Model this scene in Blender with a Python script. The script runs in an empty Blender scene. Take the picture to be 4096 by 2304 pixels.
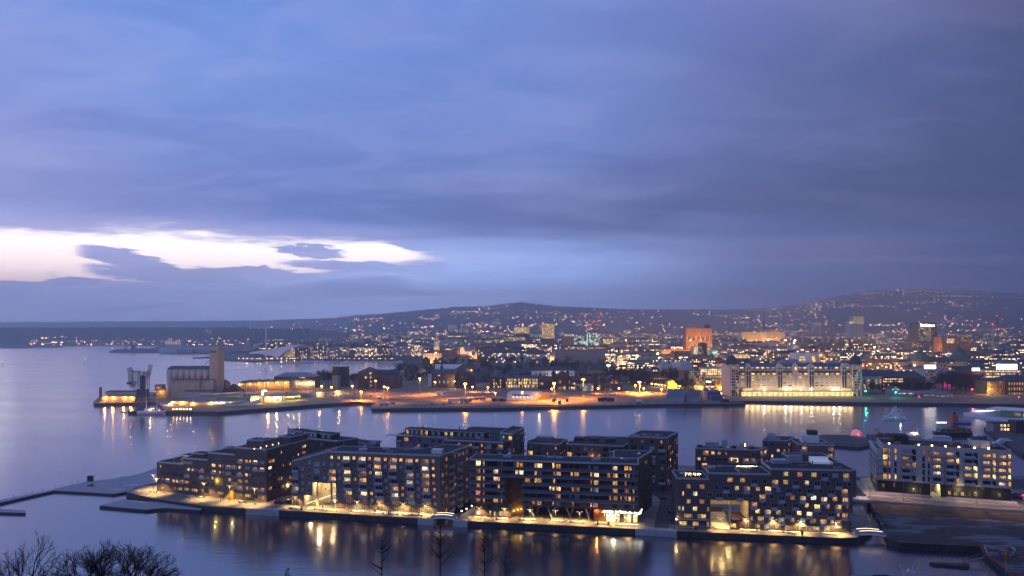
import bpy, math, random
LAMP_W = 6500.0
from mathutils import Vector, Matrix
R = random.Random(7)
scn = bpy.context.scene
COL = scn.collection
# ---------------------------------------------------------------- camera
F, H, YH, CX = 2730.0, 75.0, 1320.0, 2048.0      # focal length in photo pixels, eye height (m), eye level row, centre column
cam = bpy.data.cameras.new('camera')
cam_ob = bpy.data.objects.new('camera', cam); COL.objects.link(cam_ob)
cam.sensor_width = 36; cam.lens = 36 * F / 4096
cam.shift_y = 168 / 4096.0
cam.clip_start = 0.5; cam.clip_end = 40000
cam_ob.location = (0, 0, H); cam_ob.rotation_euler = (math.radians(90), 0, 0)
scn.camera = cam_ob
# ---------------------------------------------------------------- look
scn.view_settings.view_transform = 'Standard'; scn.view_settings.look = 'None'
scn.view_settings.exposure = 0.0; scn.view_settings.gamma = 1.0
scn.cycles.max_bounces = 6; scn.cycles.diffuse_bounces = 2; scn.cycles.glossy_bounces = 3
scn.cycles.transmission_bounces = 3; scn.cycles.volume_bounces = 1
scn.cycles.transparent_max_bounces = 8
scn.cycles.sample_clamp_indirect = 4.0
scn.cycles.caustics_reflective = True

def lin(c):
 return tuple((v / 255 / 12.92) if v / 255 <= .04045 else ((v / 255 + .055) / 1.055) ** 2.4 for v in c) + (1,)

class NT:
 """small node helper"""
 def __init__(s, tree): s.t = tree; s.n = tree.nodes; s.l = tree.links
 def link(s, a, b): s.l.new(a, b)
 def new(s, typ, **k):
  n = s.n.new(typ)
  for a, b in k.items(): setattr(n, a, b)
  return n
 def put(s, sock, v):
  if hasattr(v, 'is_output') or isinstance(v, bpy.types.NodeSocket): s.link(v, sock)
  elif v is not None: sock.default_value = v
 def m(s, op, a, b=None, c=None, clamp=False):
  n = s.new('ShaderNodeMath', operation=op); n.use_clamp = clamp
  for i, v in enumerate((a, b, c)):
   if v is not None: s.put(n.inputs[i], v)
  return n.outputs[0]
 def mr(s, v, a, b, c=0., d=1., smooth=False):
  n = s.new('ShaderNodeMapRange'); n.interpolation_type = 'SMOOTHSTEP' if smooth else 'LINEAR'
  for i, x in enumerate((v, a, b, c, d)): s.put(n.inputs[i], x)
  return n.outputs[0]
 def mix(s, f, a, b, mode='MIX'):
  n = s.new('ShaderNodeMix', data_type='RGBA'); n.blend_type = mode
  s.put(n.inputs[0], f); s.put(n.inputs[6], a); s.put(n.inputs[7], b)
  return n.outputs[2]
 def ramp(s, f, stops, interp='LINEAR'):
  n = s.new('ShaderNodeValToRGB'); cr = n.color_ramp; cr.interpolation = interp
  while len(cr.elements) > len(stops): cr.elements.remove(cr.elements[-1])
  while len(cr.elements) < len(stops): cr.elements.new(1)
  for e, (p, c) in zip(cr.elements, stops): e.position = p; e.color = c
  s.put(n.inputs[0], f); return n.outputs[0]
 def noise(s, vec=None, scale=1., detail=3., rough=.5, dist=0.):
  n = s.new('ShaderNodeTexNoise'); n.inputs['Scale'].default_value = scale
  n.inputs['Detail'].default_value = detail; n.inputs['Roughness'].default_value = rough
  n.inputs['Distortion'].default_value = dist
  if vec is not None: s.link(vec, n.inputs['Vector'])
  return n.outputs[0]
 def sep(s, v):
  n = s.new('ShaderNodeSeparateXYZ'); s.link(v, n.inputs[0]); return n.outputs
 def comb(s, x, y, z=0.):
  n = s.new('ShaderNodeCombineXYZ')
  for i, v in enumerate((x, y, z)): s.put(n.inputs[i], v)
  return n.outputs[0]
 def curve(s, f, pts):
  n = s.new('ShaderNodeFloatCurve'); c = n.mapping.curves[0]
  while len(c.points) < len(pts): c.points.new(.5, .5)
  for p, q in zip(c.points, pts): p.location = q; p.handle_type = 'VECTOR'
  n.mapping.update(); s.put(n.inputs['Value'], f); return n.outputs[0]

# ---------------------------------------------------------------- sky: dusk, cloud deck with a bright gap low in the west
def sky_te(px, py):
 tx = (px - CX) / F; az = math.atan(tx)
 return az / 1.4 + .5, (YH - py) / F * math.cos(az)
world = bpy.data.worlds.new('World'); scn.world = world; world.use_nodes = True
wt = NT(world.node_tree); wt.n.clear()
geo = wt.new('ShaderNodeTexCoord').outputs['Generated']
dx, dy, dz = wt.sep(geo)
az = wt.m('ARCTAN2', dx, dy)
T = wt.m('ADD', wt.m('DIVIDE', az, 1.4), .5, clamp=True)
hor = wt.m('SQRT', wt.m('ADD', wt.m('MULTIPLY', dx, dx), wt.m('MULTIPLY', dy, dy)))
E = wt.m('DIVIDE', dz, wt.m('MAXIMUM', hor, .05))
def row(pts, k=1.): return wt.ramp(T, [(sky_te(x, 0)[0], tuple(v * (k if x < 2500 else 1) for v in lin(c)[:3]) + (1,)) for x, c in pts])
r_low = row([(0, (184, 184, 232)), (1000, (180, 190, 240)), (1700, (174, 194, 246)), (2300, (150, 174, 232)), (3000, (112, 128, 186)), (4096, (56, 66, 114))], 2.15)
r_850 = row([(0, (140, 146, 200)), (600, (114, 128, 190)), (1200, (98, 116, 184)), (2000, (82, 100, 158)), (3000, (68, 79, 120)), (4096, (52, 60, 92))])
r_400 = row([(0, (122, 138, 200)), (700, (108, 138, 204)), (1500, (106, 132, 196)), (2200, (100, 124, 190)), (3000, (84, 98, 150)), (4096, (62, 70, 108))])
r_top = row([(0, (92, 130, 200)), (1000, (98, 136, 206)), (2000, (106, 132, 196)), (3000, (104, 114, 170)), (4096, (82, 82, 120))])
zc = wt.m('ADD', wt.m('MAXIMUM', dz, 0.), .13)
cp = wt.comb(wt.m('DIVIDE', dx, zc), wt.m('DIVIDE', dy, zc))
mp = wt.new('ShaderNodeMapping'); mp.inputs['Rotation'].default_value = (0, 0, math.radians(28)); mp.inputs['Scale'].default_value = (.50, .95, 1)
wt.link(cp, mp.inputs[0])
n1 = wt.noise(mp.outputs[0], 1.35, 4, .48, .5)
e_w = wt.m('ADD', E, wt.mr(n1, 0, 1, -.06, .06))
c = wt.mix(wt.mr(e_w, .07, .165, smooth=True), r_low, r_850)
c = wt.mix(wt.mr(e_w, .17, .30, smooth=True), c, r_400)
c = wt.mix(wt.mr(e_w, .33, .47, smooth=True), c, r_top)
# soft wisps: paler and pinker left, barely there on the right
wl = wt.m('MULTIPLY', wt.mr(n1, .46, .78, smooth=True), wt.mr(T, .1, .7, .66, .10))
c = wt.mix(wl, c, lin((184, 182, 222)))
wd = wt.m('MULTIPLY', wt.mr(n1, .50, .30, smooth=True), wt.mr(T, .1, .9, .50, .25))
c = wt.mix(wd, c, lin((84, 98, 170)))
n4 = wt.noise(mp.outputs[0], 4.2, 5, .6, .9)
c = wt.mix(wt.m('MULTIPLY', wt.mr(n4, .45, .75, smooth=True), .16), c, wt.mix(.0, lin((92, 98, 142)), lin((92, 98, 142))))
c = wt.mix(wt.m('MULTIPLY', wt.mr(n4, .56, .34, smooth=True), wt.mr(T, .2, .8, .26, .06)), c, lin((158, 166, 214)))
# faint city glow on the cloud base, right of centre
gx, gy = sky_te(3180, 1010)
gl = wt.m('ADD', wt.m('POWER', wt.m('DIVIDE', wt.m('SUBTRACT', T, gx), .13), 2.), wt.m('POWER', wt.m('DIVIDE', wt.m('SUBTRACT', E, gy), .028), 2.))
c = wt.mix(wt.mr(gl, 0, 1, .38, 0, smooth=True), c, lin((134, 128, 164)))
# the gap
n2 = wt.noise(wt.comb(wt.m('MULTIPLY', T, 9.), wt.m('MULTIPLY', E, 46.)), 1.0, 6, .6, .3)
n3 = wt.noise(wt.comb(wt.m('MULTIPLY', T, 34.), wt.m('MULTIPLY', E, 190.)), 1.0, 8, .68, .5)
n2c = wt.m('ADD', wt.m('SUBTRACT', n2, .5), wt.m('MULTIPLY', wt.m('SUBTRACT', n3, .5), .95))
ew = wt.m('ADD', E, wt.m('MULTIPLY', n2c, .034))
def edge(pts):
 q = [sky_te(x, y) for x, y in pts]
 return wt.m('MULTIPLY', wt.curve(T, [(a, b * 4) for a, b in q]), .25)
top = edge([(-600, 860), (0, 903), (500, 905), (1000, 942), (1300, 948), (1600, 962), (1720, 1015), (1800, 1030), (4000, 1036)])
bot = edge([(-600, 1170), (0, 1150), (250, 1132), (700, 1128), (1000, 1118), (1260, 1112), (1340, 1090), (1500, 1052), (1700, 1044), (1800, 1032), (4000, 1030)])
gm = wt.m('MULTIPLY', wt.mr(wt.m('SUBTRACT', top, ew), -.006, .016, smooth=True), wt.mr(wt.m('SUBTRACT', ew, bot), -.004, .009, smooth=True))
def blob(px, py, rx, ry, tilt=0.):
 t, e = sky_te(px, py); t2 = sky_te(px + rx, py)[0] - t; e2 = ry / F
 a = wt.m('DIVIDE', wt.m('SUBTRACT', T, t), t2)
 b = wt.m('DIVIDE', wt.m('ADD', wt.m('SUBTRACT', ew, e), wt.m('MULTIPLY', a, tilt * e2)), e2)
 return wt.mr(wt.m('ADD', wt.m('MULTIPLY', a, a), wt.m('MULTIPLY', b, b)), 1.3, .55, smooth=True)
bl = None
for args in [(540, 1048, 215, 34, .9), (700, 1096, 330, 26, .1), (1010, 1098, 240, 24, .5), (1230, 1000, 150, 19, .5), (1400, 1060, 270, 24, -.1), (300, 1128, 110, 18, 0), (70, 1130, 110, 9, 0),
    (1660, 980, 110, 24, .2)]:
 b = blob(*args); bl = b if bl is None else wt.m('MAXIMUM', bl, b)
gm = wt.m('MULTIPLY', gm, wt.m('SUBTRACT', 1., wt.m('MULTIPLY', bl, .97)))
sky = wt.new('ShaderNodeTexSky', sky_type='NISHITA'); sky.sun_disc = False
SUN_EL, SUN_AZ = math.radians(1.0), math.radians(-42)
sky.sun_elevation = SUN_EL; sky.sun_rotation = SUN_AZ
clear = wt.ramp(wt.mr(E, .04, .15), [(0, (2.0, 1.25, 1.05, 1)), (.3, (2.4, 2.0, 1.7, 1)), (1, (2.1, 1.95, 1.85, 1))])
clear = wt.mix(.04, clear, sky.outputs[0], 'ADD')
c = wt.mix(gm, c, clear)
# pale rim of cloud round the gap
rim = wt.m('MULTIPLY', wt.mr(wt.m('SUBTRACT', top, ew), -.022, .0, smooth=True), wt.mr(wt.m('SUBTRACT', ew, bot), -.012, .004, smooth=True))
rim = wt.m('MULTIPLY', wt.m('MULTIPLY', rim, wt.m('SUBTRACT', 1., gm)), wt.mr(T, .48, .2, .0, .75))
c = wt.mix(rim, c, lin((192, 182, 220)))
# below the horizon
c = wt.mix(wt.mr(E, -.02, -.002), lin((60, 66, 110)), c)
bg = wt.new('ShaderNodeBackground'); wt.link(c, bg.inputs[0]); bg.inputs[1].default_value = 1.36
wo = wt.new('ShaderNodeOutputWorld'); wt.link(bg.outputs[0], wo.inputs[0])
# a last trace of low light from the gap in the west: broad and weak
sl = bpy.data.lights.new('sun', 'SUN'); sl.energy = 0.05; sl.angle = math.radians(12); sl.color = (1.0, .90, .88)
so = bpy.data.objects.new('sun', sl); COL.objects.link(so)
sd = Vector((math.sin(SUN_AZ) * math.cos(.10), math.cos(SUN_AZ) * math.cos(.10), math.sin(.10)))
so.rotation_euler = sd.to_track_quat('Z', 'Y').to_euler(); so.location = (0, 0, 400)

# ---------------------------------------------------------------- geometry helpers
Q = 2.2                                            # quay level above the water
def gp(px, py, z=Q):
 D = F * (H - z) / (py - YH); return Vector(((px - CX) * D / F, D, z))
def at(px, py, D): return Vector(((px - CX) * D / F, D, H - (py - YH) * D / F))
def zx(x0, y0, k): return lambda x, y: (x0 + x / k, y0 + y / k)
z1, z2, z3, z4 = zx(0, 1650, 2.2158), zx(550, 1650, 3.22), zx(1100, 1700, 3.0306), zx(1850, 1750, 3.0306)
z5, z6 = zx(2650, 1700, 2.8975), zx(3350, 1600, 2.0576)
za, zb, zc_, zd = zx(350, 1350, 3.68), zx(950, 1350, 3.22), zx(1650, 1350, 3.22), zx(2350, 1250, 3.22)
ze, zg = zx(2800, 1250, 3.623), zx(3400, 1150, 2.898)

class MB:
 """mesh collector: many shapes -> one mesh object"""
 def __init__(s): s.v = []; s.f = []; s.mi = []; s.cur = 0; s.uv = None
 def mat(s, i): s.cur = i; return s
 def face(s, pts, mi=None):
  b = len(s.v); s.v.extend(tuple(p) for p in pts); s.f.append(tuple(range(b, b + len(pts)))); s.mi.append(s.cur if mi is None else mi)
 def box(s, x0, x1, y0, y1, z0, z1, M=None):
  P = [Vector(p) for p in ((x0, y0, z0), (x1, y0, z0), (x1, y1, z0), (x0, y1, z0), (x0, y0, z1), (x1, y0, z1), (x1, y1, z1), (x0, y1, z1))]
  if M is not None: P = [M @ p for p in P]
  b = len(s.v); s.v.extend(tuple(p) for p in P)
  for q in ((0, 3, 2, 1), (4, 5, 6, 7), (0, 1, 5, 4), (1, 2, 6, 5), (2, 3, 7, 6), (3, 0, 4, 7)):
   s.f.append(tuple(b + i for i in q)); s.mi.append(s.cur)
  return s
 def prism(s, poly, z0, z1, bottom=True, top=True):
  n = len(poly)
  a0 = z0 if hasattr(z0, '__len__') else [z0] * n
  a1 = z1 if hasattr(z1, '__len__') else [z1] * n
  b = len(s.v)
  s.v.extend((p[0], p[1], a0[i]) for i, p in enumerate(poly)); s.v.extend((p[0], p[1], a1[i]) for i, p in enumerate(poly))
  for i in range(n):
   j = (i + 1) % n; s.f.append((b + i, b + j, b + n + j, b + n + i)); s.mi.append(s.cur)
  if top: s.f.append(tuple(b + n + i for i in range(n))); s.mi.append(s.cur)
  if bottom: s.f.append(tuple(b + n - 1 - i for i in range(n))); s.mi.append(s.cur)
  return s
 def tube(s, a, b_, r0, r1=None, n=6, cap=True):
  a = Vector(a); b_ = Vector(b_); r1 = r0 if r1 is None else r1
  d = b_ - a
  if d.length < 1e-6: return s
  d.normalize(); u = d.orthogonal().normalized(); w = d.cross(u); k = len(s.v)
  for p, r in ((a, r0), (b_, r1)):
   for i in range(n):
    t = 2 * math.pi * i / n; s.v.append(tuple(p + (u * math.cos(t) + w * math.sin(t)) * r))
  for i in range(n):
   j = (i + 1) % n; s.f.append((k + i, k + j, k + n + j, k + n + i)); s.mi.append(s.cur)
  if cap:
   s.f.append(tuple(k + n - 1 - i for i in range(n))); s.mi.append(s.cur)
   s.f.append(tuple(k + n + i for i in range(n))); s.mi.append(s.cur)
  return s
 def lathe(s, c, prof, n=12):
  k = len(s.v); c = Vector(c)
  for r, z in prof:
   for i in range(n):
    t = 2 * math.pi * i / n; s.v.append((c.x + r * math.cos(t), c.y + r * math.sin(t), c.z + z))
  for q in range(len(prof) - 1):
   for i in range(n):
    j = (i + 1) % n; s.f.append((k + q * n + i, k + q * n + j, k + (q + 1) * n + j, k + (q + 1) * n + i)); s.mi.append(s.cur)
  s.f.append(tuple(k + n - 1 - i for i in range(n))); s.mi.append(s.cur)
  e = k + (len(prof) - 1) * n; s.f.append(tuple(e + i for i in range(n))); s.mi.append(s.cur)
  return s
 def gable(s, x0, x1, y0, y1, z0, z1, along='x', M=None, hip=0.):
  """roof solid: ridge along x or y"""
  if along == 'x':
   ym = (y0 + y1) / 2; P = [(x0, y0, z0), (x1, y0, z0), (x1, y1, z0), (x0, y1, z0), (x0 + hip, ym, z1), (x1 - hip, ym, z1)]
   Fs = [(0, 3, 2, 1), (0, 1, 5, 4), (2, 3, 4, 5), (1, 2, 5), (3, 0, 4)]
  else:
   xm = (x0 + x1) / 2; P = [(x0, y0, z0), (x1, y0, z0), (x1, y1, z0), (x0, y1, z0), (xm, y0 + hip, z1), (xm, y1 - hip, z1)]
   Fs = [(0, 3, 2, 1), (1, 2, 5, 4), (3, 0, 4, 5), (0, 1, 4), (2, 3, 5)]
  P = [Vector(p) for p in P]
  if M is not None: P = [M @ p for p in P]
  b = len(s.v); s.v.extend(tuple(p) for p in P)
  for q in Fs: s.f.append(tuple(b + i for i in q)); s.mi.append(s.cur)
  return s
 def pyramid(s, x0, x1, y0, y1, z0, z1):
  b = len(s.v); s.v.extend([(x0, y0, z0), (x1, y0, z0), (x1, y1, z0), (x0, y1, z0), ((x0 + x1) / 2, (y0 + y1) / 2, z1)])
  for q in ((0, 3, 2, 1), (0, 1, 4), (1, 2, 4), (2, 3, 4), (3, 0, 4)): s.f.append(tuple(b + i for i in q)); s.mi.append(s.cur)
  return s
 def mesh(s, name, mats, org=(0, 0, 0), smooth=False, uv=False):
  me = bpy.data.meshes.new(name)
  o = org
  me.from_pydata([(x - o[0], y - o[1], z - o[2]) for x, y, z in s.v], [], s.f)
  for m in (mats if isinstance(mats, (list, tuple)) else [mats]): me.materials.append(m)
  if any(s.mi): me.polygons.foreach_set('material_index', s.mi)
  if smooth: me.polygons.foreach_set('use_smooth', [True] * len(s.f))
  if uv:
   ul = me.uv_layers.new(name='UVMap'); vs = s.v
   dat = []
   for f in s.f:
    p = [Vector(vs[i]) for i in f]
    n = (p[1] - p[0]).cross(p[2] - p[0]); 
    if abs(n.z) < .3 * n.length + 1e-9:
     t = Vector((-n.y, n.x, 0)); t = t.normalized() if t.length > 1e-9 else Vector((1, 0, 0))
     off = (n.x * 7.3 + n.y * 3.1) / (n.length + 1e-9)
     for q in p: dat += [(q - p[0]).dot(t) + 5.3 * off, q.z - o[2]]
    else:
     for q in p: dat += [q.x, q.y]
   ul.data.foreach_set('uv', dat)
  me.update(); return me
 def build(s, name, mats, parent=None, org=None, smooth=False, uv=False, **k):
  """org: world point the mesh is stored about (the parent's base by default)"""
  if org is None: org = parent.get('_o', (0, 0, 0)) if parent is not None else (0, 0, 0)
  ob = bpy.data.objects.new(name, s.mesh(name, mats, org, smooth, uv)); COL.objects.link(ob)
  if parent is not None: ob.parent = parent
  else: ob.location = org
  return ob

def tag(o, label=None, cat=None, group=None, kind=None):
 if label: o['label'] = label
 if cat: o['category'] = cat
 if group: o['group'] = group
 if kind: o['kind'] = kind
 return o
def thing(name, loc, label, cat, group=None):
 o = bpy.data.objects.new(name, None); COL.objects.link(o); o.location = loc; o.empty_display_size = .5
 o['_o'] = tuple(loc); return tag(o, label, cat, group)
def inst(me, name, parent, loc, rz=0., scale=None):
 o = bpy.data.objects.new(name, me); COL.objects.link(o); o.parent = parent; o.location = loc; o.rotation_euler = (0, 0, rz)
 if scale: o.scale = scale
 return o
def copy_tree(o, parent=None):
 c = o.copy(); COL.objects.link(c)
 if parent is not None: c.parent = parent
 for ch in list(o.children): copy_tree(ch, c)
 return c

# ---------------------------------------------------------------- materials
MATS = {}
def mat(name, col, rough=.85, metal=0., var=.18, vscale=.6, emit=None, est=0., spec=.3, bump=0., bscale=20., coord='Object'):
 if name in MATS: return MATS[name]
 m = bpy.data.materials.new(name); m.use_nodes = True; t = NT(m.node_tree); t.n.clear()
 p = t.new('ShaderNodeBsdfPrincipled'); o = t.new('ShaderNodeOutputMaterial'); t.link(p.outputs[0], o.inputs[0])
 tc = t.new('ShaderNodeTexCoord').outputs[coord]
 base = tuple(col[:3]) + (1,)
 if var:
  n = t.noise(tc, vscale, 5, .6)
  c = t.mix(t.mr(n, .3, .7), tuple(v * (1 - var) for v in base[:3]) + (1,), tuple(min(1, v * (1 + var)) for v in base[:3]) + (1,))
  t.link(c, p.inputs['Base Color'])
 else: p.inputs['Base Color'].default_value = base
 p.inputs['Roughness'].default_value = rough; p.inputs['Metallic'].default_value = metal
 p.inputs['Specular IOR Level'].default_value = spec
 if bump:
  bn = t.new('ShaderNodeBump'); bn.inputs['Strength'].default_value = bump; bn.inputs['Distance'].default_value = .1
  t.link(t.noise(tc, bscale, 4, .6), bn.inputs['Height']); t.link(bn.outputs[0], p.inputs['Normal'])
 if emit:
  p.inputs['Emission Color'].default_value = tuple(emit[:3]) + (1,); p.inputs['Emission Strength'].default_value = est
  m.cycles.emission_sampling = 'NONE'
 MATS[name] = m; return m
def brick(name, col, mortar=(.10, .09, .09), sc=1.0, var=.35):
 """brick wall in the mesh's own metres (uses UV)"""
 m = bpy.data.materials.new(name); m.use_nodes = True; t = NT(m.node_tree); t.n.clear()
 p = t.new('ShaderNodeBsdfPrincipled'); o = t.new('ShaderNodeOutputMaterial'); t.link(p.outputs[0], o.inputs[0])
 uv = t.new('ShaderNodeTexCoord').outputs['UV']
 b = t.new('ShaderNodeTexBrick'); t.link(uv, b.inputs[0])
 b.inputs['Scale'].default_value = sc; b.inputs['Brick Width'].default_value = .9; b.inputs['Row Height'].default_value = .3
 b.inputs['Mortar Size'].default_value = .03
 b.inputs['Color1'].default_value = tuple(v * (1 - var) for v in col[:3]) + (1,); b.inputs['Color2'].default_value = tuple(v * (1 + var) for v in col[:3]) + (1,)
 b.inputs['Mortar'].default_value = tuple(mortar) + (1,)
 n = t.noise(uv, .25, 4, .6)
 c = t.mix(t.mr(n, .3, .7, 0, .45), b.outputs[0], tuple(v * .6 for v in col[:3]) + (1,))
 t.link(c, p.inputs['Base Color']); p.inputs['Roughness'].default_value = .85; p.inputs['Specular IOR Level'].default_value = .25
 MATS[name] = m; return m
def lamp_mat(name, col, est, sample=False):
 m = bpy.data.materials.new(name); m.use_nodes = True; t = NT(m.node_tree); t.n.clear()
 e = t.new('ShaderNodeEmission'); o = t.new('ShaderNodeOutputMaterial'); t.link(e.outputs[0], o.inputs[0])
 e.inputs[0].default_value = tuple(col[:3]) + (1,); e.inputs[1].default_value = est
 if not sample: m.cycles.emission_sampling = 'NONE'
 MATS[name] = m; return m
def pane_mat(name, cols, lo, hi, blotch=1.):
 """a lit room behind glass: colour and brightness differ from window to window, blotches for lamps, curtains and furniture"""
 m = bpy.data.materials.new(name); m.use_nodes = True; t = NT(m.node_tree); t.n.clear()
 p = t.new('ShaderNodeBsdfPrincipled'); o = t.new('ShaderNodeOutputMaterial'); t.link(p.outputs[0], o.inputs[0])
 p.inputs['Base Color'].default_value = (.02, .02, .025, 1); p.inputs['Roughness'].default_value = .15
 rnd = t.new('ShaderNodeObjectInfo').outputs['Random']
 tc = t.new('ShaderNodeTexCoord').outputs['Object']
 x, y, z = t.sep(tc)
 v = t.comb(t.m('ADD', x, t.m('MULTIPLY', rnd, 91.)), t.m('ADD', z, t.m('MULTIPLY', rnd, 37.)), y)
 n = t.noise(v, 2.1, 3, .6)
 n2 = t.noise(v, .8, 1, .5)
 k = len(cols)
 c = t.ramp(rnd, [(i / k, cc) for i, cc in enumerate(cols)], 'CONSTANT')
 s = t.mr(n, .36, .66, lo * (1 - .75 * blotch) , hi)
 s = t.m('MULTIPLY', s, t.mr(t.m('FRACT', t.m('MULTIPLY', rnd, 17.7)), 0, 1, .55, 1.15))
 s = t.m('MULTIPLY', s, t.mr(n2, .35, .6, .5, 1.15))
 r2 = t.m('FRACT', t.m('MULTIPLY', rnd, 43.3)); cur = t.m('MULTIPLY', t.m('LESS_THAN', t.m('MULTIPLY', x, t.m('SUBTRACT', t.m('MULTIPLY', t.m('GREATER_THAN', r2, .5), 2.), 1.)), t.mr(r2, 0, 1, -1.0, .1)), .62)
 s = t.m('MULTIPLY', s, t.m('SUBTRACT', 1., cur)); s = t.m('MULTIPLY', s, t.mr(z, -.7, -.1, .62, 1.05, True))
 t.link(c, p.inputs['Emission Color']); t.link(s, p.inputs['Emission Strength'])
 m.cycles.emission_sampling = 'NONE'; MATS[name] = m; return m
# ================================================================ water, ground, hills
def water_material():
 m = bpy.data.materials.new('fjord_water'); m.use_nodes = True; t = NT(m.node_tree); t.n.clear()
 o = t.new('ShaderNodeOutputMaterial'); tc = t.new('ShaderNodeTexCoord').outputs['Object']
 df = t.new('ShaderNodeBsdfDiffuse'); df.inputs[0].default_value = (.010, .018, .040, 1); p = t.new('ShaderNodeBsdfGlossy', distribution='MULTI_GGX'); p.inputs[0].default_value = (1, .97, 1, 1)
 lw = t.new('ShaderNodeLayerWeight').outputs['Facing']; fx = t.new('ShaderNodeMixShader'); t.link(t.m('ADD', .30, t.m('MULTIPLY', .58, t.m('POWER', lw, 4.))), fx.inputs[0]); t.link(df.outputs[0], fx.inputs[1]); t.link(p.outputs[0], fx.inputs[2]); t.link(fx.outputs[0], o.inputs[0])
 mp = t.new('ShaderNodeMapping'); mp.inputs['Scale'].default_value = (.35, 1, 1); t.link(tc, mp.inputs[0])
 big = t.noise(mp.outputs[0], .012, 4, .55)
 t.link(t.mr(big, .35, .65, .15, .22), p.inputs['Roughness'])
 w1 = t.noise(mp.outputs[0], .11, 5, .65); w2 = t.noise(mp.outputs[0], .55, 3, .6)
 hgt = t.m('ADD', t.m('MULTIPLY', w1, .8), t.m('MULTIPLY', w2, .30))
 b = t.new('ShaderNodeBump'); b.inputs['Strength'].default_value = .24; b.inputs['Distance'].default_value = .55
 t.link(hgt, b.inputs['Height']); t.link(b.outputs[0], p.inputs['Normal'])
 return m
g = MB(); g.face([(-14000, -400, 0), (14000, -400, 0), (14000, 15000, 0), (-14000, 15000, 0)])
tag(g.build('water', water_material()), 'calm dark blue fjord water', None, None, 'structure')

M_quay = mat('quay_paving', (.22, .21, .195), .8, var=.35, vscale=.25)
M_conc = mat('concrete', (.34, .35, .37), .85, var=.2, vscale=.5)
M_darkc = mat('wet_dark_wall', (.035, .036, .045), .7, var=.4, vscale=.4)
M_asph = mat('asphalt', (.075, .077, .085), .8, var=.45, vscale=.08)
M_wood = mat('grey_decking', (.33, .34, .38), .75, var=.25, vscale=1.5)
M_earth = mat('brown_earth', (.060, .045, .036), .95, var=.6, vscale=.25)
M_park = mat('winter_ground', (.045, .045, .040), .95, var=.5, vscale=.05)
M_white = mat('white_paint', (.72, .72, .74), .6, var=.06)
M_dark = mat('dark_metal', (.035, .037, .045), .5, .3, var=.1)
M_grey = mat('grey_metal', (.22, .23, .25), .5, .4, var=.1)

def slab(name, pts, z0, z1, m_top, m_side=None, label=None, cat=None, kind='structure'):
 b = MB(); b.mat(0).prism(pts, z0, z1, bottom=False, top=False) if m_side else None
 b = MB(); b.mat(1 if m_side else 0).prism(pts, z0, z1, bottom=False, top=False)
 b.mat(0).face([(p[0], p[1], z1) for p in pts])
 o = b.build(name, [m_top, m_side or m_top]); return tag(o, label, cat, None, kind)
def poly(pxs, z): return [gp(x, y, z)[:2] for x, y in pxs]

# --- the terrain of the city and the hills behind it: one height field in bearing and distance
import bisect
def interp(tab, x):
 if x <= tab[0][0]: return tab[0][1]
 for (a, b), (c, d) in zip(tab, tab[1:]):
  if x <= c: return b + (d - b) * (x - a) / (c - a)
 return tab[-1][1]
SKYL = [(-1500, 1296), (0, 1290), (700, 1284), (1000, 1284), (1300, 1274), (1500, 1263), (1650, 1250), (1800, 1236), (1950, 1228), (2080, 1215), (2180, 1226), (2300, 1236),
  (2600, 1243), (2900, 1245), (3050, 1240), (3180, 1226), (3300, 1203), (3420, 1180), (3550, 1166), (3700, 1160), (3850, 1166), (4096, 1184), (5600, 1230)]
HILLD = [(-1500, 9600), (1000, 9000), (1600, 7200), (2300, 7000), (3000, 8600), (3500, 8200), (5600, 8200)]
# near shore of the city side, as distance by bearing (the big land sheet starts here)
SHORE = [(-1500, 3000), (250, 3150), (950, 3180), (1000, 1750), (1250, 1690), (1600, 1640), (1700, 1500), (1820, 1300)]
from mathutils import noise as mnoise
def smooth(a, b, x):
 t = max(0., min(1., (x - a) / (b - a))); return t * t * (3 - 2 * t)
def terr(px, D):
 """ground height for a bearing (photo column) and distance"""
 zb = 3.0 + 6 * smooth(900, 1500, D) + 12 * smooth(1500, 2600, D) + 16 * smooth(2600, 3600, D)
 if px > 2400: zb += 10 * math.exp(-((px - 3060) / 260.) ** 2) * smooth(1700, 2250, D)
 if px > 1800 and D < 1500: zb += 9 * math.exp(-((px - 2060) / 170.) ** 2 - ((D - 1130) / 150.) ** 2)
 if px < 1950: zb += 12 * math.exp(-((px - 1790) / 130.) ** 2 - ((D - 1240) / 140.) ** 2)
 w = smooth(1250, 1500, px)
 if px < 1500:           # low wooded peninsula in the west, city plain behind
  rid = 3 + 76 * smooth(3200, 3950, D) * (1 - .9 * smooth(4000, 4700, D)) + 26 * smooth(4700, 6500, D)
  zl = rid if px < 1000 else rid * smooth(1750, 3000, D) + 3 * (1 - smooth(1750, 3000, D))
  zb = zb * w + zl * (1 - w)
 Dh = interp(HILLD, px); zt = H + (YH - interp(SKYL, px)) * Dh / F
 t = smooth(3000 if px > 1400 else 4700, Dh, D)
 t = t ** 1.25
 z = zb + (zt - zb) * t
 X = (px - CX) * D / F
 z += (mnoise.noise(Vector((X * .0022, D * .0022, 0))) * 16 + mnoise.noise(Vector((X * .01, D * .01, 3))) * 4) * smooth(3000, 4800, D) * (1 - .6 * smooth(Dh * .9, Dh, D))
 if D > Dh: z -= (D - Dh) * .10
 return z
def P(px, D, dz=0.): return Vector(((px - CX) * D / F, D, terr(px, D) + dz))

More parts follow.
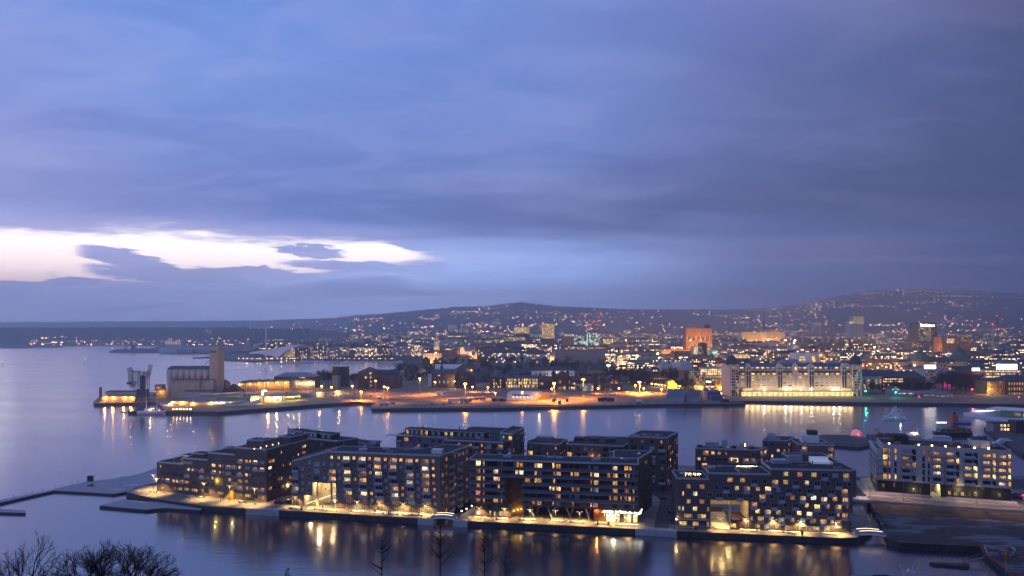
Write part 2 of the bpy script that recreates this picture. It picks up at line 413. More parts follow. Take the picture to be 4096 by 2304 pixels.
def hills_material():
 m = bpy.data.materials.new('wooded_hillside'); m.use_nodes = True; t = NT(m.node_tree); t.n.clear()
 p = t.new('ShaderNodeBsdfPrincipled'); o = t.new('ShaderNodeOutputMaterial'); t.link(p.outputs[0], o.inputs[0])
 tc = t.new('ShaderNodeTexCoord').outputs['Object']
 n = t.noise(tc, .012, 6, .65); n2 = t.noise(tc, .1, 3, .6)
 c = t.mix(t.mr(n, .35, .65), (.030, .034, .036, 1), (.085, .088, .092, 1))
 c = t.mix(t.mr(n2, .55, .72), c, (.10, .10, .11, 1))
 t.link(c, p.inputs['Base Color']); p.inputs['Roughness'].default_value = .95; p.inputs['Specular IOR Level'].default_value = .1
 return m
M_hill = hills_material()
def sheet(name, pxs, Ds_for, m, label):
 b = MB(); rows = [[P(px, D) for D in Ds_for(px)] for px in pxs]; n = len(rows[0])
 for r_ in rows: b.v.extend(tuple(p) for p in r_)
 for i in range(len(rows) - 1):
  for j in range(n - 1):
   b.f.append((i * n + j, (i + 1) * n + j, (i + 1) * n + j + 1, i * n + j + 1)); b.mi.append(0)
 for i, r_ in enumerate(rows):       # skirt down into the water at the shore
  b.v.append((r_[0].x, r_[0].y, -1))
 k = len(rows) * n
 for i in range(len(rows) - 1): b.f.append((k + i, k + i + 1, (i + 1) * n, i * n)); b.mi.append(0)
 return tag(b.build(name, m, smooth=True), label, None, None, 'structure')
def geo_steps(a, b, n): return [a + (b - a) * ((i / (n - 1)) ** 1.5) for i in range(n)]
# west: the far side of the fjord
sheet('hills', [x for x in range(-1500, 1001, 20)], lambda px: geo_steps(3000 + 190 * smooth(150, 260, px) + 30 * mnoise.noise(Vector((px * .02, 0, 0))), 12500, 70), M_hill, 'low dark wooded peninsula and hazy hills across the fjord')
def shore_c(px): return interp([(1000, 3190), (1001, 1840), (1250, 1720), (1600, 1655), (1640, 1460), (1700, 1280), (1760, 1000), (1830, 950), (5600, 950)], px)
sheet('hills', [x * 1.0 for x in (list(range(1001, 1700, 16)) + list(range(1700, 5601, 24)))], lambda px: geo_steps(shore_c(px), 12500, 80), M_hill, 'city ground rising to tall dark wooded hills')

# --- the harbour quays in front of the city (z 2.5)
ZQ = 2.5
har = [gp(*za(85, 980), 0), gp(*za(105, 1012), 0), gp(*za(985, 990), 0), gp(*za(1060, 1010), 0), gp(*za(1150, 1128), 0), gp(*za(1870, 1130), 0), gp(*za(1930, 1138), 0), gp(975, 1651, 0), gp(*zb(0, 972), 0), gp(*zb(570, 930), 0), gp(*zb(1110, 886), 0), gp(*zb(1400, 872), 0), gp(*zb(1520, 860), 0), gp(*zb(1800, 880), 0),
    gp(*zb(1712, 905), 0), gp(*zb(1735, 952), 0), gp(1650, 1644, 0), gp(1992, 1642, 0), gp(2178, 1637, 0), gp(2450, 1632, 0), gp(2660, 1626, 0), gp(2975, 1623, 0), gp(2985, 1612, 0), gp(3079, 1614, 0),
    gp(3500, 1620, 0), gp(4096, 1627, 0), gp(4900, 1635, 0)]
har = [(p.x, p.y) for p in har]
back = [((4900 - CX) * 1000 / F, 1000), ((1830 - CX) * 1000 / F, 1000), ((1750 - CX) * 1040 / F, 1040), ((1690 - CX) * 1290 / F, 1290), ((1600 - CX) * 1300 / F, 1300), ((1440 - CX) * 1120 / F, 1120), ((1180 - CX) * 1010 / F, 1010), ((1080 - CX) * 900 / F, 900), ((900 - CX) * 830 / F, 830), ((560 - CX) * 790 / F, 790), ((400 - CX) * 745 / F, 745)]
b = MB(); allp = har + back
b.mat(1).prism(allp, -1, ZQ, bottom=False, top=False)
import mathutils.geometry as mgeo
tri = mgeo.tessellate_polygon([[Vector((p[0], p[1], 0)) for p in allp]])
k = len(b.v); b.v.extend((p[0], p[1], ZQ) for p in allp)
for t_ in tri: b.f.append(tuple(k + i for i in t_)); b.mi.append(0)
M_yard = mat('harbour_yard', (.22, .175, .12), .8, var=.4, vscale=.03)
tag(b.build('harbour_ground', [M_yard, M_darkc]), 'paved harbour yards and quays at the water edge', None, None, 'structure')

# --- the new island quarter in front
def fp(x, y): p = gp(x, y, Q); return (p.x, p.y)
isle = [fp(817, 2024), fp(985, 2035), fp(1117, 2041.5), fp(1400, 2057), fp(1672, 2074.5), fp(1733, 2079), (-26.5, 294), (-12, 294), fp(1813, 2083), fp(2100, 2094), fp(2541, 2116),
  fp(2700, 2124), fp(3050, 2139), fp(3361, 2153), fp(3428, 2150), (133, 252), (146, 285), (163, 330), (164, 356), (60, 372), (20, 390), (-75, 384), (-150, 366), fp(640, 1935), fp(560, 1945), fp(505, 1968), fp(600, 1992)]
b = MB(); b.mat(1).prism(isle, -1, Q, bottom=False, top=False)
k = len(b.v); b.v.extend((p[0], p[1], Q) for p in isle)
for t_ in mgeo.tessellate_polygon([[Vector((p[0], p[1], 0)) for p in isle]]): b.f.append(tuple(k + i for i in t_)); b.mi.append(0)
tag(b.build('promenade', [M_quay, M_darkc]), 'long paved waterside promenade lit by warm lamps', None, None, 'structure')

# hillside under the viewpoint, dropping to the near shore below the frame
b = MB(); prof = [(-60, 78), (-8, 72.6), (2, 72.2), (8, 69.5), (30, 59), (60, 46), (110, 22), (160, 4), (170, -1)]
xs = [x for x in range(-320, 321, 16)]
for x in xs:
 for y, z in prof: b.v.append((x, y, z + mnoise.noise(Vector((x * .05, y * .05, 0))) * min(2.0, max(0, z) * .05) * (1 if y > 5 else 0)))
n = len(prof)
for i in range(len(xs) - 1):
 for j in range(n - 1): b.f.append((i * n + j, (i + 1) * n + j, (i + 1) * n + j + 1, i * n + j + 1)); b.mi.append(0)
tag(b.build('hillside', M_park, smooth=True), 'steep wooded slope below the viewpoint', None, None, 'structure')
# ================================================================ windows, balconies, buildings
WARM, YEL, ORA, WHT = (1, .45, .12, 1), (1, .58, .16, 1), (1, .32, .07, 1), (1, .76, .42, 1)
M_glass = mat('dark_glass', (.018, .022, .035), .12, var=0, spec=.8)
M_curt = mat('blind_behind_glass', (.30, .35, .44), .35, var=.25, vscale=1.5, spec=.6)
PT = {'D': M_glass, 'B': M_curt,
   'W': pane_mat('lit_room_warm', [WARM, YEL, WARM, (1, .52, .2, 1)], .6, 2.2),
   'V': pane_mat('lit_room_bright', [YEL, (1, .68, .30, 1), WHT], 1.1, 3.2, .8),
   'O': pane_mat('lit_room_orange', [ORA, WARM, (1, .50, .20, 1)], .22, 1.05),
   'Y': pane_mat('lit_room_yellow', [YEL, (1, .78, .40, 1)], .4, 1.3, .7),
   'C': pane_mat('lit_room_pale', [(.85, .95, .62, 1), (1, .86, .6, 1), (.75, .9, .8, 1)], .25, .8, .6),
   'R': pane_mat('lit_room_red', [(1, .22, .14, 1), (1, .35, .2, 1)], .4, 1.4)}
M_frm = mat('dark_window_frame', (.03, .03, .035), .6, var=0)
M_frw = mat('pale_window_frame', (.42, .44, .48), .6, var=0)
M_rail = mat('balcony_panel', (.36, .38, .45), .3, var=.1, spec=.5)
M_slab = mat('balcony_slab', (.24, .24, .26), .8, var=.15)
M_roof = mat('roofing_felt', (.035, .038, .046), .9, var=.3, vscale=.4)
M_sedum = mat('planted_roof', (.055, .040, .030), .95, var=.6, vscale=.8)
M_edge = mat('roof_edge_metal', (.42, .44, .50), .45, .3, var=.05)
WM = {}
def win_mesh(w, h, fr):
 k = ('f', round(w, 1), round(h, 1), fr.name)
 if k not in WM:
  w_, h_ = k[1], k[2]; b = MB(); e = .07
  b.box(-w_ / 2, w_ / 2, -.10, .05, -h_ / 2, -h_ / 2 + e); b.box(-w_ / 2, w_ / 2, -.10, .05, h_ / 2 - e, h_ / 2)
  b.box(-w_ / 2, -w_ / 2 + e, -.10, .05, -h_ / 2 + e, h_ / 2 - e); b.box(w_ / 2 - e, w_ / 2, -.10, .05, -h_ / 2 + e, h_ / 2 - e)
  n = max(1, int(round(w_ / 1.15)))
  for i in range(1, n): b.box(-w_ / 2 + w_ * i / n - .035, -w_ / 2 + w_ * i / n + .035, -.08, .05, -h_ / 2 + e, h_ / 2 - e)
  WM[k] = b.mesh('window', fr)
 return WM[k]
def pane_mesh(w, h, m):
 k = ('p', round(w, 1), round(h, 1), m.name)
 if k not in WM:
  b = MB(); w_, h_ = k[1] - .1, k[2] - .1; b.face([(-w_ / 2, -.03, -h_ / 2), (w_ / 2, -.03, -h_ / 2), (w_ / 2, -.03, h_ / 2), (-w_ / 2, -.03, h_ / 2)])
  WM[k] = b.mesh('pane', m)
 return WM[k]
def balc_mesh(w, d, style):
 k = ('b', round(w, 1), round(d, 1), style)
 if k not in WM:
  b = MB(); w = k[1]; b.mat(0).box(-w / 2, w / 2, -d, 0, -.2, 0)
  if style == 'panel':
   b.mat(1).box(-w / 2, w / 2, -d, -d + .05, 0, 1.05); b.box(-w / 2, -w / 2 + .05, -d + .05, 0, 0, 1.05); b.box(w / 2 - .05, w / 2, -d + .05, 0, 0, 1.05)
  else:
   for i in range(int(w / .3) + 1): x = -w / 2 + i * (w - .04) / int(w / .3); b.mat(1).box(x, x + .04, -d, -d + .04, 0, 1.0)
   b.box(-w / 2, w / 2, -d - .01, -d + .05, 1.0, 1.06)
  WM[k] = b.mesh('balcony', [M_slab, M_rail])
 return WM[k]

class Face:
 def __init__(s, p0, p1):
  s.p = Vector((p0[0], p0[1], 0)); q = Vector((p1[0], p1[1], 0)); s.L = (q - s.p).length; s.u = (q - s.p).normalized()
  s.n = Vector((s.u.y, -s.u.x, 0)); s.a = math.atan2(s.u.y, s.u.x)
 def sx(s, px):
  k = (px - CX) / F; return (k * s.p.y - s.p.x) / (s.u.x - k * s.u.y)
 def D(s, px): return (s.p + s.u * s.sx(px)).y
 def zy(s, px, py): return H - (py - YH) * s.D(px) / F
 def pt(s, a, z, off=0.): v = s.p + s.u * a + s.n * off; return Vector((v.x, v.y, z))
 def mtx(s): return Matrix.Translation(s.p) @ Matrix.Rotation(s.a, 4, 'Z')     # local x along the wall, -y outward

class Bld:
 def __init__(s, name, label, cat, p0, base=Q, group=None):
  s.r = thing(name, (p0[0], p0[1], base), label, cat, group); s.o = Vector((p0[0], p0[1], base))
  s.W = []; s.B = []; s.fr = M_frm; s.body = MB(); s.base = base
 def win(s, f, a, z, w, h, t, fr=None, off=0.): s.W.append((f, a, z, w, h, t, fr or s.fr, off))
 def wpx(s, f, zf, x, y, w, t, h=1.5, off=0., fr=None, dz=0.):
  """a window given by where its centre shows in a crop of the photo"""
  px, py = zf(x, y); a = f.sx(px); w2 = abs(f.sx(zf(x + w / 2, y)[0]) - f.sx(zf(x - w / 2, y)[0]))
  s.win(f, a, f.zy(px, py) + dz, max(.6, w2), h, t, fr, off); return a, f.zy(px, py)
 def balc(s, f, a, z, w, d=1.5, style='panel', off=0.): s.B.append((f, a, z, w, d, style, off))
 def part(s, mb, name, m, label=None, **k):
  o = mb.build(name, m, s.r, tuple(s.o), **k)
  if label: o['label'] = label
  return o
 def finish(s, wallm, roof=None, wall_name='wall'):
  if s.body.v: s.part(s.body, wall_name, wallm, uv=True)
  ex = MB(); mats = []
  def mi(m):
   if m not in mats: mats.append(m)
   return mats.index(m)
  for i, (f, a, z, w, h, t, fr, off) in enumerate(s.W):
   p = f.pt(a, z, off) - s.o
   if i < 99:
    wo_ = inst(win_mesh(w, h, fr), 'window', s.r, p, f.a); inst(pane_mesh(w, h, PT[t]), 'pane', wo_, (0, 0, 0))
   else:
    M = Matrix.Translation(f.pt(a, z, off)) @ Matrix.Rotation(f.a, 4, 'Z')
    for src, m in ((win_mesh(w, h, fr), fr), (pane_mesh(w, h, PT[t]), PT[t])):
     k = mi(m)
     for pl in src.polygons: ex.face([M @ src.vertices[v].co for v in pl.vertices], k)
  if ex.f: o = s.part(ex, 'window', mats); o['kind'] = 'stuff'
  eb = MB()
  for i, (f, a, z, w, d, style, off) in enumerate(s.B):
   if i < 99: inst(balc_mesh(w, d, style), 'balcony', s.r, f.pt(a, z, off) - s.o, f.a)
   else:
    M = Matrix.Translation(f.pt(a, z, off)) @ Matrix.Rotation(f.a, 4, 'Z'); src = balc_mesh(w, d, style)
    for pl in src.polygons: eb.face([M @ src.vertices[v].co for v in pl.vertices], pl.material_index)
  if eb.f: o = s.part(eb, 'balcony', [M_slab, M_rail]); o['kind'] = 'stuff'
  return s.r
def quad(f, a0, a1, d0, d1):
 """footprint along face f from a0 to a1, from d0 to d1 behind it (counter-clockwise)"""
 return [tuple(f.pt(a0, 0, -d0)[:2]), tuple(f.pt(a1, 0, -d0)[:2]), tuple(f.pt(a1, 0, -d1)[:2]), tuple(f.pt(a0, 0, -d1)[:2])]
def roof_on(b, polyg, z, m=None, edge=.35, name='roof', em=None):
 """flat roof with a raised metal edge"""
 zz = z if hasattr(z, '__len__') else [z] * len(polyg)
 r = MB(); r.mat(0).prism(polyg, [q - .02 for q in zz], [q + .12 for q in zz])
 c = Vector((sum(p[0] for p in polyg) / len(polyg), sum(p[1] for p in polyg) / len(polyg)))
 out = [tuple(c + (Vector(p) - c) * 1.004) for p in polyg]
 n = len(polyg)
 for i in range(n):
  j = (i + 1) % n; A, B_ = Vector(out[i]), Vector(out[j]); d = (B_ - A)
  if d.length < .5: continue
  d.normalize(); nn = Vector((-d.y, d.x)) * .35
  r.mat(1); k = len(r.v)
  for P_, zq in ((A, zz[i]), (B_, zz[j]), (B_ + nn, zz[j]), (A + nn, zz[i])): r.v.append((P_.x, P_.y, zq - .3))
  for P_, zq in ((A, zz[i]), (B_, zz[j]), (B_ + nn, zz[j]), (A + nn, zz[i])): r.v.append((P_.x, P_.y, zq + edge))
  for q in ((4, 5, 6, 7), (0, 1, 5, 4), (1, 2, 6, 5), (2, 3, 7, 6), (3, 0, 4, 7)): r.f.append(tuple(k + i_ for i_ in q)); r.mi.append(1)
 return b.part(r, name, [m or M_roof, em or M_edge])
RV = random.Random(77)
def clutter(b, f, a0, a1, d0, d1, z, n=6):
 for _ in range(n):
  p = f.pt(RV.uniform(a0 + 1, a1 - 1), z + .1, -RV.uniform(d0 + 1, d1 - 1)); k = RV.random(); w, l, h = RV.uniform(.3, .9), RV.uniform(.4, 1.8), RV.uniform(.4, 1.3)
  b.part(MB().tube(p, p + Vector((0, 0, h + .5)), .16, n=6).tube(p + Vector((0, 0, h + .5)), p + Vector((0, 0, h + .7)), .26, n=6) if k < .4 else MB().box(p.x - l, p.x + l, p.y - w, p.y + w, p.z, p.z + h), 'roof_vent', M_edge if k > .75 else M_grey)
def skylight(b, p, r=.8):
 m = MB().mat(0).box(p[0] - r, p[0] + r, p[1] - r, p[1] + r, p[2], p[2] + .35); m.mat(1).lathe((p[0], p[1], p[2] + .35), [(r * .9, 0), (r * .75, .3), (r * .4, .5), (.05, .56)], 10)
 b.part(m, 'skylight', [M_grey, M_white])
def lampkit(parent, loc, energy, col=(1, .66, .30), rad=.12, kind='POINT', name='lamp_light', spot=150):
 l = bpy.data.lights.new(name, kind); l.energy = energy; l.color = col; l.shadow_soft_size = rad
 if kind == 'SPOT': l.spot_size = math.radians(spot); l.spot_blend = .6
 o = bpy.data.objects.new(name, l); COL.objects.link(o); o.location = loc; o.parent = parent; return o
def rot(ob, f, pz): return ob

BR_DARK = brick('dark_brick', (.14, .11, .108)); BR_PALE = brick('pale_grey_brick', (.215, .178, .16)); BR_GREY = brick('grey_brown_brick', (.15, .118, .105)); BR_BLK = brick('black_brown_brick', (.12, .092, .086))
BR_RED = brick('red_brick', (.17, .085, .07)); BR_D = brick('charcoal_brick', (.115, .10, .105)); BR_ROOF = None
M_E = mat('pale_grey_cladding', (.42, .41, .43), .8, var=.08, coord='Object')
M_cream = mat('cream_render', (.62, .52, .36), .85, var=.08)
M_corten = mat('rust_red_boards', (.20, .085, .035), .8, var=.35, vscale=.6)
M_ochre = mat('ochre_render', (.36, .25, .07), .85, var=.1)

# ---------------------------------------------------------------- A: stepped brown brick block, farthest left
fa = Face(gp(629, 1964), gp(1065.5, 2009)); A = Bld('apartment_block', 'brown brick apartment block stepping down to the left above the bathing platform', 'apartment block', fa.p)
ztA = 24.4
sa = [fa.sx(z2(x, 0)[0]) for x in (250, 590, 905, 1255, 1660)]
zs = [fa.zy(z2(400, 0)[0], z2(0, 650)[1]), fa.zy(z2(740, 0)[0], z2(0, 600)[1]), fa.zy(z2(1050, 0)[0], z2(0, 530)[1]), ztA]
dep = [13, 13, 15, 30.4]
for i in range(4):
 a0, a1 = sa[i], sa[i + 1]
 A.body.prism(quad(fa, a0, a1 + (.01 if i < 3 else 0), 0, dep[i]), Q, zs[i]); roof_on(A, quad(fa, a0, a1, 0, dep[i]), zs[i], M_sedum, .3)
far_ = Face(fa.pt(fa.L, 0), fa.pt(fa.L, 0, -30.4))
EA = """1365,541,160,D 1510,550,80,D 1607,557,55,D 995,595,115,D 1165,610,80,D 1240,612,50,D 1325,623,50,W 1402,630,38,W 1448,632,34,W 1523,636,60,V 1607,645,58,B
655,648,115,B 840,665,110,D 985,680,55,V 1060,684,38,W 1100,688,30,B 1175,697,60,W 1248,700,50,O 1318,708,35,W 1415,714,62,B 1525,727,60,O 1607,732,56,W
298,690,18,W 388,703,55,D 480,716,75,D 560,722,45,D 655,733,40,V 713,738,36,Y 757,741,28,B 825,745,50,O 898,753,48,D 985,763,55,V 1060,770,36,O 1102,772,26,B 1172,775,55,O 1248,787,50,D 1325,793,45,O 1403,803,38,W 1447,804,32,B 1513,810,85,D 1607,819,58,D
315,778,30,D 388,785,55,D 480,798,75,D 560,805,50,D 640,812,65,O 720,818,55,D 830,830,55,O 903,838,50,B 967,842,25,W 1182,866,40,W 1248,872,50,D 1325,882,50,O 1403,887,38,O 1447,890,28,D 1513,898,80,D 1607,906,58,D
328,860,25,O 393,868,56,V 463,882,35,W 508,884,38,W 572,887,42,W 640,895,65,O 735,905,75,D 825,912,60,O 903,921,52,D 967,925,28,D
1325,968,52,W 1410,972,34,W 1447,976,28,B 1520,984,70,O 1607,992,58,W
310,972,60,Y 480,972,30,O 545,983,72,Y 640,988,70,O 735,1001,78,Y 830,1000,45,Y 903,1020,50,D 970,1025,25,O 1073,1038,78,Y 1335,1062,30,O 1428,1074,82,Y 1520,1080,60,D 1607,1094,58,Y"""
EAR = """1705,545,38,D 1765,530,30,D 1850,512,20,W 2143,437,50,V 1705,630,42,O 1748,620,25,W 1825,600,28,D 2003,567,25,B 2070,542,20,W 2143,515,50,O
1705,714,42,V 1765,700,32,D 1820,688,25,D 1877,680,15,O 1965,662,28,O 1705,803,38,B 1760,795,40,D 1968,745,26,D 1715,885,35,D 1765,873,35,D 1820,855,20,O 1855,850,16,W 1965,830,25,O
1710,975,40,O 1768,958,40,D 1820,945,22,D 1872,950,35,O 1912,930,20,O 1967,918,28,O"""
def ent(s):
 for q in s.split():
  v = q.split(','); yield float(v[0]), float(v[1]), float(v[2]), v[3]
for x, y, w, t in ent(EA):
 a, z = A.wpx(fa, z2, x, y, w, t, 1.45)
 if 40 < w < 70 and t in 'OWV' and R.random() < .6: A.balc(fa, a, z - .9, 3.0, .35, 'panel')
for x, y, w, t in ent(EAR): A.wpx(far_, z2, x, y, w, t, 1.45)
# recessed gateway and stair
a0, a1 = fa.sx(z2(1000, 0)[0]), fa.sx(z2(1100, 0)[0]); zz0, zz1 = fa.zy(z2(1050, 0)[0], z2(0, 935)[1]), fa.zy(z2(1050, 0)[0], z2(0, 838)[1])
g = MB().box(a0, a1, -.06, .02, zz0, zz1, fa.mtx()); A.part(g, 'gateway_panel', M_ochre)
lampkit(A.r, fa.pt((a0 + a1) / 2 - 1, zz1 - 1.3, .8) - A.o, 170, (1, .8, .25), .1)
a0, a1 = fa.sx(z2(1150, 0)[0]), fa.sx(z2(1270, 0)[0])
g = MB()
for i in range(14): g.box(a0 + (a1 - a0) * i / 14, a0 + (a1 - a0) * (i + 1) / 14, -1.8, -.02, Q, Q + .35 * (i + 1), fa.mtx())
A.part(g, 'stair', M_ochre)
lampkit(A.r, fa.pt(a1 - .5, 8.2, 1.6) - A.o, 120, (1, .85, .35), .08)
for (x0, x1, y0, y1, d0, d1) in ((465, 570, 548, 610, 4, 9), (585, 755, 520, 560, 5, 10), (1345, 1475, 348, 462, 3, 9), (1475, 1570, 352, 462, 3, 9.5)):
 a0, a1 = fa.sx(z2(x0, 0)[0]), fa.sx(z2(x1, 0)[0]); zb_ = zs[0] if x0 < 580 else zs[1] if x0 < 900 else ztA
 zt = H - (z2(0, y0)[1] - YH) * (fa.D(z2(x0, 0)[0]) + d0) / F
 g = MB().prism(quad(fa, a0, a1, d0, d1), zb_, zt); A.part(g, 'penthouse', BR_DARK, uv=True); roof_on(A, quad(fa, a0, a1, d0, d1), zt, None, .15, 'penthouse_roof')
g = MB().prism([tuple(far_.pt(a, 0, o)[:2]) for a, o in ((17, -.6), (29, -.6), (29, -7), (17, -7))], ztA, ztA + 2.8); A.part(g, 'penthouse', BR_DARK, uv=True)
roof_on(A, [tuple(far_.pt(a, 0, o)[:2]) for a, o in ((17, -.6), (29, -.6), (29, -7), (17, -7))], ztA + 2.8, None, .15, 'penthouse_roof')
skylight(A, far_.pt(23, ztA + 2.9, -4)); skylight(A, fa.pt(fa.sx(z2(1450, 0)[0]), ztA + 3.4, -6))
for x, y in ((1505, 467), (1585, 452), (1663, 434), (1741, 414), (1817, 398)):
 px, py = z2(x, y); D = F * (H - ztA - .7) / (py - YH); p = Vector(((px - CX) * D / F, D, ztA + .5))
 m = MB().lathe(p, [(.08, 0), (.08, .25), (.14, .3), (.05, .42)], 8); A.part(m, 'roof_lamp', lamp_mat('terrace_lamp', (1, .75, .42), 14) if 'terrace_lamp' not in MATS else MATS['terrace_lamp'])
px, py = z2(535, 633); a = fa.sx(px); lampkit(A.r, fa.pt(a, zs[0] + 1.2, -2.5) - A.o, 260, (1, .68, .3), .15)
A.part(MB().lathe(fa.pt(a, zs[0] + 1.1, -3.6), [(.1, 0), (.22, .1), (.1, .35)], 8), 'roof_lamp', MATS['terrace_lamp'])
clutter(A, fa, sa[3], sa[4], 1, 12, ztA, 5); clutter(A, fa, sa[2], sa[3], 1, 14, zs[2], 4); clutter(A, fa, sa[0], sa[1], 1, 12, zs[0], 3)
A.finish(BR_GREY)

# ---------------------------------------------------------------- B: grey brick block with the cream passage
fb = Face(gp(1167.6, 2021.7), gp(1760, 2054.7)); B = Bld('apartment_block', 'grey brick apartment block with projecting balconies and a cream lit passage at its left', 'apartment block', fb.p)
B.fr = M_frw
pR = gp(1878.7, 1997); fbr = Face(fb.pt(fb.L, 0), pR)
sB = lambda x: fb.sx(z3(x, 0)[0])
zT = 25.1; zL = 20.5; sK = fb.sx(1311)
def ztop(a): return zL + (zT - zL) * min(1, a / sK)
DB = 13.0
def bq(a0, a1): return quad(fb, a0, a1, 0, DB)
zp1 = fb.zy(z3(590, 0)[0], z3(0, 700)[1]); zp0 = fb.zy(z3(400, 0)[0], z3(0, 850)[1])
for a0, a1, zb_ in ((0, sB(350), Q), (sB(350), sB(450), zp0), (sB(450), sB(740), zp1)):
 for c0, c1 in ((a0, min(a1, sK)), (max(a0, sK), a1)):
  if c1 > c0 + .01: B.body.prism(bq(c0, c1), zb_, [ztop(c0), ztop(c1), ztop(c1), ztop(c0)])
pRb = (pR.x, pR.y)
B.body.prism([tuple(fb.pt(sB(740), 0)[:2]), tuple(fb.pt(fb.L, 0)[:2]), pRb, (pR.x - 10, pR.y + 3), tuple(fb.pt(fb.L - 12, 0, -DB)[:2]), tuple(fb.pt(sB(740), 0, -DB)[:2])], Q, zT)
roof_on(B, bq(0, sK), [zL, zT, zT, zL]); roof_on(B, [tuple(fb.pt(sK, 0)[:2]), tuple(fb.pt(fb.L, 0)[:2]), pRb, (pR.x - 10, pR.y + 3), tuple(fb.pt(fb.L - 12, 0, -DB)[:2]), tuple(fb.pt(sK, 0, -DB)[:2])], zT)
EB = """685,391,38,V 770,395,32,W 957,400,36,W 1145,410,36,W 1338,416,36,W 1527,425,36,W 1720,432,36,W 1915,438,34,O 868,408,85,V 1057,415,85,V 1245,422,85,W 1435,430,85,W 1627,437,85,W 1822,445,80,Y
417,455,30,B 592,470,30,B 685,476,36,B 770,478,36,B 957,492,34,D 1145,495,36,B 1337,505,36,B 1525,510,36,B 1720,520,34,D 1915,528,36,W 506,475,67,B 868,498,80,D 1057,505,80,D 1245,510,80,W 1435,515,80,W 1627,528,80,D 1822,535,84,V
332,532,30,B 417,537,30,D 600,552,30,D 783,562,32,B 968,568,30,D 1157,580,34,O 1345,585,30,D 1535,595,30,D 1730,605,34,B 1922,612,36,W 506,560,67,B 697,568,82,W 880,575,80,V 1068,580,80,O 1256,592,84,V 1430,600,90,D 1637,607,85,W 1830,620,84,W
332,617,30,B 417,622,30,D 600,638,34,B 783,648,32,B 970,657,34,O 1157,663,34,D 1345,672,36,B 1537,682,36,D 1730,690,36,B 1922,700,36,O 506,640,67,D 697,655,82,W 880,665,80,V 1068,672,80,W 1256,680,80,D 1445,690,80,D 1637,700,82,C 1830,705,84,O
332,700,30,B 417,708,30,B 978,738,34,D 1166,745,34,D 1355,757,34,B 1545,765,34,O 1738,775,36,B 1930,783,36,O 250,530,66,D 250,612,66,B 250,690,66,D 888,745,80,D 1068,755,80,D 1262,765,80,D 1455,775,82,W 1645,785,80,D 1838,795,82,O
332,785,30,B 417,792,30,D 980,823,34,D 1168,830,36,W 1355,840,34,D 1547,850,34,O 1738,860,36,B 1930,868,36,O 250,775,66,Y 893,825,80,V 1080,835,78,V 1275,845,80,D 1455,855,82,V 1645,865,80,O 1838,875,82,D
902,910,80,O 1088,918,82,O 1275,930,82,W 1465,940,82,Y 1655,950,82,C 1850,960,84,Y 992,905,30,D 1180,912,30,C 1368,920,32,D 1555,930,34,D 1748,940,34,D 1940,950,40,Y
875,985,26,W 992,990,34,Y 1088,1005,84,C 1177,997,40,Y 1275,1010,80,C 1367,1010,38,C 1465,1022,84,C 1557,1018,36,Y 1657,1030,84,Y 1748,1028,36,Y 1848,1042,86,C 1940,1038,40,C"""
for x, y, w, t in ent(EB):
 big = w > 60
 a, z = B.wpx(fb, z3, x, y, w, t, 2.0 if big else 1.4)
 if big and (y < 895) and x > 640 or x < 260: B.balc(fb, a + .3, z - 1.25, 3.5 if x > 260 else 2.8, 1.5, 'panel')
for k in range(8):
 for q in (.08, .2, .34, .48, .62, .76, .9):
  z = zT - 2.1 - 2.95 * k; r_ = R.random()
  B.win(fbr, q * fbr.L, z, 1.4, 1.5, 'W' if r_ < .16 else 'O' if r_ < .34 else 'D')
  if q in (.34, .62) and k > 0: B.balc(fbr, q * fbr.L, z - 1.1, 3.0, 1.2, 'panel')
# the passage: cream walls, columns, lit handrail ramp
aL, aM, aR_ = sB(350), sB(450), sB(740)
g = MB(); M_ = fb.mtx()
g.box(aL, aR_, 9.0, 9.2, Q, zp1, M_); g.box(aL - .02, aL + .12, .1, 9, Q, zp0 - .02, M_); g.box(aM - .02, aM + .12, .1, 9, zp0 - .3, zp1 - .02, M_); g.box(aR_ - .12, aR_ + .02, .1, 9, Q, zp1 - .02, M_)
g.box(aL, aM, .1, 9, zp0 - .15, zp0 - .03, M_); g.box(aM, aR_, .1, 9, zp1 - .15, zp1 - .03, M_)
B.part(g, 'passage_wall', M_cream)
for x in (500, 672): B.part(MB().tube(fb.pt(sB(x), Q, -1.0), fb.pt(sB(x), zp1 - .1, -1.0), .42, n=12), 'column', M_cream)
for (x, y) in ((488, 775), (541, 797), (596, 762), (635, 785), (402, 888), (452, 925), (378, 945), (560, 900)):
 px, py = z3(x, y); a = fb.sx(px); z = H - (py - YH) * (fb.D(px) + 8.8) / F
 B.part(MB().box(a - .28, a + .28, 8.9, 8.99, z - .28, z + .28, M_), 'wall_vent', M_dark)
M_led = lamp_mat('led_strip', (1, .80, .50), 3, True)
p0_, p1_ = fb.pt(aL + .5, Q + .5, -1.6), fb.pt(aR_ - .6, Q + 5.0, -7.5)
g = MB(); g.face([p0_ + Vector((0, -1, -.6)), p1_ + Vector((0, -1, -.6)), p1_ + Vector((0, 1, -.6)), p0_ + Vector((0, 1, -.6))]); B.part(g, 'ramp', M_conc)
B.part(MB().tube(p0_ + Vector((0, -1, .3)), p1_ + Vector((0, -1, .3)), .10), 'handrail_light', M_led)
B.part(MB().tube(fb.pt(sB(655), Q + 2.6, -2.5), fb.pt(sB(775), Q + 2.6, -2.5), .09), 'handrail_light', M_led)
for a_, d_, z_, e_ in ((sB(480), 4, zp1 - 1.0, 1500), (sB(640), 4, zp1 - 1.0, 1500), (sB(390), 3, zp0 - 1.0, 550)):
 lampkit(B.r, fb.pt(a_, z_, -d_) - B.o, e_, (1, .74, .38), .4)
g = MB().box(sB(1868), sB(1990), 3, 6, zT, zT + 1.9, M_); B.part(g, 'roof_plant_box', M_white)
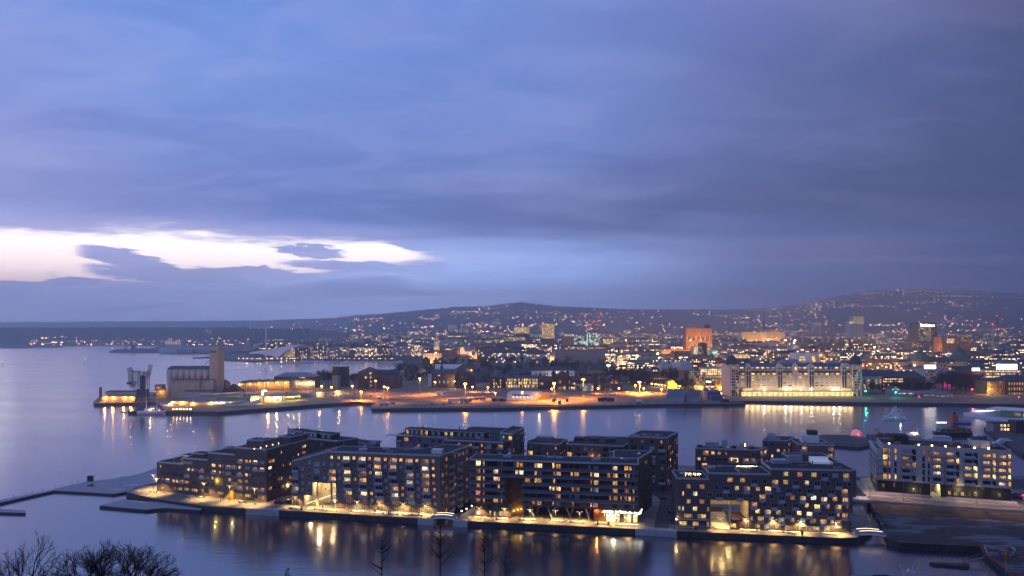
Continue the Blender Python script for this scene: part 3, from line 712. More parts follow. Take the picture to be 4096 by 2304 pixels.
for x0, x1 in ((2030, 2130), (2120, 2200), (2190, 2260)):
 B.part(MB().box(sB(x0), sB(x1) * .999, 5.4, 6.2, zT + .1, zT + .4, M_), 'roof_duct', M_grey)
B.part(MB().box(sB(220), sB(288), -.05, .02, Q, Q + 4.3, M_), 'glazed_entrance', M_glass)
clutter(B, fb, sK, fb.L - 3, 2, 12, zT, 12)
B.finish(BR_PALE)

# ---------------------------------------------------------------- C: long dark block with balcony bands, wood-lined gap and shop
fc = Face(gp(1899.5 - 9, 2067), gp(2556, 2095)); C_ = Bld('apartment_block', 'long dark apartment block with glass balcony bands on splayed columns and a bright shop below', 'apartment block', fc.p)
sC = lambda x: fc.sx(z4(x, 0)[0]); zc_at = lambda x, y: fc.zy(*z4(x, y))
zT = 24.75; Mc = fc.mtx(); DC = 9.5
zf5 = zc_at(1000, 845)            # underside of the raised part
zw = zc_at(620, 478)              # soffit of the gap
fcr_p = gp(*z4(2300, 165), zT)
fcr = Face(fc.pt(fc.L, 0), (fcr_p.x, fcr_p.y))
def cq(x0, x1, d0=0, d1=DC): return quad(fc, sC(x0), sC(x1), d0, d1)
C_.body.prism(cq(95, 525), zc_at(300, 805), zT); C_.body.prism(cq(525, 725), zw, zT - .01); C_.body.prism(cq(725, 2135), zf5, zT - .003)
blk = [tuple(fc.pt(sC(1830), 0, -DC + .01)[:2]), tuple(fc.pt(fc.L, 0, -DC + .01)[:2]), (fcr_p.x, fcr_p.y), tuple(fc.pt(sC(1830), 0, -27)[:2])]
C_.body.prism(blk, Q, zT)
C_.body.prism(cq(150, 590, .8, DC), Q, zc_at(300, 807)); C_.body.prism(cq(1735, 2140, .8, DC), Q, zf5 + .01)
roof_on(C_, cq(95, 2135, -1.7, DC), zT + .02, None, .3); roof_on(C_, [(p[0], p[1]) for p in blk], zT + .015, None, .3)
EC = """192,310,60,V 258,312,25,O 380,322,80,D 475,325,25,B 570,325,78,D 628,325,22,B 665,330,40,O 712,335,46,O 770,335,20,B 888,345,35,W 938,348,58,V 1102,342,26,V 1160,352,58,O 1245,350,60,D 1320,355,45,D 1385,360,60,D 1540,365,30,B 1620,375,60,B 1850,380,62,V 1985,380,50,W 2035,385,26,Y 2074,385,22,B
190,400,58,O 258,400,22,O 403,410,62,V 472,410,20,B 570,412,78,D 657,423,35,V 710,428,56,V 888,440,30,W 940,440,45,B 1110,445,30,O 1165,448,58,O 1325,443,30,W 1385,450,60,O 1560,455,25,W 1622,462,60,V 1775,455,40,O 1850,472,62,W 1975,470,28,O 2015,465,30,C 2070,475,22,B
192,492,60,V 258,490,20,W 405,495,60,W 445,510,14,W 790,515,70,O 885,520,30,W 933,525,56,O 1110,525,30,W 1165,530,40,D 1385,540,60,D 1560,545,22,O 1622,548,58,W 1850,560,62,W 1975,555,28,O 2065,570,30,D
190,580,58,O 258,578,20,O 370,585,50,D 440,600,25,W 933,610,58,D 860,605,60,D 1065,605,24,V 1103,612,24,V 1160,620,60,V 1335,625,30,W 1390,632,60,O 1560,628,22,C 1617,640,58,C 1850,650,62,W 1990,655,60,R 2073,655,22,O
190,668,60,R 258,668,20,O 370,670,96,D 470,672,20,B 858,692,60,D 930,695,62,D 1103,700,20,B 1160,712,60,O 1305,705,30,B 1390,722,60,B 1560,720,22,D 1617,725,58,D 1790,735,20,W 1850,742,62,O 1920,738,16,W 1975,748,40,O 2025,745,36,W 2073,750,22,O
190,750,60,O 258,752,22,W 405,755,60,W 472,760,20,Y 860,780,40,O 930,788,58,O 1100,790,22,O 1160,798,58,B 1340,805,20,O 1390,805,60,D 1558,812,20,W 1610,815,60,O 1845,825,60,D 1990,830,60,D 2073,832,22,B"""
for x, y, w, t in ent(EC): C_.wpx(fc, z4, x, y, w, t, 2.1)
for x, y, w, t in ent("190,845,35,D 190,915,48,V 320,852,50,D 333,920,26,Y 385,930,25,Y 465,858,45,D 465,928,45,Y 530,862,25,D 530,930,22,Y"): C_.wpx(fc, z4, x, y, w, t, 1.7, off=-.78)
for k in range(7):
 for q in (.12, .3, .5, .7, .88):
  r_ = R.random(); C_.win(fcr, q * fcr.L, zT - 2 - 2.9 * k, 1.1, 1.6, 'W' if r_ < .04 else 'B' if r_ < .2 else 'D')
M_gr = mat('glass_balustrade', (.10, .12, .17), .12, var=0, spec=.8)
def band(x0, x1, y0, y1):
 a0, a1 = sC(x0), sC(x1); zr = (zc_at(x0, y0) + zc_at(x1, y1)) / 2
 g = MB(); g.mat(0).box(a0, a1, -1.7, -.0, zr - .75, zr - .5, Mc); g.mat(1).box(a0, a1, -1.7, -1.66, zr - .5, zr + .5, Mc); g.mat(0).box(a0, a1, -1.74, -1.64, zr + .5, zr + .56, Mc)
 C_.part(g, 'balcony', [M_slab, M_gr])
for (y0, y1) in ((345, 412), (432, 502)): band(95, 2125, y0, y1)
for (y0, y1) in ((518, 540), (603, 625), (695, 715)): band(95, 522, y0, y1)
for (y0, y1) in ((553, 590), (638, 682), (728, 778)): band(728, 2125, y0, y1)
for x in (305, 527, 755, 975, 1205, 1435, 1665, 1905):      # dark loggia screens between flats
 C_.part(MB().box(sC(x), sC(x) + .2, -1.6, 0, zc_at(x, 790) if x > 725 or x < 500 else zw, zT - .2, Mc), 'balcony_screen', M_dark)
g = MB().box(sC(525), sC(725), 3.2, 3.4, Q, zw, Mc); g.box(sC(525) - .02, sC(525) + .1, 0.1, 3.2, zc_at(525, 800), zw - .02, Mc); C_.part(g, 'boarded_wall', M_corten)
for x, y in ((610, 905), (655, 893), (700, 885)):
 p = fc.pt(sC(x), zc_at(x, y) - .2, -2.7); C_.part(MB().box(sC(x) - .12, sC(x) + .12, 2.9, 3.18, p.z - .1, p.z + .1, Mc), 'wall_lamp', lamp_mat('yellow_lamp', (1, .8, .2), 10) if 'yellow_lamp' not in MATS else MATS['yellow_lamp'])
 lampkit(C_.r, p - C_.o + fc.n * .1, 90, (1, .78, .12), .05)
for x in (830, 905, 1045, 1105, 1275, 1330, 1505, 1550):
 d = 1.5 if x in (830, 1045, 1275, 1505) else 5.5; s_ = 1.2 if d < 2 else -1.2
 C_.part(MB().tube(fc.pt(sC(x) + s_, Q, -d), fc.pt(sC(x) - s_ * .6, zf5 + .1, -d), .24, .32, 10), 'column', M_conc)
g = MB().box(sC(725), sC(1735), 9.6, 10.0, Q, Q + 3.0, Mc); g.box(sC(725), sC(1735), 4.5, 9.6, Q + .2, Q + .8, Mc); C_.part(g, 'planted_terrace', M_earth)
C_.part(MB().box(sC(1590), sC(1735), 2.0, 2.3, Q, zf5, Mc), 'stair_wall', M_corten); lampkit(C_.r, fc.pt(sC(1625), zf5 - .9, -1.2) - C_.o, 420, (1, .42, .10), .1)
M_shop = pane_mat('shop_interior', [(1, .80, .36, 1), (1, .74, .30, 1)], 2.2, 5.5, .5)
for x, w, y, h in ((1825, 165, 982, 100), (2000, 90, 990, 92), (2097, 60, 992, 92)):
 a, z = sC(x), zc_at(x, y); ww = sC(x + w / 2) - sC(x - w / 2); hh = zc_at(x, y - h / 2) - zc_at(x, y + h / 2)
 PT['S'] = M_shop; C_.win(fc, a, z, ww, hh, 'S', M_frm, -.78)
C_.W.sort(key=lambda q: q[5] != 'S')
lampkit(C_.r, fc.pt(sC(1830), Q + 2.6, 1.0) - C_.o, 260, (1, .82, .45), .6)
M_sign = lamp_mat('lit_sign_letters', (1, .96, .80), 5)
def text_part(parent, org, name, txt, size, loc, ang, m, depth=.05):
 cu = bpy.data.curves.new(name, 'FONT'); cu.body = txt; cu.size = size; cu.extrude = depth; cu.align_x = 'CENTER'; cu.resolution_u = 2
 tmp = bpy.data.objects.new(name, cu); me = bpy.data.meshes.new_from_object(tmp); me.materials.clear(); me.materials.append(m); bpy.data.objects.remove(tmp)
 o = bpy.data.objects.new(name, me); COL.objects.link(o); o.parent = parent; o.location = loc - org; o.rotation_euler = (math.radians(90), 0, ang); return o
for tx, x, y, sz in (('coop prix', 1825, 922, 2.0), ('7-23 alle dager', 2040, 932, 1.35)):
 p = fc.pt(sC(x), zc_at(x, y), -.6); text_part(C_.r, C_.o, 'sign', tx, sz, p, fc.a, M_sign)
p = fcr.pt(2.6, zc_at(2135, 925), .15); text_part(C_.r, C_.o, 'sign', 'coop prix', 1.4, p, fcr.a, M_sign)
for x, y in ((570, 212), (2140, 210)): D = F * (H - zT) / (z4(x, y)[1] - YH); skylight(C_, ((z4(x, 0)[0] - CX) * D / F, D, zT + .1))
D = F * (H - zT) / (z4(0, 270)[1] - YH); skylight(C_, ((z4(1933, 0)[0] - CX) * D / F, D, zT + .1))
clutter(C_, fc, 4, fc.L - 3, 1, 9, zT, 12)
C_.finish(BR_BLK)

# ---------------------------------------------------------------- D: charcoal block with chequered windows and a great opening
fd = Face(gp(2707, 2112), gp(3400, 2131)); Db = Bld('apartment_block', 'charcoal brick apartment block with chequered window bays and a large lit opening in its front', 'apartment block', fd.p)
Db.fr = M_frw
sD = lambda x: fd.sx(z5(x, 0)[0]); zd_at = lambda x, y: fd.zy(*z5(x, y)); Md = fd.mtx()
t1, t2, t3 = zd_at(350, 625), zd_at(900, 568), zd_at(1700, 520); zo = zd_at(775, 872); DD = 14
aO0, aO1 = sD(555), sD(1000)
Db.body.prism(quad(fd, 0, sD(538), 0, DD), Q, t1); Db.body.prism(quad(fd, sD(538), aO0, 0, DD), Q, t2); Db.body.prism(quad(fd, aO0, aO1, 0, DD), zo, t2 - .002)
Db.body.prism(quad(fd, aO1, sD(1258), 0, DD), Q, t2); Db.body.prism(quad(fd, sD(1258), sD(2170), 0, DD), Q, t3)
Db.body.prism(quad(fd, sD(2170), sD(2205), -.02, DD), 9, t3 - .004); Db.body.prism(quad(fd, sD(2205), sD(2245), -.04, DD), 15, t3 - .006)
w3 = quad(fd, sD(1700), sD(2245), DD - .02, 34); Db.body.prism(w3, Q, t3 - .01)
roof_on(Db, quad(fd, 0, sD(538), 0, DD), t1); roof_on(Db, quad(fd, sD(538), sD(1258), 0, DD), t2); roof_on(Db, quad(fd, sD(1258), sD(2245), 0, DD), t3); roof_on(Db, w3, t3 + .005)
ED = """300,710,48,O 457,715,56,O 783,635,66,W 930,640,62,O 1062,650,71,Dt 1185,652,50,D 1428,567,60,Y 1592,573,60,R 1756,577,68,Y 1880,580,76,Dt 2003,587,68,B 2130,588,71,Yt
238,793,24,W 378,796,52,V 625,722,46,D 738,728,71,Dt 862,730,50,Y 978,735,71,Ot 1105,740,50,Y 1225,740,71,Vt 1305,660,71,Wt 1428,662,56,Y 1545,670,71,Dt 1673,668,50,Y 1795,675,71,Dt 1918,680,54,D 2045,685,71,Dt 2167,688,46,D
300,884,48,Y 457,888,56,O 545,806,58,D 660,812,72,Dt 783,815,54,D 900,820,71,Dt 1022,825,54,D 1158,830,71,Wt 1265,830,56,D 1345,750,48,B 1465,758,72,Dt 1590,757,50,D 1712,765,72,Dt 1836,765,50,D 1960,770,72,Dt 2110,770,71,Wt
195,963,30,Y 238,965,24,V 378,970,54,V 527,978,22,O 1060,920,71,Ot 1183,918,46,D 1300,930,71,Dt 1382,845,72,Dt 1505,842,54,O 1627,850,71,Vt 1750,845,62,V 1873,860,71,Vt 1998,857,56,W 2123,868,71,Wt
1103,998,56,V 1220,1008,71,Vt 1342,1010,50,Y 1422,925,48,D 1543,930,71,Dt 1673,930,46,W 1792,945,71,Vt 1910,942,52,O 2038,950,71,Wt 2140,940,20,O
300,1053,100,Y 455,1058,100,Y 1035,1082,26,Y 1138,1085,71,Yt 1260,1090,56,Y 1380,1100,72,Ct 1462,1022,71,Dt 1585,1020,56,V 1705,1030,71,Vt 1828,1025,54,D 1953,1035,71,Dt 2035,1035,30,W 2115,1045,71,Wt
1500,1100,55,Y 1625,1108,71,Ct 1745,1112,55,O 1868,1120,74,Wt 1965,1120,36,Y 2038,1128,71,Yt
240,1138,90,W 385,1145,70,Y 525,1150,30,Y 820,1165,68,V 967,1165,26,C 1100,1170,56,Y 1217,1180,74,C 1338,1182,56,Y 1457,1190,74,W 1580,1192,56,Y 1742,1200,150,Y 1905,1200,56,Y"""
for x, y, w, t in ent(ED):
 tall = len(t) > 1
 a, z = Db.wpx(fd, z5, x, y, w, t[0], 1.6, off=.06 if x > 2150 else 0.)
 if tall: Db.balc(fd, a, z - 1.9, 2.2 + .1, .25, 'panel')
g = MB(); g.box(aO0, aO1, 12.6, 12.8, Q + 6, zo, Md); g.box(aO0 - .02, aO0 + .12, .1, 13, Q, zo - .02, Md); g.box(aO1 - .12, aO1 + .02, .1, 13, Q, zo - .02, Md); g.box(sD(785) - .3, sD(785) + .3, .05, .7, Q, zo + .1, Md)
Db.part(g, 'passage_wall', M_cream)
g = MB()
for i in range(12): g.box(aO0 + .2, sD(780), .6 + i * .7, .6 + (i + 1) * .7, Q, Q + .33 * (i + 1), Md)
Db.part(g, 'stair', M_conc)
Db.part(MB().box(sD(800), aO1 - .2, .05, 3.5, Q, Q + 3.6, Md).box(sD(800), aO1 - .2, 3.5, 12, Q + 3.2, Q + 3.4, Md), 'courtyard_deck', BR_RED, uv=True)
Db.part(MB().box(sD(600), sD(760), 9.5, 12, Q + 4, Q + 5, Md), 'planter', M_earth)
for x, y, e_ in ((812, 945, 380), (782, 992, 380), (700, 880, 420), (600, 900, 200)):
 px, py = z5(x, y); lampkit(Db.r, fd.pt(fd.sx(px), H - (py - YH) * (fd.D(px) + 3) / F, -3) - Db.o, e_, (1, .68, .25), .12)
def fairy(b, name, pts, m, r=.07, n=40, amp=.2, label=None):
 g = MB()
 for i in range(n):
  t_ = i / (n - 1) * (len(pts) - 1); k = min(int(t_), len(pts) - 2); p = Vector(pts[k]).lerp(Vector(pts[k + 1]), t_ - k) + Vector((R.uniform(-amp, amp), R.uniform(-amp, amp), R.uniform(-amp, amp)))
  g.box(p.x - r, p.x + r, p.y - r, p.y + r, p.z - r, p.z + r)
 return b.part(g, name, m)
M_fairy = lamp_mat('fairy_bulbs', (1, .70, .28), 9)
fairy(Db, 'string_lights', [fd.pt(sD(880), zd_at(880, 905) + .6, -6), fd.pt(sD(990), zd_at(990, 895) + .6, -6)], M_fairy, .07, 60, .5)
fairy(Db, 'string_lights', [fd.pt(sD(290), t1 + 1.0, -3), fd.pt(sD(460), t1 + 1.0, -3)], M_fairy, .06, 70, .55)
fairy(Db, 'string_lights', [fd.pt(sD(935), t2 + .9, -10), fd.pt(sD(1170), t2 + .9, -10)], M_fairy, .06, 70, .2)
Db.part(MB().box(sD(290), sD(470), 2.5, 4.2, t1 + .1, t1 + 1.0, Md), 'roof_planter', M_earth)
Db.part(MB().box(sD(895), sD(900), 0.3, 9, t2 + .1, t2 + 1.0, Md), 'terrace_screen', M_edge)
a0, a1 = sD(1800) + 1.6, sD(2020) + 2.2
M_sky = mat('pale_glazing', (.60, .64, .72), .3, var=.06, emit=(.75, .80, 1, 1), est=.16)
g = MB(); g.mat(0)
for i in range(6): g.box(a0 + (a1 - a0) * i / 6 + .06, a0 + (a1 - a0) * (i + 1) / 6 - .06, 10, 14.5, t3 + .3, t3 + 1.1, Md)
g.mat(1).box(a0 - .1, a1 + .1, 9.8, 14.8, t3 + .1, t3 + .35, Md); g.mat(0).box(a0, a1, 14.5, 14.7, t3 + .3, t3 + 2.3, Md)
Db.part(g, 'roof_glazing', [M_sky, M_edge])
Db.part(MB().box(sD(1655) + 4, sD(1760) + 4, 15, 19, t3, t3 + 2.6, Md), 'stair_tower', BR_RED, uv=True)
Db.part(MB().box(sD(1300) + 2, sD(1480) + 2, 9.5, 13, t3 + .1, t3 + 1.6, Md).box(sD(1520) + 2, sD(1650) + 3, 12.5, 13.8, t3 + .1, t3 + 3.0, Md), 'roof_plant_box', M_edge)
Db.part(MB().box(sD(180), sD(550), -1.2, .0, Q + 3.3, Q + 3.5, Md), 'canopy', M_edge)
clutter(Db, fd, 1, sD(520), 1, 12, t1, 4); clutter(Db, fd, sD(560), sD(1240), 1, 12, t2, 6); clutter(Db, fd, sD(1300), sD(2200), 1, 20, t3, 8)
Db.finish(BR_D)

# ---------------------------------------------------------------- E: pale block on a dark base
ZE = 4.2
fe = Face(gp(3507, 1968, ZE), gp(4047, 2008, ZE)); E_ = Bld('apartment_block', 'pale grey apartment block with stacked white balconies above a black ground floor', 'apartment block', fe.p, ZE)
sE = lambda x: fe.sx(z6(x, 0)[0]); ze_at = lambda x, y: fe.zy(*z6(x, y)); Me = fe.mtx()
zT = ze_at(900, 397); zM = (ze_at(330, 683) + ze_at(1400, 706)) / 2; dE = 18
lp = Vector(((3478 - CX) * 322 / F, 322)); fel = Face(lp, fe.pt(0, 0))
aF = sE(372)
E_.body.prism([tuple(fe.pt(aF, 0)[:2]), tuple(fe.pt(fe.L, 0)[:2]), tuple(fe.pt(fe.L, 0, -dE)[:2]), tuple(fe.pt(aF, 0, -dE)[:2])], zM, zT)
E_.body.prism([tuple(fe.pt(0, 0)[:2]), tuple(fe.pt(aF + .01, 0)[:2]), tuple(fe.pt(aF + .01, 0, -dE)[:2]), tuple(lp)], zM, zT - 2.6)
roof_on(E_, quad(fe, aF, fe.L, 0, dE), zT, None, .5, em=M_E); roof_on(E_, [tuple(fe.pt(0, 0)[:2]), tuple(fe.pt(aF, 0)[:2]), tuple(fe.pt(aF, 0, -dE)[:2]), tuple(lp)], zT - 2.6, None, .9, em=M_E)
a_g0, a_g1 = sE(765), sE(850)
g = MB(); g.prism([tuple(fe.pt(.3, 0, -.3)[:2]), tuple(fe.pt(a_g0, 0, -.3)[:2]), tuple(fe.pt(a_g0, 0, -dE)[:2]), tuple(lp + Vector((.3, 0)))], ZE, zM); g.prism(quad(fe, a_g1, fe.L - .2, .3, dE), ZE, zM)
M_blk = mat('black_boards', (.022, .020, .022), .7, var=.3); E_.part(g, 'ground_floor', M_blk)
g = MB().box(a_g0 - .02, a_g0 + .1, .3, dE, ZE, zM, Me).box(a_g1 - .1, a_g1 + .02, .3, dE, ZE, zM, Me); E_.part(g, 'passage_wall', M_cream)
lampkit(E_.r, fe.pt((a_g0 + a_g1) / 2, ZE + 3.4, -4) - E_.o, 900, (1, .85, .45), .3)
g = MB().box(0, a_g0, -3.2, -2.9, ZE - .8, ZE + .9, Me).box(sE(885), fe.L + 1, -3.2, -2.9, ZE - .8, ZE + .9, Me); E_.part(g, 'podium_wall', M_E)
cols = [(393, 38, 0), (428, 16, 0), (477, 20, 0), (565, 62, 1), (628, 36, 0), (708, 20, 0), (752, 16, 0), (818, 62, 1), (928, 62, 1), (988, 28, 0), (1078, 62, 1), (1136, 34, 0), (1228, 62, 1), (1290, 28, 0), (1358, 62, 1), (1415, 26, 0)]
pats = ["OOWBDOOOWDDDWYWV", "VOYODDOWWVDDWVWO", "OODOWDDWDDWVOOWV", "DDDDBDDVDDWVWVWV", "WWVDDDDDDWDDDDVW"]
for r_, pt_ in enumerate(pats):
 z = zT - 2.35 - r_ * (zT - 2.35 - zM - 1.8) / 4
 for (x, w, bal), t in zip(cols, pt_):
  a = sE(x); ww = sE(x + w / 2) - sE(x - w / 2)
  E_.win(fe, a, z, ww, 1.5 if bal else 2.2, t)
  if bal: E_.balc(fe, a + .1, z - 1.35, 4.3, 1.2, 'panel')
 for k in range(5): E_.win(fel, 2.2 + k * (fel.L - 4) / 4, z - (0 if r_ else .1), 1.6, 2.2, 'D') if r_ else None
 if r_: E_.balc(fe, aF / 2 - .3, z - 1.3, 2.6, .8, 'rail')
for x, y, w, t in ent("380,705,20,Y 468,698,16,W 525,740,12,D 565,742,18,D 630,742,42,O 705,700,14,D 683,745,10,C 720,705,20,D 922,765,22,V 975,772,30,V 1030,775,30,V 1088,778,20,C 1140,775,26,V 1200,780,28,D 1278,782,28,D 1335,782,28,Y 1392,785,44,D 1220,718,20,D 1195,720,14,Y 1330,722,18,D 880,708,10,D 940,712,16,D"):
 E_.wpx(fe, z6, x, y, w, t, 1.6, off=-.28)
for x, y, e_ in ((632, 738, 260), (1000, 740, 600), (1140, 765, 300), (1320, 770, 120)): lampkit(E_.r, fe.pt(sE(x), ze_at(x, y), 1.3) - E_.o, e_, (1, .78, .35), .12)
E_.part(MB().box(sE(487), sE(605), 6, 13, zT, zT + 3.6, Me), 'penthouse', M_blk); E_.part(MB().box(sE(1130), sE(1280), 4, 11, zT, zT + 3.4, Me), 'penthouse', M_E)
roof_on(E_, quad(fe, sE(1130), sE(1280), 4, 11), zT + 3.4, None, .1, 'penthouse_roof')
for x in (676, 785, 897, 1008, 1137, 1253, 430): E_.part(MB().box(sE(x) - .25, sE(x) + .25, 1.5, 1.9, zT + .3, zT + .8, Me), 'roof_lamp', MATS['terrace_lamp'])
for x in (676, 897, 1253): lampkit(E_.r, fe.pt(sE(x), zT + 1.2, -1.4) - E_.o, 60, (1, .75, .4), .1)
for x0, x1 in ((640, 700), (720, 860), (880, 1000), (1020, 1120), (1290, 1400)): E_.part(MB().box(sE(x0), sE(x1), 3, 4.5, zT + .1, zT + 1.0, Me), 'roof_planter', M_earth)
clutter(E_, fe, aF + 2, fe.L - 2, 2, 16, zT, 14)
E_.finish(M_E)
# ================================================================ second row of blocks behind
ORD = ['leftmost', 'second from left', 'third from left', 'fourth from left', 'fifth from left', 'sixth from left', 'seventh from left', 'eighth from left', 'ninth from left', 'tenth from left']
NUM = ['first', 'second', 'third', 'fourth', 'fifth', 'sixth', 'seventh', 'eighth', 'ninth', 'tenth', 'eleventh', 'twelfth', 'thirteenth', 'fourteenth', 'fifteenth', 'sixteenth', 'seventeenth', 'eighteenth', 'nineteenth', 'twentieth']
def ordn(i):
 T_ = {20: 'twenty', 30: 'thirty', 40: 'forty', 50: 'fifty', 60: 'sixty', 70: 'seventy', 80: 'eighty', 90: 'ninety', 100: 'hundredy'}
 if i < 20: return NUM[i]
 t_ = (i + 1) // 10 * 10; k = (i + 1) % 10
 return (T_[t_][:-1] + 'ieth') if k == 0 else T_[t_] + '-' + NUM[k - 1]
def back_block(label, FL, FR, BR, z, wm, rowsn, sp, lit, seed, deep=1.0, extra=None, frame=None, balc=.25, gp_z=Q):
 r = random.Random(seed)
 a, b_, c = gp(FL[0], FL[1], z), gp(FR[0], FR[1], z), gp(BR[0], BR[1], z)
 d = c + (a - b_)
 f = Face(a, b_); f2 = Face(b_, c); b = Bld('apartment_block', label, 'apartment block', (a.x, a.y), gp_z, 'apartment blocks of the second row'); b.fr = frame or M_frm
 pg = [(a.x, a.y), (b_.x, b_.y), (c.x, c.y), (d.x, d.y)]
 b.body.prism(pg, gp_z, z); roof_on(b, pg, z)
 for ff in (f, f2):
  n = max(2, int(ff.L / sp))
  for k in range(rowsn):
   for i in range(n):
    if r.random() < .12: continue
    q = r.random(); t = r.choice('WVWO') if q < lit * .6 else 'O' if q < lit else r.choice('DDDB')
    w = r.choice((.9, 1.5, 2.4))
    zz = z - 1.9 - 2.95 * k
    b.win(ff, (i + .5 + r.uniform(-.12, .12)) * ff.L / n, zz, w, 1.5 if w < 2 else 2.0, t)
    if w > 2 and r.random() < balc * 2: b.balc(ff, (i + .5) * ff.L / n, zz - 1.2, 3.2, 1.1, r.choice(('panel', 'rail')))
 if extra: extra(b, f, f2, z)
 clutter(b, f, 0, f.L, 0, 9, z, 7)
 b.finish(wm); return b
def pent(b, f, a0, a1, d0, d1, z, h, m, rc=None, lit=0.):
 b.part(MB().prism(quad(f, a0, a1, d0, d1), z, z + h), 'penthouse', m, uv=True); roof_on(b, quad(f, a0 - .3, a1 + .3, d0 - .3, d1 + .3), z + h, None, .08, 'penthouse_roof')
 n = int((a1 - a0) / 2.6)
 for i in range(n):
  b.win(f, a0 + (i + .5) * (a1 - a0) / n, z + h / 2, 1.7, h - 1.0, 'Y' if R.random() < lit else 'B', off=-d0 + .0)
def exF(b, f, f2, z):
 pent(b, f, 3, 12, 3, 9, z, 3.0, M_dark); pent(b, f, 14, 22, 3, 9, z, 2.7, M_dark); pent(b, f, 24, 31, 3, 9, z, 2.6, M_dark)
 b.part(MB().box(-1.5, f.L + 1.2, -1.2, 1, z + .3, z + .5, f.mtx()), 'canopy', M_edge)
 b.part(MB().tube(f.pt(2, z, -4), f.pt(2, z + 4.6, -4), .06).lathe(f.pt(2, z + 2.0, -4), [(.25, 0), (.45, .6), (.1, 2.6)], 8), 'folded_parasol', mat('navy_cloth', (.03, .05, .14), .9))
back_block('dark flat-roofed block behind the stepped brick block with roof cabins', (1118, 1745), (1345, 1767), (1432, 1753), 22, BR_BLK, 7, 3.4, .25, 11, extra=exF)
back_block('low dark brick wing right of the block with roof cabins', (1405, 1768), (1492, 1779), (1520, 1768), 18, BR_BLK, 5, 3.4, .12, 12)
def exG(b, f, f2, z):
 pent(b, f, 4, 17, 2, 8, z, 3.3, M_dark, lit=.6); pent(b, f, 18, 24, 2, 8, z, 3.0, M_dark); pent(b, f, 25, 31, 2, 8, z, 3.0, M_dark, lit=.4); pent(b, f, 32, f.L, 2, 8, z, 3.0, M_dark)
 b.part(MB().box(-5, 10, -2.5, 1, z + .1, z + .3, f.mtx()), 'canopy', M_edge)
 b.part(MB().box(4.5, 9.6, -.3, -.05, 8, z - 3, f.mtx()), 'pink_wall_panel', mat('mauve_panel', (.30, .16, .28), .8)); b.part(MB().box(9.7, 14, -.3, -.05, 8, z - 5.5, f.mtx()), 'blue_wall_panel', mat('turquoise_panel', (.03, .26, .34), .8))
 for x in (13, 33): b.part(MB().tube(f.pt(x, z + 3, -4), f.pt(x, z + 6, -4), .05).lathe(f.pt(x, z + 3.6, -4), [(.2, 0), (.35, .5), (.06, 2.2)], 8), 'folded_parasol', MATS['navy_cloth'])
M_mauve = mat('mauve_render', (.17, .13, .19), .85, var=.15)
back_block('mauve block with a row of black roof cabins behind the grey brick block', (1585, 1741), (1935, 1757), (1960, 1743), 21, M_mauve, 6, 3.6, .35, 13, extra=exG)
back_block('red-brown brick block with warm windows between mauve block and dark tower', (1776, 1760), (2014, 1771), (2096, 1716), 21, BR_RED, 7, 3.0, .36, 14)
def exG2(b, f, f2, z):
 b.part(MB().box(-.1, 1.9, -.1, .1, 6, z, f.mtx()), 'blue_wall_panel', MATS['turquoise_panel'])
back_block('tall dark block with roof cabins, right end of the mauve and red row', (2000, 1732), (2052, 1738), (2097, 1710), 25, BR_BLK, 8, 3.4, .15, 15, extra=exG2)
def exH(b, f, f2, z):
 b.part(MB().box(4, 12, 2, 7, z, z + 2.8, f.mtx()), 'penthouse', M_grey); b.part(MB().box(.5, f.L - .5, .4, .5, z + .3, z + 1.3, f.mtx()), 'roof_railing', M_gr)
back_block('small dark brick block with a roof terrace behind the balcony-band block', (2108, 1771), (2236, 1778), (2271, 1757), 19, BR_GREY, 6, 3.4, .34, 16, extra=exH)
def exH2(b, f, f2, z):
 for a_ in (3, 10, 18): b.part(MB().box(a_, a_ + 5, 3, 8, z, z + 2.8, f.mtx()), 'penthouse', M_dark)
 b.part(MB().box(.5, f.L - .5, .4, .5, z + .3, z + 1.3, f.mtx()), 'roof_railing', M_gr)
 b.part(MB().lathe(f.pt(12, z - 6, .5), [(.05, 0), (.2, .1), (.05, .3)], 8), 'wall_lamp', MATS['terrace_lamp']); lampkit(b.r, f.pt(12, z - 5.5, 1) - b.o, 200, (1, .5, .15), .1)
back_block('wide dark brick block with a railed roof terrace, middle of the second row', (2268, 1776), (2494, 1785), (2560, 1752), 20, BR_GREY, 7, 3.3, .30, 17, extra=exH2)
back_block('dark terraced tower block on the street side of the second row', (2512, 1746), (2668, 1752), (2712, 1728), 26.5, BR_BLK, 8, 3.6, .22, 18)
back_block('stepped dark brick block with a white sofa terrace beside the street', (2540, 1786), (2668, 1790), (2705, 1760), 21, BR_GREY, 7, 4.2, .30, 19)
def exJ(b, f, f2, z):
 b.part(MB().box(5, 11, 3, 7, z, z + 2.6, f.mtx()).box(12.5, 15, 4, 7, z, z + 3.6, f.mtx()).box(20, 22.5, 3, 6, z, z + 2.6, f.mtx()), 'roof_plant_box', M_edge)
 for a_ in (1, 17, 24): b.part(MB().box(a_, a_ + 2.5, 2, 4, z, z + 1.1, f.mtx()), 'roof_planter', M_earth)
 skylight(b, f.pt(15, z + .1, -2), 1.1); fairy(b, 'string_lights', [f.pt(16.2, z - 4, .5), f.pt(19, z - 4, .5), f.pt(19, z - 5.6, .5), f.pt(16.2, z - 5.6, .5), f.pt(16.2, z - 4, .5)], M_fairy, .05, 36, .04)
 b.part(MB().box(22.6, 22.9, 2.9, 3.2, z + 1.2, z + 2.4, f.mtx()), 'roof_lamp', MATS['terrace_lamp'])
back_block('grey brick block with roof garden boxes behind the charcoal block', (2781, 1793), (3026, 1801), (3066, 1792), 19.5, BR_D, 6, 2.9, .34, 20, frame=M_frw, extra=exJ)
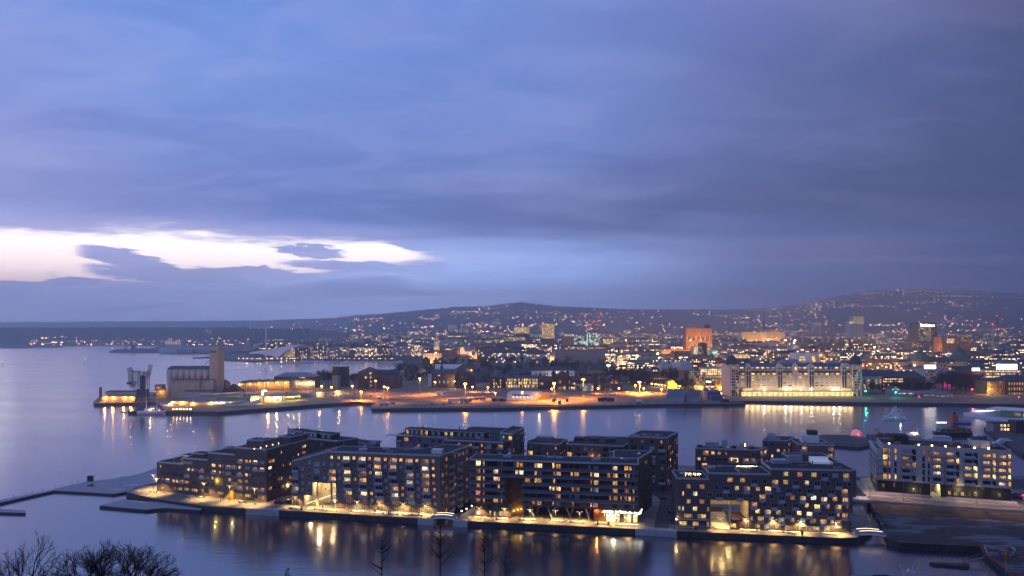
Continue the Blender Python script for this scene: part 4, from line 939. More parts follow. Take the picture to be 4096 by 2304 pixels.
def exK(b, f, f2, z):
 b.part(MB().box(3, 6.5, 3, 6, z, z + 3, f.mtx()), 'roof_plant_box', M_edge)
back_block('dark block with pale roof boxes behind the garden roof block', (3050, 1760), (3152, 1764), (3178, 1748), 20, BR_D, 6, 2.8, .42, 21, frame=M_frw, extra=exK)
def exK2(b, f, f2, z):
 b.part(MB().box(2, 10, 5, 11, z, z + 3.8, f.mtx()), 'roof_plant_box', M_white); b.part(MB().box(5, 9.5, 6, 10, z + 3.8, z + 6, f.mtx()), 'vent_stack', M_dark)
 fairy(b, 'string_lights', [f.pt(.6, z - 5.5, .5), f.pt(5, z - 5.5, .5)], M_fairy, .06, 40, .3)
back_block('dark flat-roofed block with a big white plant box on its roof', (3196, 1778), (3338, 1783), (3290, 1760), 20, BR_D, 6, 3.6, .42, 22, frame=M_frw, extra=exK2)

# ================================================================ quay edge pieces, bathing platforms, bridges
def edge_block(x0, y0, x1, y1, label, out=.35, z0=-.6, z1=Q + .02, dp=3.):
 f = Face(gp(x0, y0), gp(x1, y1)); g = MB().box(0, f.L, -out, dp, z0, z1, f.mtx()); o = g.build('quay_block', M_conc, org=tuple(f.p)); tag(o, label, 'concrete block', 'pale concrete blocks along the quay')
edge_block(985, 2035, 1117, 2041.5, 'pale concrete block in the quay wall below the stepped brick block')
edge_block(1672, 2074.5, 1735, 2079, 'pale concrete abutment at the left end of the middle footbridge')
edge_block(1813, 2082, 1870, 2086, 'pale concrete abutment at the right end of the middle footbridge')
edge_block(2541, 2115, 2707, 2125, 'long pale concrete block in the quay wall below the shop')
edge_block(3361, 2150, 3428, 2147, 'pale concrete abutment left of the white footbridge')
# low dark ledge that runs along the foot of the promenade wall
M_dk = M_wood
def deck(name, pxs, z, label, cat, m=None, side=None, th=None):
 pts = poly(pxs, z); c = Vector((sum(p[0] for p in pts) / len(pts), sum(p[1] for p in pts) / len(pts), z))
 if th is None: th = z + .6
 g = MB(); g.mat(1).prism(pts, z - th, z, bottom=True, top=False); k = len(g.v); g.v.extend((p[0], p[1], z) for p in pts); g.mat(0)
 for t_ in mgeo.tessellate_polygon([[Vector((p[0], p[1], 0)) for p in pts]]): g.f.append(tuple(k + i for i in t_)); g.mi.append(0)
 return tag(g.build(name, [m or M_dk, side or M_darkc], org=tuple(c)), label, cat)
q1 = lambda *p: [z1(*a) for a in p]
deck('bathing_deck', q1((882, 825), (1100, 770), (1290, 790), (1470, 790), (1830, 822), (1775, 866), (1480, 846), (1395, 850), (1300, 862)), 1.0, 'pale low timber bathing deck in front of the stepped brick block', 'deck', th=1.0)
deck('bathing_pier', q1((-400, 880), (-400, 850), (0, 775), (410, 695), (640, 640), (770, 612), (1000, 588), (1230, 545), (1390, 490), (1480, 520), (1400, 620), (1300, 640), (1190, 668), (1180, 690), (1010, 722), (870, 712), (480, 692), (240, 745), (0, 800)), .9, 'long bent timber bathing pier reaching left into the fjord', 'pier', th=.9)
deck('floating_platform', q1((-300, 878), (-300, 850), (0, 853), (226, 868), (228, 890), (0, 884)), .8, 'low floating platform at the left edge of the picture', 'float', th=.8)
deck('pool_basin', q1((690, 658), (840, 630), (1080, 632), (1090, 640), (900, 662)), .93, 'dark pool opening set in the bathing pier', 'pool', mat('pool_water', (.01, .014, .02), .15, var=0), th=.03)
g = MB(); p = gp(*z1(800, 608), .9)
for dx_ in (-1.3, .2): g.box(p.x + dx_, p.x + dx_ + 1.1, p.y - .5, p.y + .5, .9, 3.5)
g.box(p.x + .2, p.x + 2.2, p.y - .5, p.y + .5, 3.3, 3.5); tag(g.build('changing_cabin', M_blk, org=tuple(p)), 'twin dark upright cabins on the bathing pier', 'cabin')
for i, (x, y) in enumerate(((120, 745), (230, 722), (285, 710), (380, 690), (490, 665), (545, 655), (640, 632), (690, 620))):
 p = gp(*z1(x, y + 4), .9); tag(MB().lathe(p, [(.12, 0), (.12, .8), (.2, .85), (.16, 1.0)], 8).build('mooring_post', M_dark, org=tuple(p)), 'small dark post on the bathing pier, %s' % ORD[i], 'post', 'posts on the bathing pier')
def bench(p, ang, L, label, w=.9):
 M = Matrix.Translation(p) @ Matrix.Rotation(ang, 4, 'Z'); r_ = thing('bench', p, label, 'bench', 'stone benches on the promenade')
 MB().box(-L / 2, L / 2, -w / 2, w / 2, .42, .55, M).build('seat', M_white, r_)
 for s_ in (-1, 1): MB().box(s_ * L * .35 - .25, s_ * L * .35 + .25, -w / 2 + .1, w / 2 - .1, 0, .419, M).build('leg', M_conc, r_)
BX = [(z1, 1040, 690, 6), (z1, 1180, 650, 8), (z1, 1110, 568, 6), (z1, 1350, 700, 2.6), (z1, 1690, 747, 2.6), (z1, 1790, 750, 3), (z1, 2145, 793, 3.2), (z2, 1345, 1150, 3), (z2, 2005, 1232, 3.5), (z3, 222, 1010, 4), (z3, 530, 1022, 4.5), (z3, 690, 1037, 6), (z3, 985, 1050, 6.5), (z3, 1270, 1070, 5), (z3, 1440, 1078, 4), (z3, 1600, 1085, 5), (z3, 1720, 1092, 5),
   (z4, 225, 978, 4.5), (z4, 480, 992, 4.5), (z4, 775, 1000, 7), (z4, 1150, 1018, 4.5), (z4, 1380, 1030, 6.5), (z4, 1690, 1050, 4.5), (z4, 1985, 1065, 9), (z5, 215, 1190, 4), (z5, 300, 1196, 4.5), (z5, 695, 1206, 5), (z5, 1015, 1225, 7), (z5, 1330, 1240, 6), (z5, 1500, 1250, 4), (z5, 1920, 1262, 7)]
ctx = [('by the bathing steps', 0, 820), ('before the stepped brick block', 820, 1160), ('before the grey brick block', 1160, 1735), ('before the balcony-band block', 1735, 2560), ('before the charcoal block', 2560, 3500)]
def label_by_ctx(items, fmt):
 """items: photo columns -> labels with a place and an order counted from the left"""
 out = [None] * len(items)
 for nm, a, b_ in ctx:
  idx = sorted([i for i, x in enumerate(items) if a <= x < b_], key=lambda i: items[i])
  for k, i in enumerate(idx): out[i] = fmt % (nm, ORD[k] if k < 10 else ordn(k) + ' from left')
 return out
lb = label_by_ctx([zf(x, y)[0] for zf, x, y, L in BX], 'pale stone bench %s, %s')
fq = Face(gp(985, 2035), gp(3361, 2152))
for (zf, x, y, L), l_ in zip(BX, lb): bench(gp(*zf(x, y + 3), Q), fq.a + (.3 if zf is z1 else 0), L, l_)
# ---- lamp posts of the promenade
LP = [(z2, 202, 990, 6.8), (z2, 245, 1045, 6.8), (z2, 855, 1110, 6.8), (z2, 1187, 1150, 6.8), (z2, 1505, 1185, 6.8), (z2, 2027, 1205, 4.0)] + [(z3, x, y, 3.9) for x, y in ((240, 1000), (498, 1005), (725, 1030), (992, 1040), (1262, 1050), (1549, 1065), (1823, 1080))][1:] + \
  [(z4, x, y, 4.0) for x, y in ((203, 970), (505, 985), (818, 1000), (1127, 1010), (1421, 1030), (1717, 1040), (2003, 1060))] + [(z5, x, y, 4.1) for x, y in ((320, 1195), (670, 1205), (967, 1215), (1290, 1230), (1602, 1245), (2008, 1262))]
M_lh = lamp_mat('lamp_head_glow', (1, .80, .48), 4.5)
pole_me, arm_me, head_me = {}, {}, {}
lb = label_by_ctx([zf(x, y)[0] for zf, x, y, h in LP], 'slim double-armed lamp post %s, %s')
for (zf, x, y, h), l_ in zip(LP, lb):
 p = gp(*zf(x, y), Q); r_ = thing('street_lamp', p, l_, 'street lamp', 'double-armed lamp posts on the promenade')
 if h not in pole_me:
  pole_me[h] = MB().tube((0, 0, 0), (0, 0, h), .09, .06, 8).mesh('pole', M_grey); arm_me[h] = MB().tube((0, 0, h), (-.85, 0, h + .12), .05).tube((0, 0, h), (.85, 0, h + .12), .05).mesh('arm', M_grey)
  head_me[h] = MB().mat(0).box(-.32, .32, -.16, .16, .02, .12).mat(1).box(-.28, .28, -.13, .13, -.04, .018).mesh('lamp_head', [M_grey, M_lh])
 inst(pole_me[h], 'pole', r_, (0, 0, 0)); inst(arm_me[h], 'arm', r_, (0, 0, 0), fq.a)
 for s_ in (-1, 1): inst(head_me[h], 'lamp_head', r_, (s_ * .85 * math.cos(fq.a), s_ * .85 * math.sin(fq.a), h + .06), fq.a)
 lampkit(r_, (0, -.15, h - .15), LAMP_W * (1.9 if h > 5 else 1.0), (1, .58, .17), .3, 'SPOT', spot=132 if h < 5 else 112)
# life buoy posts, bins, people
for i, (zf, x, y) in enumerate(((z3, 320, 1025), (z3, 1377, 1088), (z4, 413, 1000), (z4, 1640, 1055), (z5, 387, 1212), (z5, 1620, 1270), (z2, 2112, 1255))):
 p = gp(*zf(x, y), Q); r_ = thing('lifebuoy_post', p, ['lifebuoy post near the cream lit passage', 'lifebuoy post left of the middle footbridge', 'lifebuoy post left of the wood-lined gap', 'lifebuoy post just left of the bright shop', 'lifebuoy post before the cafe terrace fence', 'lifebuoy post before the right half of the charcoal block', 'lifebuoy post before the left end of the grey brick block'][i], 'lifebuoy post', 'lifebuoy posts')
 MB().box(p.x - .35, p.x + .35, p.y - .08, p.y + .08, Q, Q + 1.5).build('board', M_dark, r_)
 g = MB()
 for k in range(10):
  t0, t1_ = k * math.tau / 10, (k + 1) * math.tau / 10; g.tube((p.x + .27 * math.cos(t0), p.y - .14, Q + 1.0 + .27 * math.sin(t0)), (p.x + .27 * math.cos(t1_), p.y - .14, Q + 1.0 + .27 * math.sin(t1_)), .07)
 g.build('ring', mat('buoy_orange', (.7, .16, .04), .6), r_)
def person(px, py, z, label, rot=0., shirt=(.03, .03, .05), stride=.25):
 p = gp(px, py, z); me = bpy.data.meshes.new('body')
 V = [(0, 0, .95), (0, 0, 1.15), (0, 0, 1.42), (0, 0, 1.52), (0, -.02, 1.66), (.1, 0, .92), (.1 , -stride, .5), (.1, -stride * 1.2, .07), (.1, -stride * 1.2 - .14, .04), (-.1, 0, .92), (-.1, stride * .8, .5), (-.1, stride * 1.4, .09), (-.1, stride * 1.4 - .12, .05),
   (.19, 0, 1.40), (.25, .1, 1.12), (.25, .02, .88), (-.19, 0, 1.40), (-.25, -.1, 1.12), (-.25, -.16, .88)]
 Ed = [(0, 1), (1, 2), (2, 3), (3, 4), (0, 5), (5, 6), (6, 7), (7, 8), (0, 9), (9, 10), (10, 11), (11, 12), (2, 13), (13, 14), (14, 15), (2, 16), (16, 17), (17, 18)]
 rad = [.16, .15, .17, .07, .11, .1, .075, .05, .05, .1, .075, .05, .05, .07, .05, .04, .07, .05, .04]
 me.from_pydata(V, Ed, []); o = bpy.data.objects.new('person', me); COL.objects.link(o)
 sm = o.modifiers.new('skin', 'SKIN'); sm.use_smooth_shade = True
 for v, r_ in zip(me.skin_vertices[0].data, rad): v.radius = (r_, r_ * .8)
 me.skin_vertices[0].data[0].use_root = True
 o.modifiers.new('sub', 'SUBSURF').levels = 1; me.materials.append(mat('dark_clothes_' + str(len(MATS)), shirt, .9))
 o.location = p; o.rotation_euler = (0, 0, rot); tag(o, label, 'person')
person(*z3(578, 1024), Q, 'person in dark clothes walking on the promenade before the cream passage', .4)
person(*z2(1068, 1162), Q, 'person in dark coat standing near the corner of the stepped brick block', 1.6, stride=.06)
person(*z5(1093, 1235), Q, 'person in dark clothes by the benches before the charcoal block', 0.2, (.05, .04, .03), .1)
p = gp(*z3(1215, 1066), Q); tag(MB().box(p.x - .3, p.x + .3, p.y - .3, p.y + .3, Q, Q + 1.1).box(p.x - .34, p.x + .34, p.y - .34, p.y + .34, Q + 1.1, Q + 1.2).build('litter_bin', M_dark, org=tuple(p)), 'dark square litter bin on the promenade before the grey brick block', 'bin')
p = gp(*z4(1770, 1058), Q); tag(MB().box(p.x - .35, p.x + .35, p.y - .3, p.y + .3, Q, Q + 1.3).box(p.x - .4, p.x + .4, p.y - .35, p.y + .35, Q + 1.3, Q + 1.4).build('litter_bin', mat('yellow_plastic', (.6, .38, .02), .6), org=tuple(p)), 'yellow box in front of the bright shop', 'bin')
# glass windbreak terrace left of the opening
p = gp(*z5(330, 1205), Q); r_ = thing('terrace_fence', p, 'low pale fence round the cafe terrace by the charcoal block', 'fence')
g = MB(); f_ = Face(gp(*z5(80, 1198)), gp(*z5(560, 1210)))
for k in range(13): g.box(k * f_.L / 12 - .05, k * f_.L / 12 + .05, -.05, .05, Q, Q + 1.1, f_.mtx())
g.build('post', M_white, r_); MB().box(0, f_.L, -.04, .04, Q + 1.1, Q + 1.18, f_.mtx()).box(0, f_.L, -.04, .04, Q + .4, Q + .46, f_.mtx()).build('rail', M_white, r_)

# ---- arched white footbridges with lit handrails
def footbridge(p0, p1, label, w=3.0, led=True):
 r_ = thing('footbridge', p0, label, 'footbridge', 'white footbridges with lit rails'); v = p1 - p0; L = v.length; f_ = Face(p0, p1); N = 14
 g = MB()
 for k in range(N):
  t0, t1_ = k / N, (k + 1) / N; za_, zb2 = Q + .5 * math.sin(math.pi * t0), Q + .5 * math.sin(math.pi * t1_)
  g.prism(quad(f_, t0 * L, t1_ * L, 0, w), [za_ - .5, zb2 - .5, zb2 - .5, za_ - .5], [za_ + .1, zb2 + .1, zb2 + .1, za_ + .1])
 g.build('deck', M_white, r_)
 for d in (.05, w - .05):
  g = MB(); h_ = MB()
  for k in range(N):
   t0, t1_ = k / N, (k + 1) / N; za_, zb2 = Q + .5 * math.sin(math.pi * t0), Q + .5 * math.sin(math.pi * t1_)
   g.prism(quad(f_, t0 * L, t1_ * L, d - .03, d + .03), [za_ + .1, zb2 + .1, zb2 + .1, za_ + .1], [za_ + 1.0, zb2 + 1.0, zb2 + 1.0, za_ + 1.0])
   if 1 < k < N - 2: h_.tube(f_.pt(t0 * L, za_ + 1.1, -d), f_.pt(t1_ * L, zb2 + 1.1, -d), .08)
  g.build('parapet', M_conc, r_); h_.build('handrail_light', M_led, r_)
footbridge(gp(1725, 2073), gp(1824, 2077), 'white arched footbridge with two lit handrails between grey and balcony-band blocks')
footbridge(gp(3420, 2139), gp(3548, 2143), 'white arched footbridge with two lit handrails right of the charcoal block')

# ================================================================ right-hand land: waste ground, road, bridge
wpt = [(3590, 2168), (3543, 2150), (3535, 2120), (3530, 2088), (3495, 2055), (3488, 2010)]
land = [gp(3545, 2153)[:2], gp(3600, 2170)[:2], gp(3920, 2186)[:2], gp(3965, 2225)[:2], gp(4030, 2290)[:2], gp(4110, 2380)[:2], (300, 190), (420, 290), (430, 345), (168, 338), gp(3474, 1975)[:2], gp(3492, 2030)[:2], gp(3520, 2062)[:2], gp(3548, 2110)[:2]]
g = MB(); g.mat(1).prism(land, -1, Q, bottom=False, top=False); k = len(g.v); g.v.extend((p[0], p[1], Q) for p in land); g.mat(0)
for t_ in mgeo.tessellate_polygon([[Vector((p[0], p[1], 0)) for p in land]]): g.f.append(tuple(k + i for i in t_)); g.mi.append(0)
def waste_mat():
 m = bpy.data.materials.new('waste_ground'); m.use_nodes = True; t = NT(m.node_tree); t.n.clear()
 p = t.new('ShaderNodeBsdfPrincipled'); o = t.new('ShaderNodeOutputMaterial'); t.link(p.outputs[0], o.inputs[0])
 tc = t.new('ShaderNodeTexCoord').outputs['Object']; mp = t.new('ShaderNodeMapping'); mp.inputs['Scale'].default_value = (.5, 1.4, 1); t.link(tc, mp.inputs[0])
 n = t.noise(mp.outputs[0], .10, 8, .72, .15); n2 = t.noise(mp.outputs[0], .5, 4, .6)
 c = t.mix(t.mr(n2, .3, .7), (.014, .014, .018, 1), (.075, .068, .066, 1)); wet = t.mr(n, .52, .56)
 c = t.mix(wet, c, (.135, .14, .16, 1)); c = t.mix(t.mr(n, .36, .33), c, (.02, .02, .03, 1))
 t.link(c, p.inputs['Base Color']); t.link(t.mr(n, .36, .33, .9, .25), p.inputs['Roughness']); return m
tag(g.build('waste_ground', [waste_mat(), M_darkc]), 'dark empty waste ground with puddles', None, None, 'structure')
# timber fender posts under the waste ground edge
fw = Face(gp(3600, 2170), gp(3920, 2186)); g = MB()
for i in range(16):
 p = fw.pt(.8 + i * (fw.L - 1.6) / 15, 0, .35); tag(MB().tube((p.x, p.y, -1), (p.x, p.y, Q + .2), .28, n=8).build('fender_pile', M_dark, org=tuple(p)), '%s fender pile from the left under the dark waste ground edge' % ordn(i), 'pile', 'fender piles under the waste ground edge')
# raised road with kerb wall and slope
fr0, fr1 = gp(3400, 2000, 4.0), gp(4300, 2062, 4.0); fR = Face(fr0, fr1); fR2 = Face(gp(3492, 2004, 4), gp(4300, 2058, 4))
g = MB(); g.box(fR.sx(3492), fR.L + 60, 1.6, 13, 0, 4.0, fR2.mtx()) if False else None
g = MB(); s0 = fR.sx(3480); g.prism(quad(fR, s0, fR.L + 60, 0, 9.0), 1, 4.0); tag(g.build('road', M_asph), 'raised road in front of the pale block', None, None, 'structure')
g = MB(); g.prism(quad(fR, s0, fR.L + 60, 9.0, 42), 1, 4.15); tag(g.build('pavement', M_quay), 'paved ground around the pale block', None, None, 'structure')
g = MB(); N = 60
for i in range(N + 1):
 a = s0 + i * (fR.L + 60 - s0) / N
 for d, z in ((0, 3.9), (-2, 3.5), (-5, 2.9 ), (-9, 2.25), (-10, 2.1)):
  p = fR.pt(a, 0, -d); g.v.append((p.x, p.y, z + (mnoise.noise(Vector((a * .4, d, 0))) * .35 if -9.5 < d < -1 else 0)))
for i in range(N):
 for j in range(4): g.f.append((i * 5 + j, i * 5 + j + 1, (i + 1) * 5 + j + 1, (i + 1) * 5 + j)); g.mi.append(0)
tag(g.build('earth_bank', M_earth), 'brown earth bank below the raised road', None, None, 'structure')
r_ = thing('kerb_wall', fR.pt(s0, 4), 'long pale kerb rail along the raised road', 'barrier')
MB().prism(quad(fR, fR.sx(3405), fR.L + 60, -.3, 0), 3.5, 4.55).build('wall', M_E, r_)
# road bridge to the island
r_ = thing('road_bridge', gp(3400, 2000, 4), 'concrete road bridge between the charcoal block and the pale block', 'bridge')
MB().prism(quad(fR, -6, s0 + .5, 0, 9), 3.2, 4.0).build('deck', M_conc, r_); MB().prism(quad(fR, s0 - 5, s0 - 1, .5, 8.5), -1, 3.2).build('pier', M_conc, r_)
g = MB(); g.prism(quad(fR, -6, s0, 8.8, 8.9), 4.0, 5.0); g.build('railing', M_gr, r_)
# second bridge / ramp going away, lit
fb2 = Face(gp(3455, 1900, 3.5), gp(3490, 1975, 4.1))
r_ = thing('footbridge', gp(3500, 1975, 4), 'lit walkway with railings running back along the left side of the pale block', 'footbridge')
A0, A1, B0, B1 = gp(3475, 1975, 4.16), gp(3500, 1974, 4.16), gp(3440, 1912, 4.16), gp(3476, 1912, 4.16)
g = MB(); g.prism([tuple(A0[:2]), tuple(A1[:2]), tuple(B1[:2]), tuple(B0[:2])], 3.4, 4.17); g.build('deck', M_quay, r_)
g = MB(); g.tube(A0 + Vector((0, 0, 1)), B0 + Vector((0, 0, 1)), .06); g.tube(A1 + Vector((0, 0, 1)), B1 + Vector((0, 0, 1)), .06)
for i in range(9):
 t_ = i / 8; p = A0.lerp(B0, t_); g.tube(p, p + Vector((0, 0, 1)), .05); p = A1.lerp(B1, t_); g.tube(p, p + Vector((0, 0, 1)), .05)
g.build('railing', M_white, r_)
for t_ in (.15, .55, .95): lampkit(r_, A0.lerp(B1, t_) - r_.location + Vector((0, 0, 3)), 260, (1, .72, .35), .1)
# rocks on the bank by the channel
rk = bpy.data.meshes.new('rock'); 
g = MB(); RR = random.Random(3)
for i in range(120):
 t_ = i / 120; x = 3488 + (t_ ** .8) * 62 + RR.uniform(-5, 5); y = 2025 + t_ * 118; z = RR.uniform(.1, 1.8); p = gp(x, y, z); s_ = RR.uniform(.3, .8)
 g.lathe(p, [(s_ * .6, -s_ * .5), (s_, 0), (s_ * .7, s_ * .4), (s_ * .2, s_ * .55)], 6)
tag(g.build('boulders', mat('grey_rock', (.16, .17, .19), .9, var=.4, vscale=1.2)), 'heap of grey boulders lining the channel bank', 'boulders', None, 'stuff')
# road lamps (pinkish) on the raised road: tall, off the deck
for i, (x, y) in enumerate(((3615, 2008), (3905, 2030), (4080, 2040), (3480, 1990))):
 p = gp(x, y, 4); r_ = thing('street_lamp', p, 'tall single lamp post on the raised road, %s' % ['before the left half of the pale block', 'before the right half of the pale block', 'at the right edge of the picture', 'at the bridge end'][i], 'street lamp', 'lamp posts on the raised road')
 MB().tube(p, p + Vector((0, 0, 8.5)), .1, .06).build('pole', M_grey, r_); MB().box(p.x - .15, p.x + .15, p.y, p.y + 1.2, 12.5, 12.65).build('lamp_head', M_grey, r_)
 lampkit(r_, (0, 1.2, 8.1), 6000, (1, .58, .38), .15, 'SPOT', spot=140)
# bottom right: pontoon, orange quay railing, container, ring fence
deck('pontoon', [(3718, 2248), (3860, 2254), (3878, 2258), (3870, 2266), (3730, 2254)], .7, 'narrow dark floating pontoon near the bottom right', 'pontoon', M_dark, th=.7)
g0, g1 = gp(3845, 2253, .8), gp(3938, 2230, 2.3); r_ = thing('gangway', g0, 'thin metal gangway from the pontoon up to the quay', 'gangway')
MB().tube(g0, g1, .25, n=4).build('deck', M_grey, r_); MB().tube(g0 + Vector((0, 1, 1)), g1 + Vector((0, 1, 1)), .05).tube(g0 + Vector((0, -1, 1)), g1 + Vector((0, -1, 1)), .05).build('railing', M_grey, r_)
M_or = mat('orange_paint', (.42, .09, .035), .6, var=.2); M_bl = mat('blue_paint', (.03, .09, .28), .6, var=.15)
pp = [(3918, 2184), (3935, 2215), (3970, 2243), (4020, 2275), (4110, 2330)]
r_ = thing('quay_railing', gp(3918, 2184), 'orange railing along the curved quay edge at bottom right', 'railing'); g = MB(); g2 = MB()
for (a, b_) in zip(pp, pp[1:]):
 A_, B_ = gp(*a), gp(*b_); g.tube(A_ + Vector((0, 0, .9)), B_ + Vector((0, 0, .9)), .06); g.tube(A_ + Vector((0, 0, .5)), B_ + Vector((0, 0, .5)), .05)
 for k in range(6): q = A_.lerp(B_, k / 6); g2.tube(q, q + Vector((0, 0, 1)), .09)
g.build('rail', M_or, r_); g2.build('post', M_or, r_)
p = gp(4018, 2240); r_ = thing('shipping_container', p, 'orange box container with a white number beside the ring fence', 'container')
fcn = Face(gp(4003, 2238), gp(4036, 2241)); M_ = fcn.mtx(); hC = fcn.zy(4020, 2204) - Q
MB().box(0, fcn.L, 0, 2.4, Q, Q + hC, M_).build('body', M_or, r_); MB().prism([tuple(fcn.pt(-.02, 0)[:2]), tuple(fcn.pt(-.02, 0, -2.4)[:2]), tuple(fcn.pt(-.1, 0, -2.4)[:2]), tuple(fcn.pt(-.1, 0)[:2])], Q, Q + hC).build('side_panel', M_bl, r_)
g = MB()
for i in range(8): g.box(.1 + i * fcn.L / 8, .2 + i * fcn.L / 8, -.05, 0, Q + .1, Q + hC - .1, M_)
g.build('corrugation', M_or, r_); text_part(r_, p, 'lettering', '13', 1.5, fcn.pt(fcn.L * .4, Q + hC * .55, .08), fcn.a, M_white)
text_part(r_, p, 'lettering', 'BRING-RING', .42, fcn.pt(fcn.L * .5, Q + .5, .08), fcn.a, M_white) if False else None
ring = [(3936, 2190), (3975, 2196), (4040, 2192), (4062, 2206), (4055, 2222), (4030, 2226)], [(3936, 2190), (3950, 2222), (4000, 2224)]
r_ = thing('hoarding', gp(3936, 2190), 'white low hoarding laid out in a ring beside the orange container', 'hoarding')
for pl in ring:
 for a, b_ in zip(pl, pl[1:]):
  f_ = Face(gp(*a), gp(*b_)); MB().box(0, f_.L, -.1, .1, Q, Q + 1.0, f_.mtx()).build('panel', M_conc, r_)
p = gp(4024, 2292); r_ = thing('street_lamp', p, 'pale thin lamp post at the bottom right corner quay', 'street lamp'); MB().tube(p, p + Vector((0, 0, 4.6)), .08, .05).build('pole', mat('beige_paint', (.5, .38, .22), .6), r_); MB().box(p.x - .12, p.x + .12, p.y - .1, p.y + .5, p.z + 4.55, p.z + 4.7).build('lamp_head', M_grey, r_)
# boat whose mast and cabin roof rise above the bottom edge
p = gp(3600, 2370, 0); r_ = thing('fishing_boat', p, 'boat with a white mast at the bottom edge, right', 'boat')
def hull_mb(L, W, hh, c, ang, z=0., sheer=.25, stern=.8):
 g = MB(); M = Matrix.Translation(c) @ Matrix.Rotation(ang, 4, 'Z'); N = 12; rings = []
 for i in range(N + 1):
  t = i / N; x = -L / 2 + L * t
  w = W / 2 * (stern + (1 - stern) * min(1, t * 3)) * (1 - max(0, (t - .55) / .45) ** 2.2); hz_ = hh * (1 + sheer * (2 * t - .8) ** 2)
  ring_ = [(x, -w, hz_), (x + (.04 * L if t > .9 else 0) * -1, -w * .75, hh * .2), (x, 0, -.3), (x, w * .75, hh * .2), (x, w, hz_)]
  rings.append([M @ Vector((a, b_, q + z)) for a, b_, q in ring_])
 for r1, r2 in zip(rings, rings[1:]):
  for j in range(4): g.face([r1[j], r2[j], r2[j + 1], r1[j + 1]])
  g.face([r1[4], r2[4], r2[0], r1[0]])
 g.face([rings[0][j] for j in (0, 4, 3, 2, 1)]); return g, M
g, M_ = hull_mb(22, 5.5, 1.6, p, .08); g.build('hull', M_dark, r_); MB().box(-7, -2.5, -1.8, 1.8, 1.6, 4.6, M_).build('cabin', M_blk, r_)
m0 = gp(3625, 2320, 3); tp = at(3601, 2257, m0.y); g = MB().tube(m0, tp, .22, .10).tube(m0 + Vector((-1.2, 0, 2.2)), m0 + Vector((2.4, 0, 2.4)), .12).tube(m0 + Vector((1.6, 0, 2)), m0 + Vector((1.9, 0, 4.2)), .1).lathe(m0 + Vector((.6, 0, 2.2)), [(.2, 0), (.5, .3), (.3, .9)], 8).build('mast', M_white, r_)
deck('cabin_roof', [(3402, 2304), (3405, 2298), (3560, 2299), (3562, 2330), (3402, 2330)], 4.2, 'pale flat boat roof just inside the bottom edge', 'boat roof', M_grey, M_grey, th=4.2)
# corrugated street behind: car with red lights between the two left blocks, parked cars
def car(p, ang, col, label, lights='rear', name='parked_car', grp=None, est=6):
 r_ = thing(name, p, label, 'car', grp); M = Matrix.Translation(p) @ Matrix.Rotation(ang, 4, 'Z')
 mm = mat('car_paint_%d%d%d' % tuple(int(c * 99) for c in col), col, .3, .2, var=0)
 g = MB(); pr = [(-2.15, .35), (-2.2, .75), (-1.95, .92), (-1.55, .95), (-.95, 1.42), (.55, 1.45), (1.25, .98), (2.0, .86), (2.2, .62), (2.2, .35)]
 n = len(pr)
 for s_ in (-.86, .86):
  for x, z in pr: k_ = .82 if z > 1.2 else 1; g.v.append(tuple(M @ Vector((x, s_ * k_, z))))
 for i in range(n): j = (i + 1) % n; g.f.append((i, j, n + j, n + i)); g.mi.append(0)
 g.f.append(tuple(range(n - 1, -1, -1))); g.mi.append(0); g.f.append(tuple(range(n, 2 * n))); g.mi.append(0); g.build('body', mm, r_)
 g = MB()
 for s_ in (-1, 1): g.face([M @ Vector((x, s_ * y_, z)) for x, y_, z in ((-1.2, .855, 1.0), (.95, .855, 1.0), (.45, .74, 1.36), (-.85, .74, 1.36))])
 g.face([M @ Vector(q) for q in ((-1.5, -.7, 1.0), (-1.5, .7, 1.0), (-1.0, .65, 1.38), (-1.0, -.65, 1.38))]); g.build('window', M_glass, r_)
 for x in (-1.35, 1.35):
  for s_ in (-.8, .8): MB().tube(M @ Vector((x, s_ - .1, .33)), M @ Vector((x, s_ + .1, .33)), .33, n=10).build('wheel', M_blk, r_)
 if lights:
  for s_ in (-.62, .62):
   x = -2.2 if lights == 'rear' else 2.18; MB().box(x - .06, x + .04, s_ - .2, s_ + .2, .62, .8, M).build('tail_light' if lights == 'rear' else 'headlight', lamp_mat('tail_red', (1, .03, .06), 22) if lights == 'rear' and 'tail_red' not in MATS else MATS['tail_red'] if lights == 'rear' else M_white, r_)
  if lights == 'rear': lampkit(r_, Matrix.Rotation(ang, 4, 'Z') @ Vector((-2.7, 0, .8)), est, (1, .03, .08), .2)
 return r_
car(gp(1115, 2014), -.15, (.05, .05, .06), 'car with glowing red tail lights leaving the street beside the stepped block', est=60)
car(gp(4072, 1996, 4.15), 2.3, (.05, .05, .06), 'car with red tail lights on the road at the right edge, nearer', est=50); car(gp(4066, 1984, 4.15), 2.3, (.2, .2, .22), 'car with red tail lights on the road at the right edge, farther', est=50)
car(gp(1160, 2010), 1.1, (.04, .04, .05), 'dark parked car in the street between the two left blocks', None)
for i, (x, y) in enumerate(((2683, 2048), (2655, 1995), (2692, 2080))): car(gp(x, y), 1.2, (.03, .03, .04), 'dark car parked in the street beside the charcoal block, %s' % ['middle', 'farthest', 'nearest'][i], None, grp='cars parked in the street')
car(gp(3392, 2094), 1.3, (.12, .12, .14), 'grey car parked behind the right corner of the charcoal block', None); car(gp(3388, 2122), 1.3, (.03, .03, .04), 'dark car parked at the right corner of the charcoal block', None)
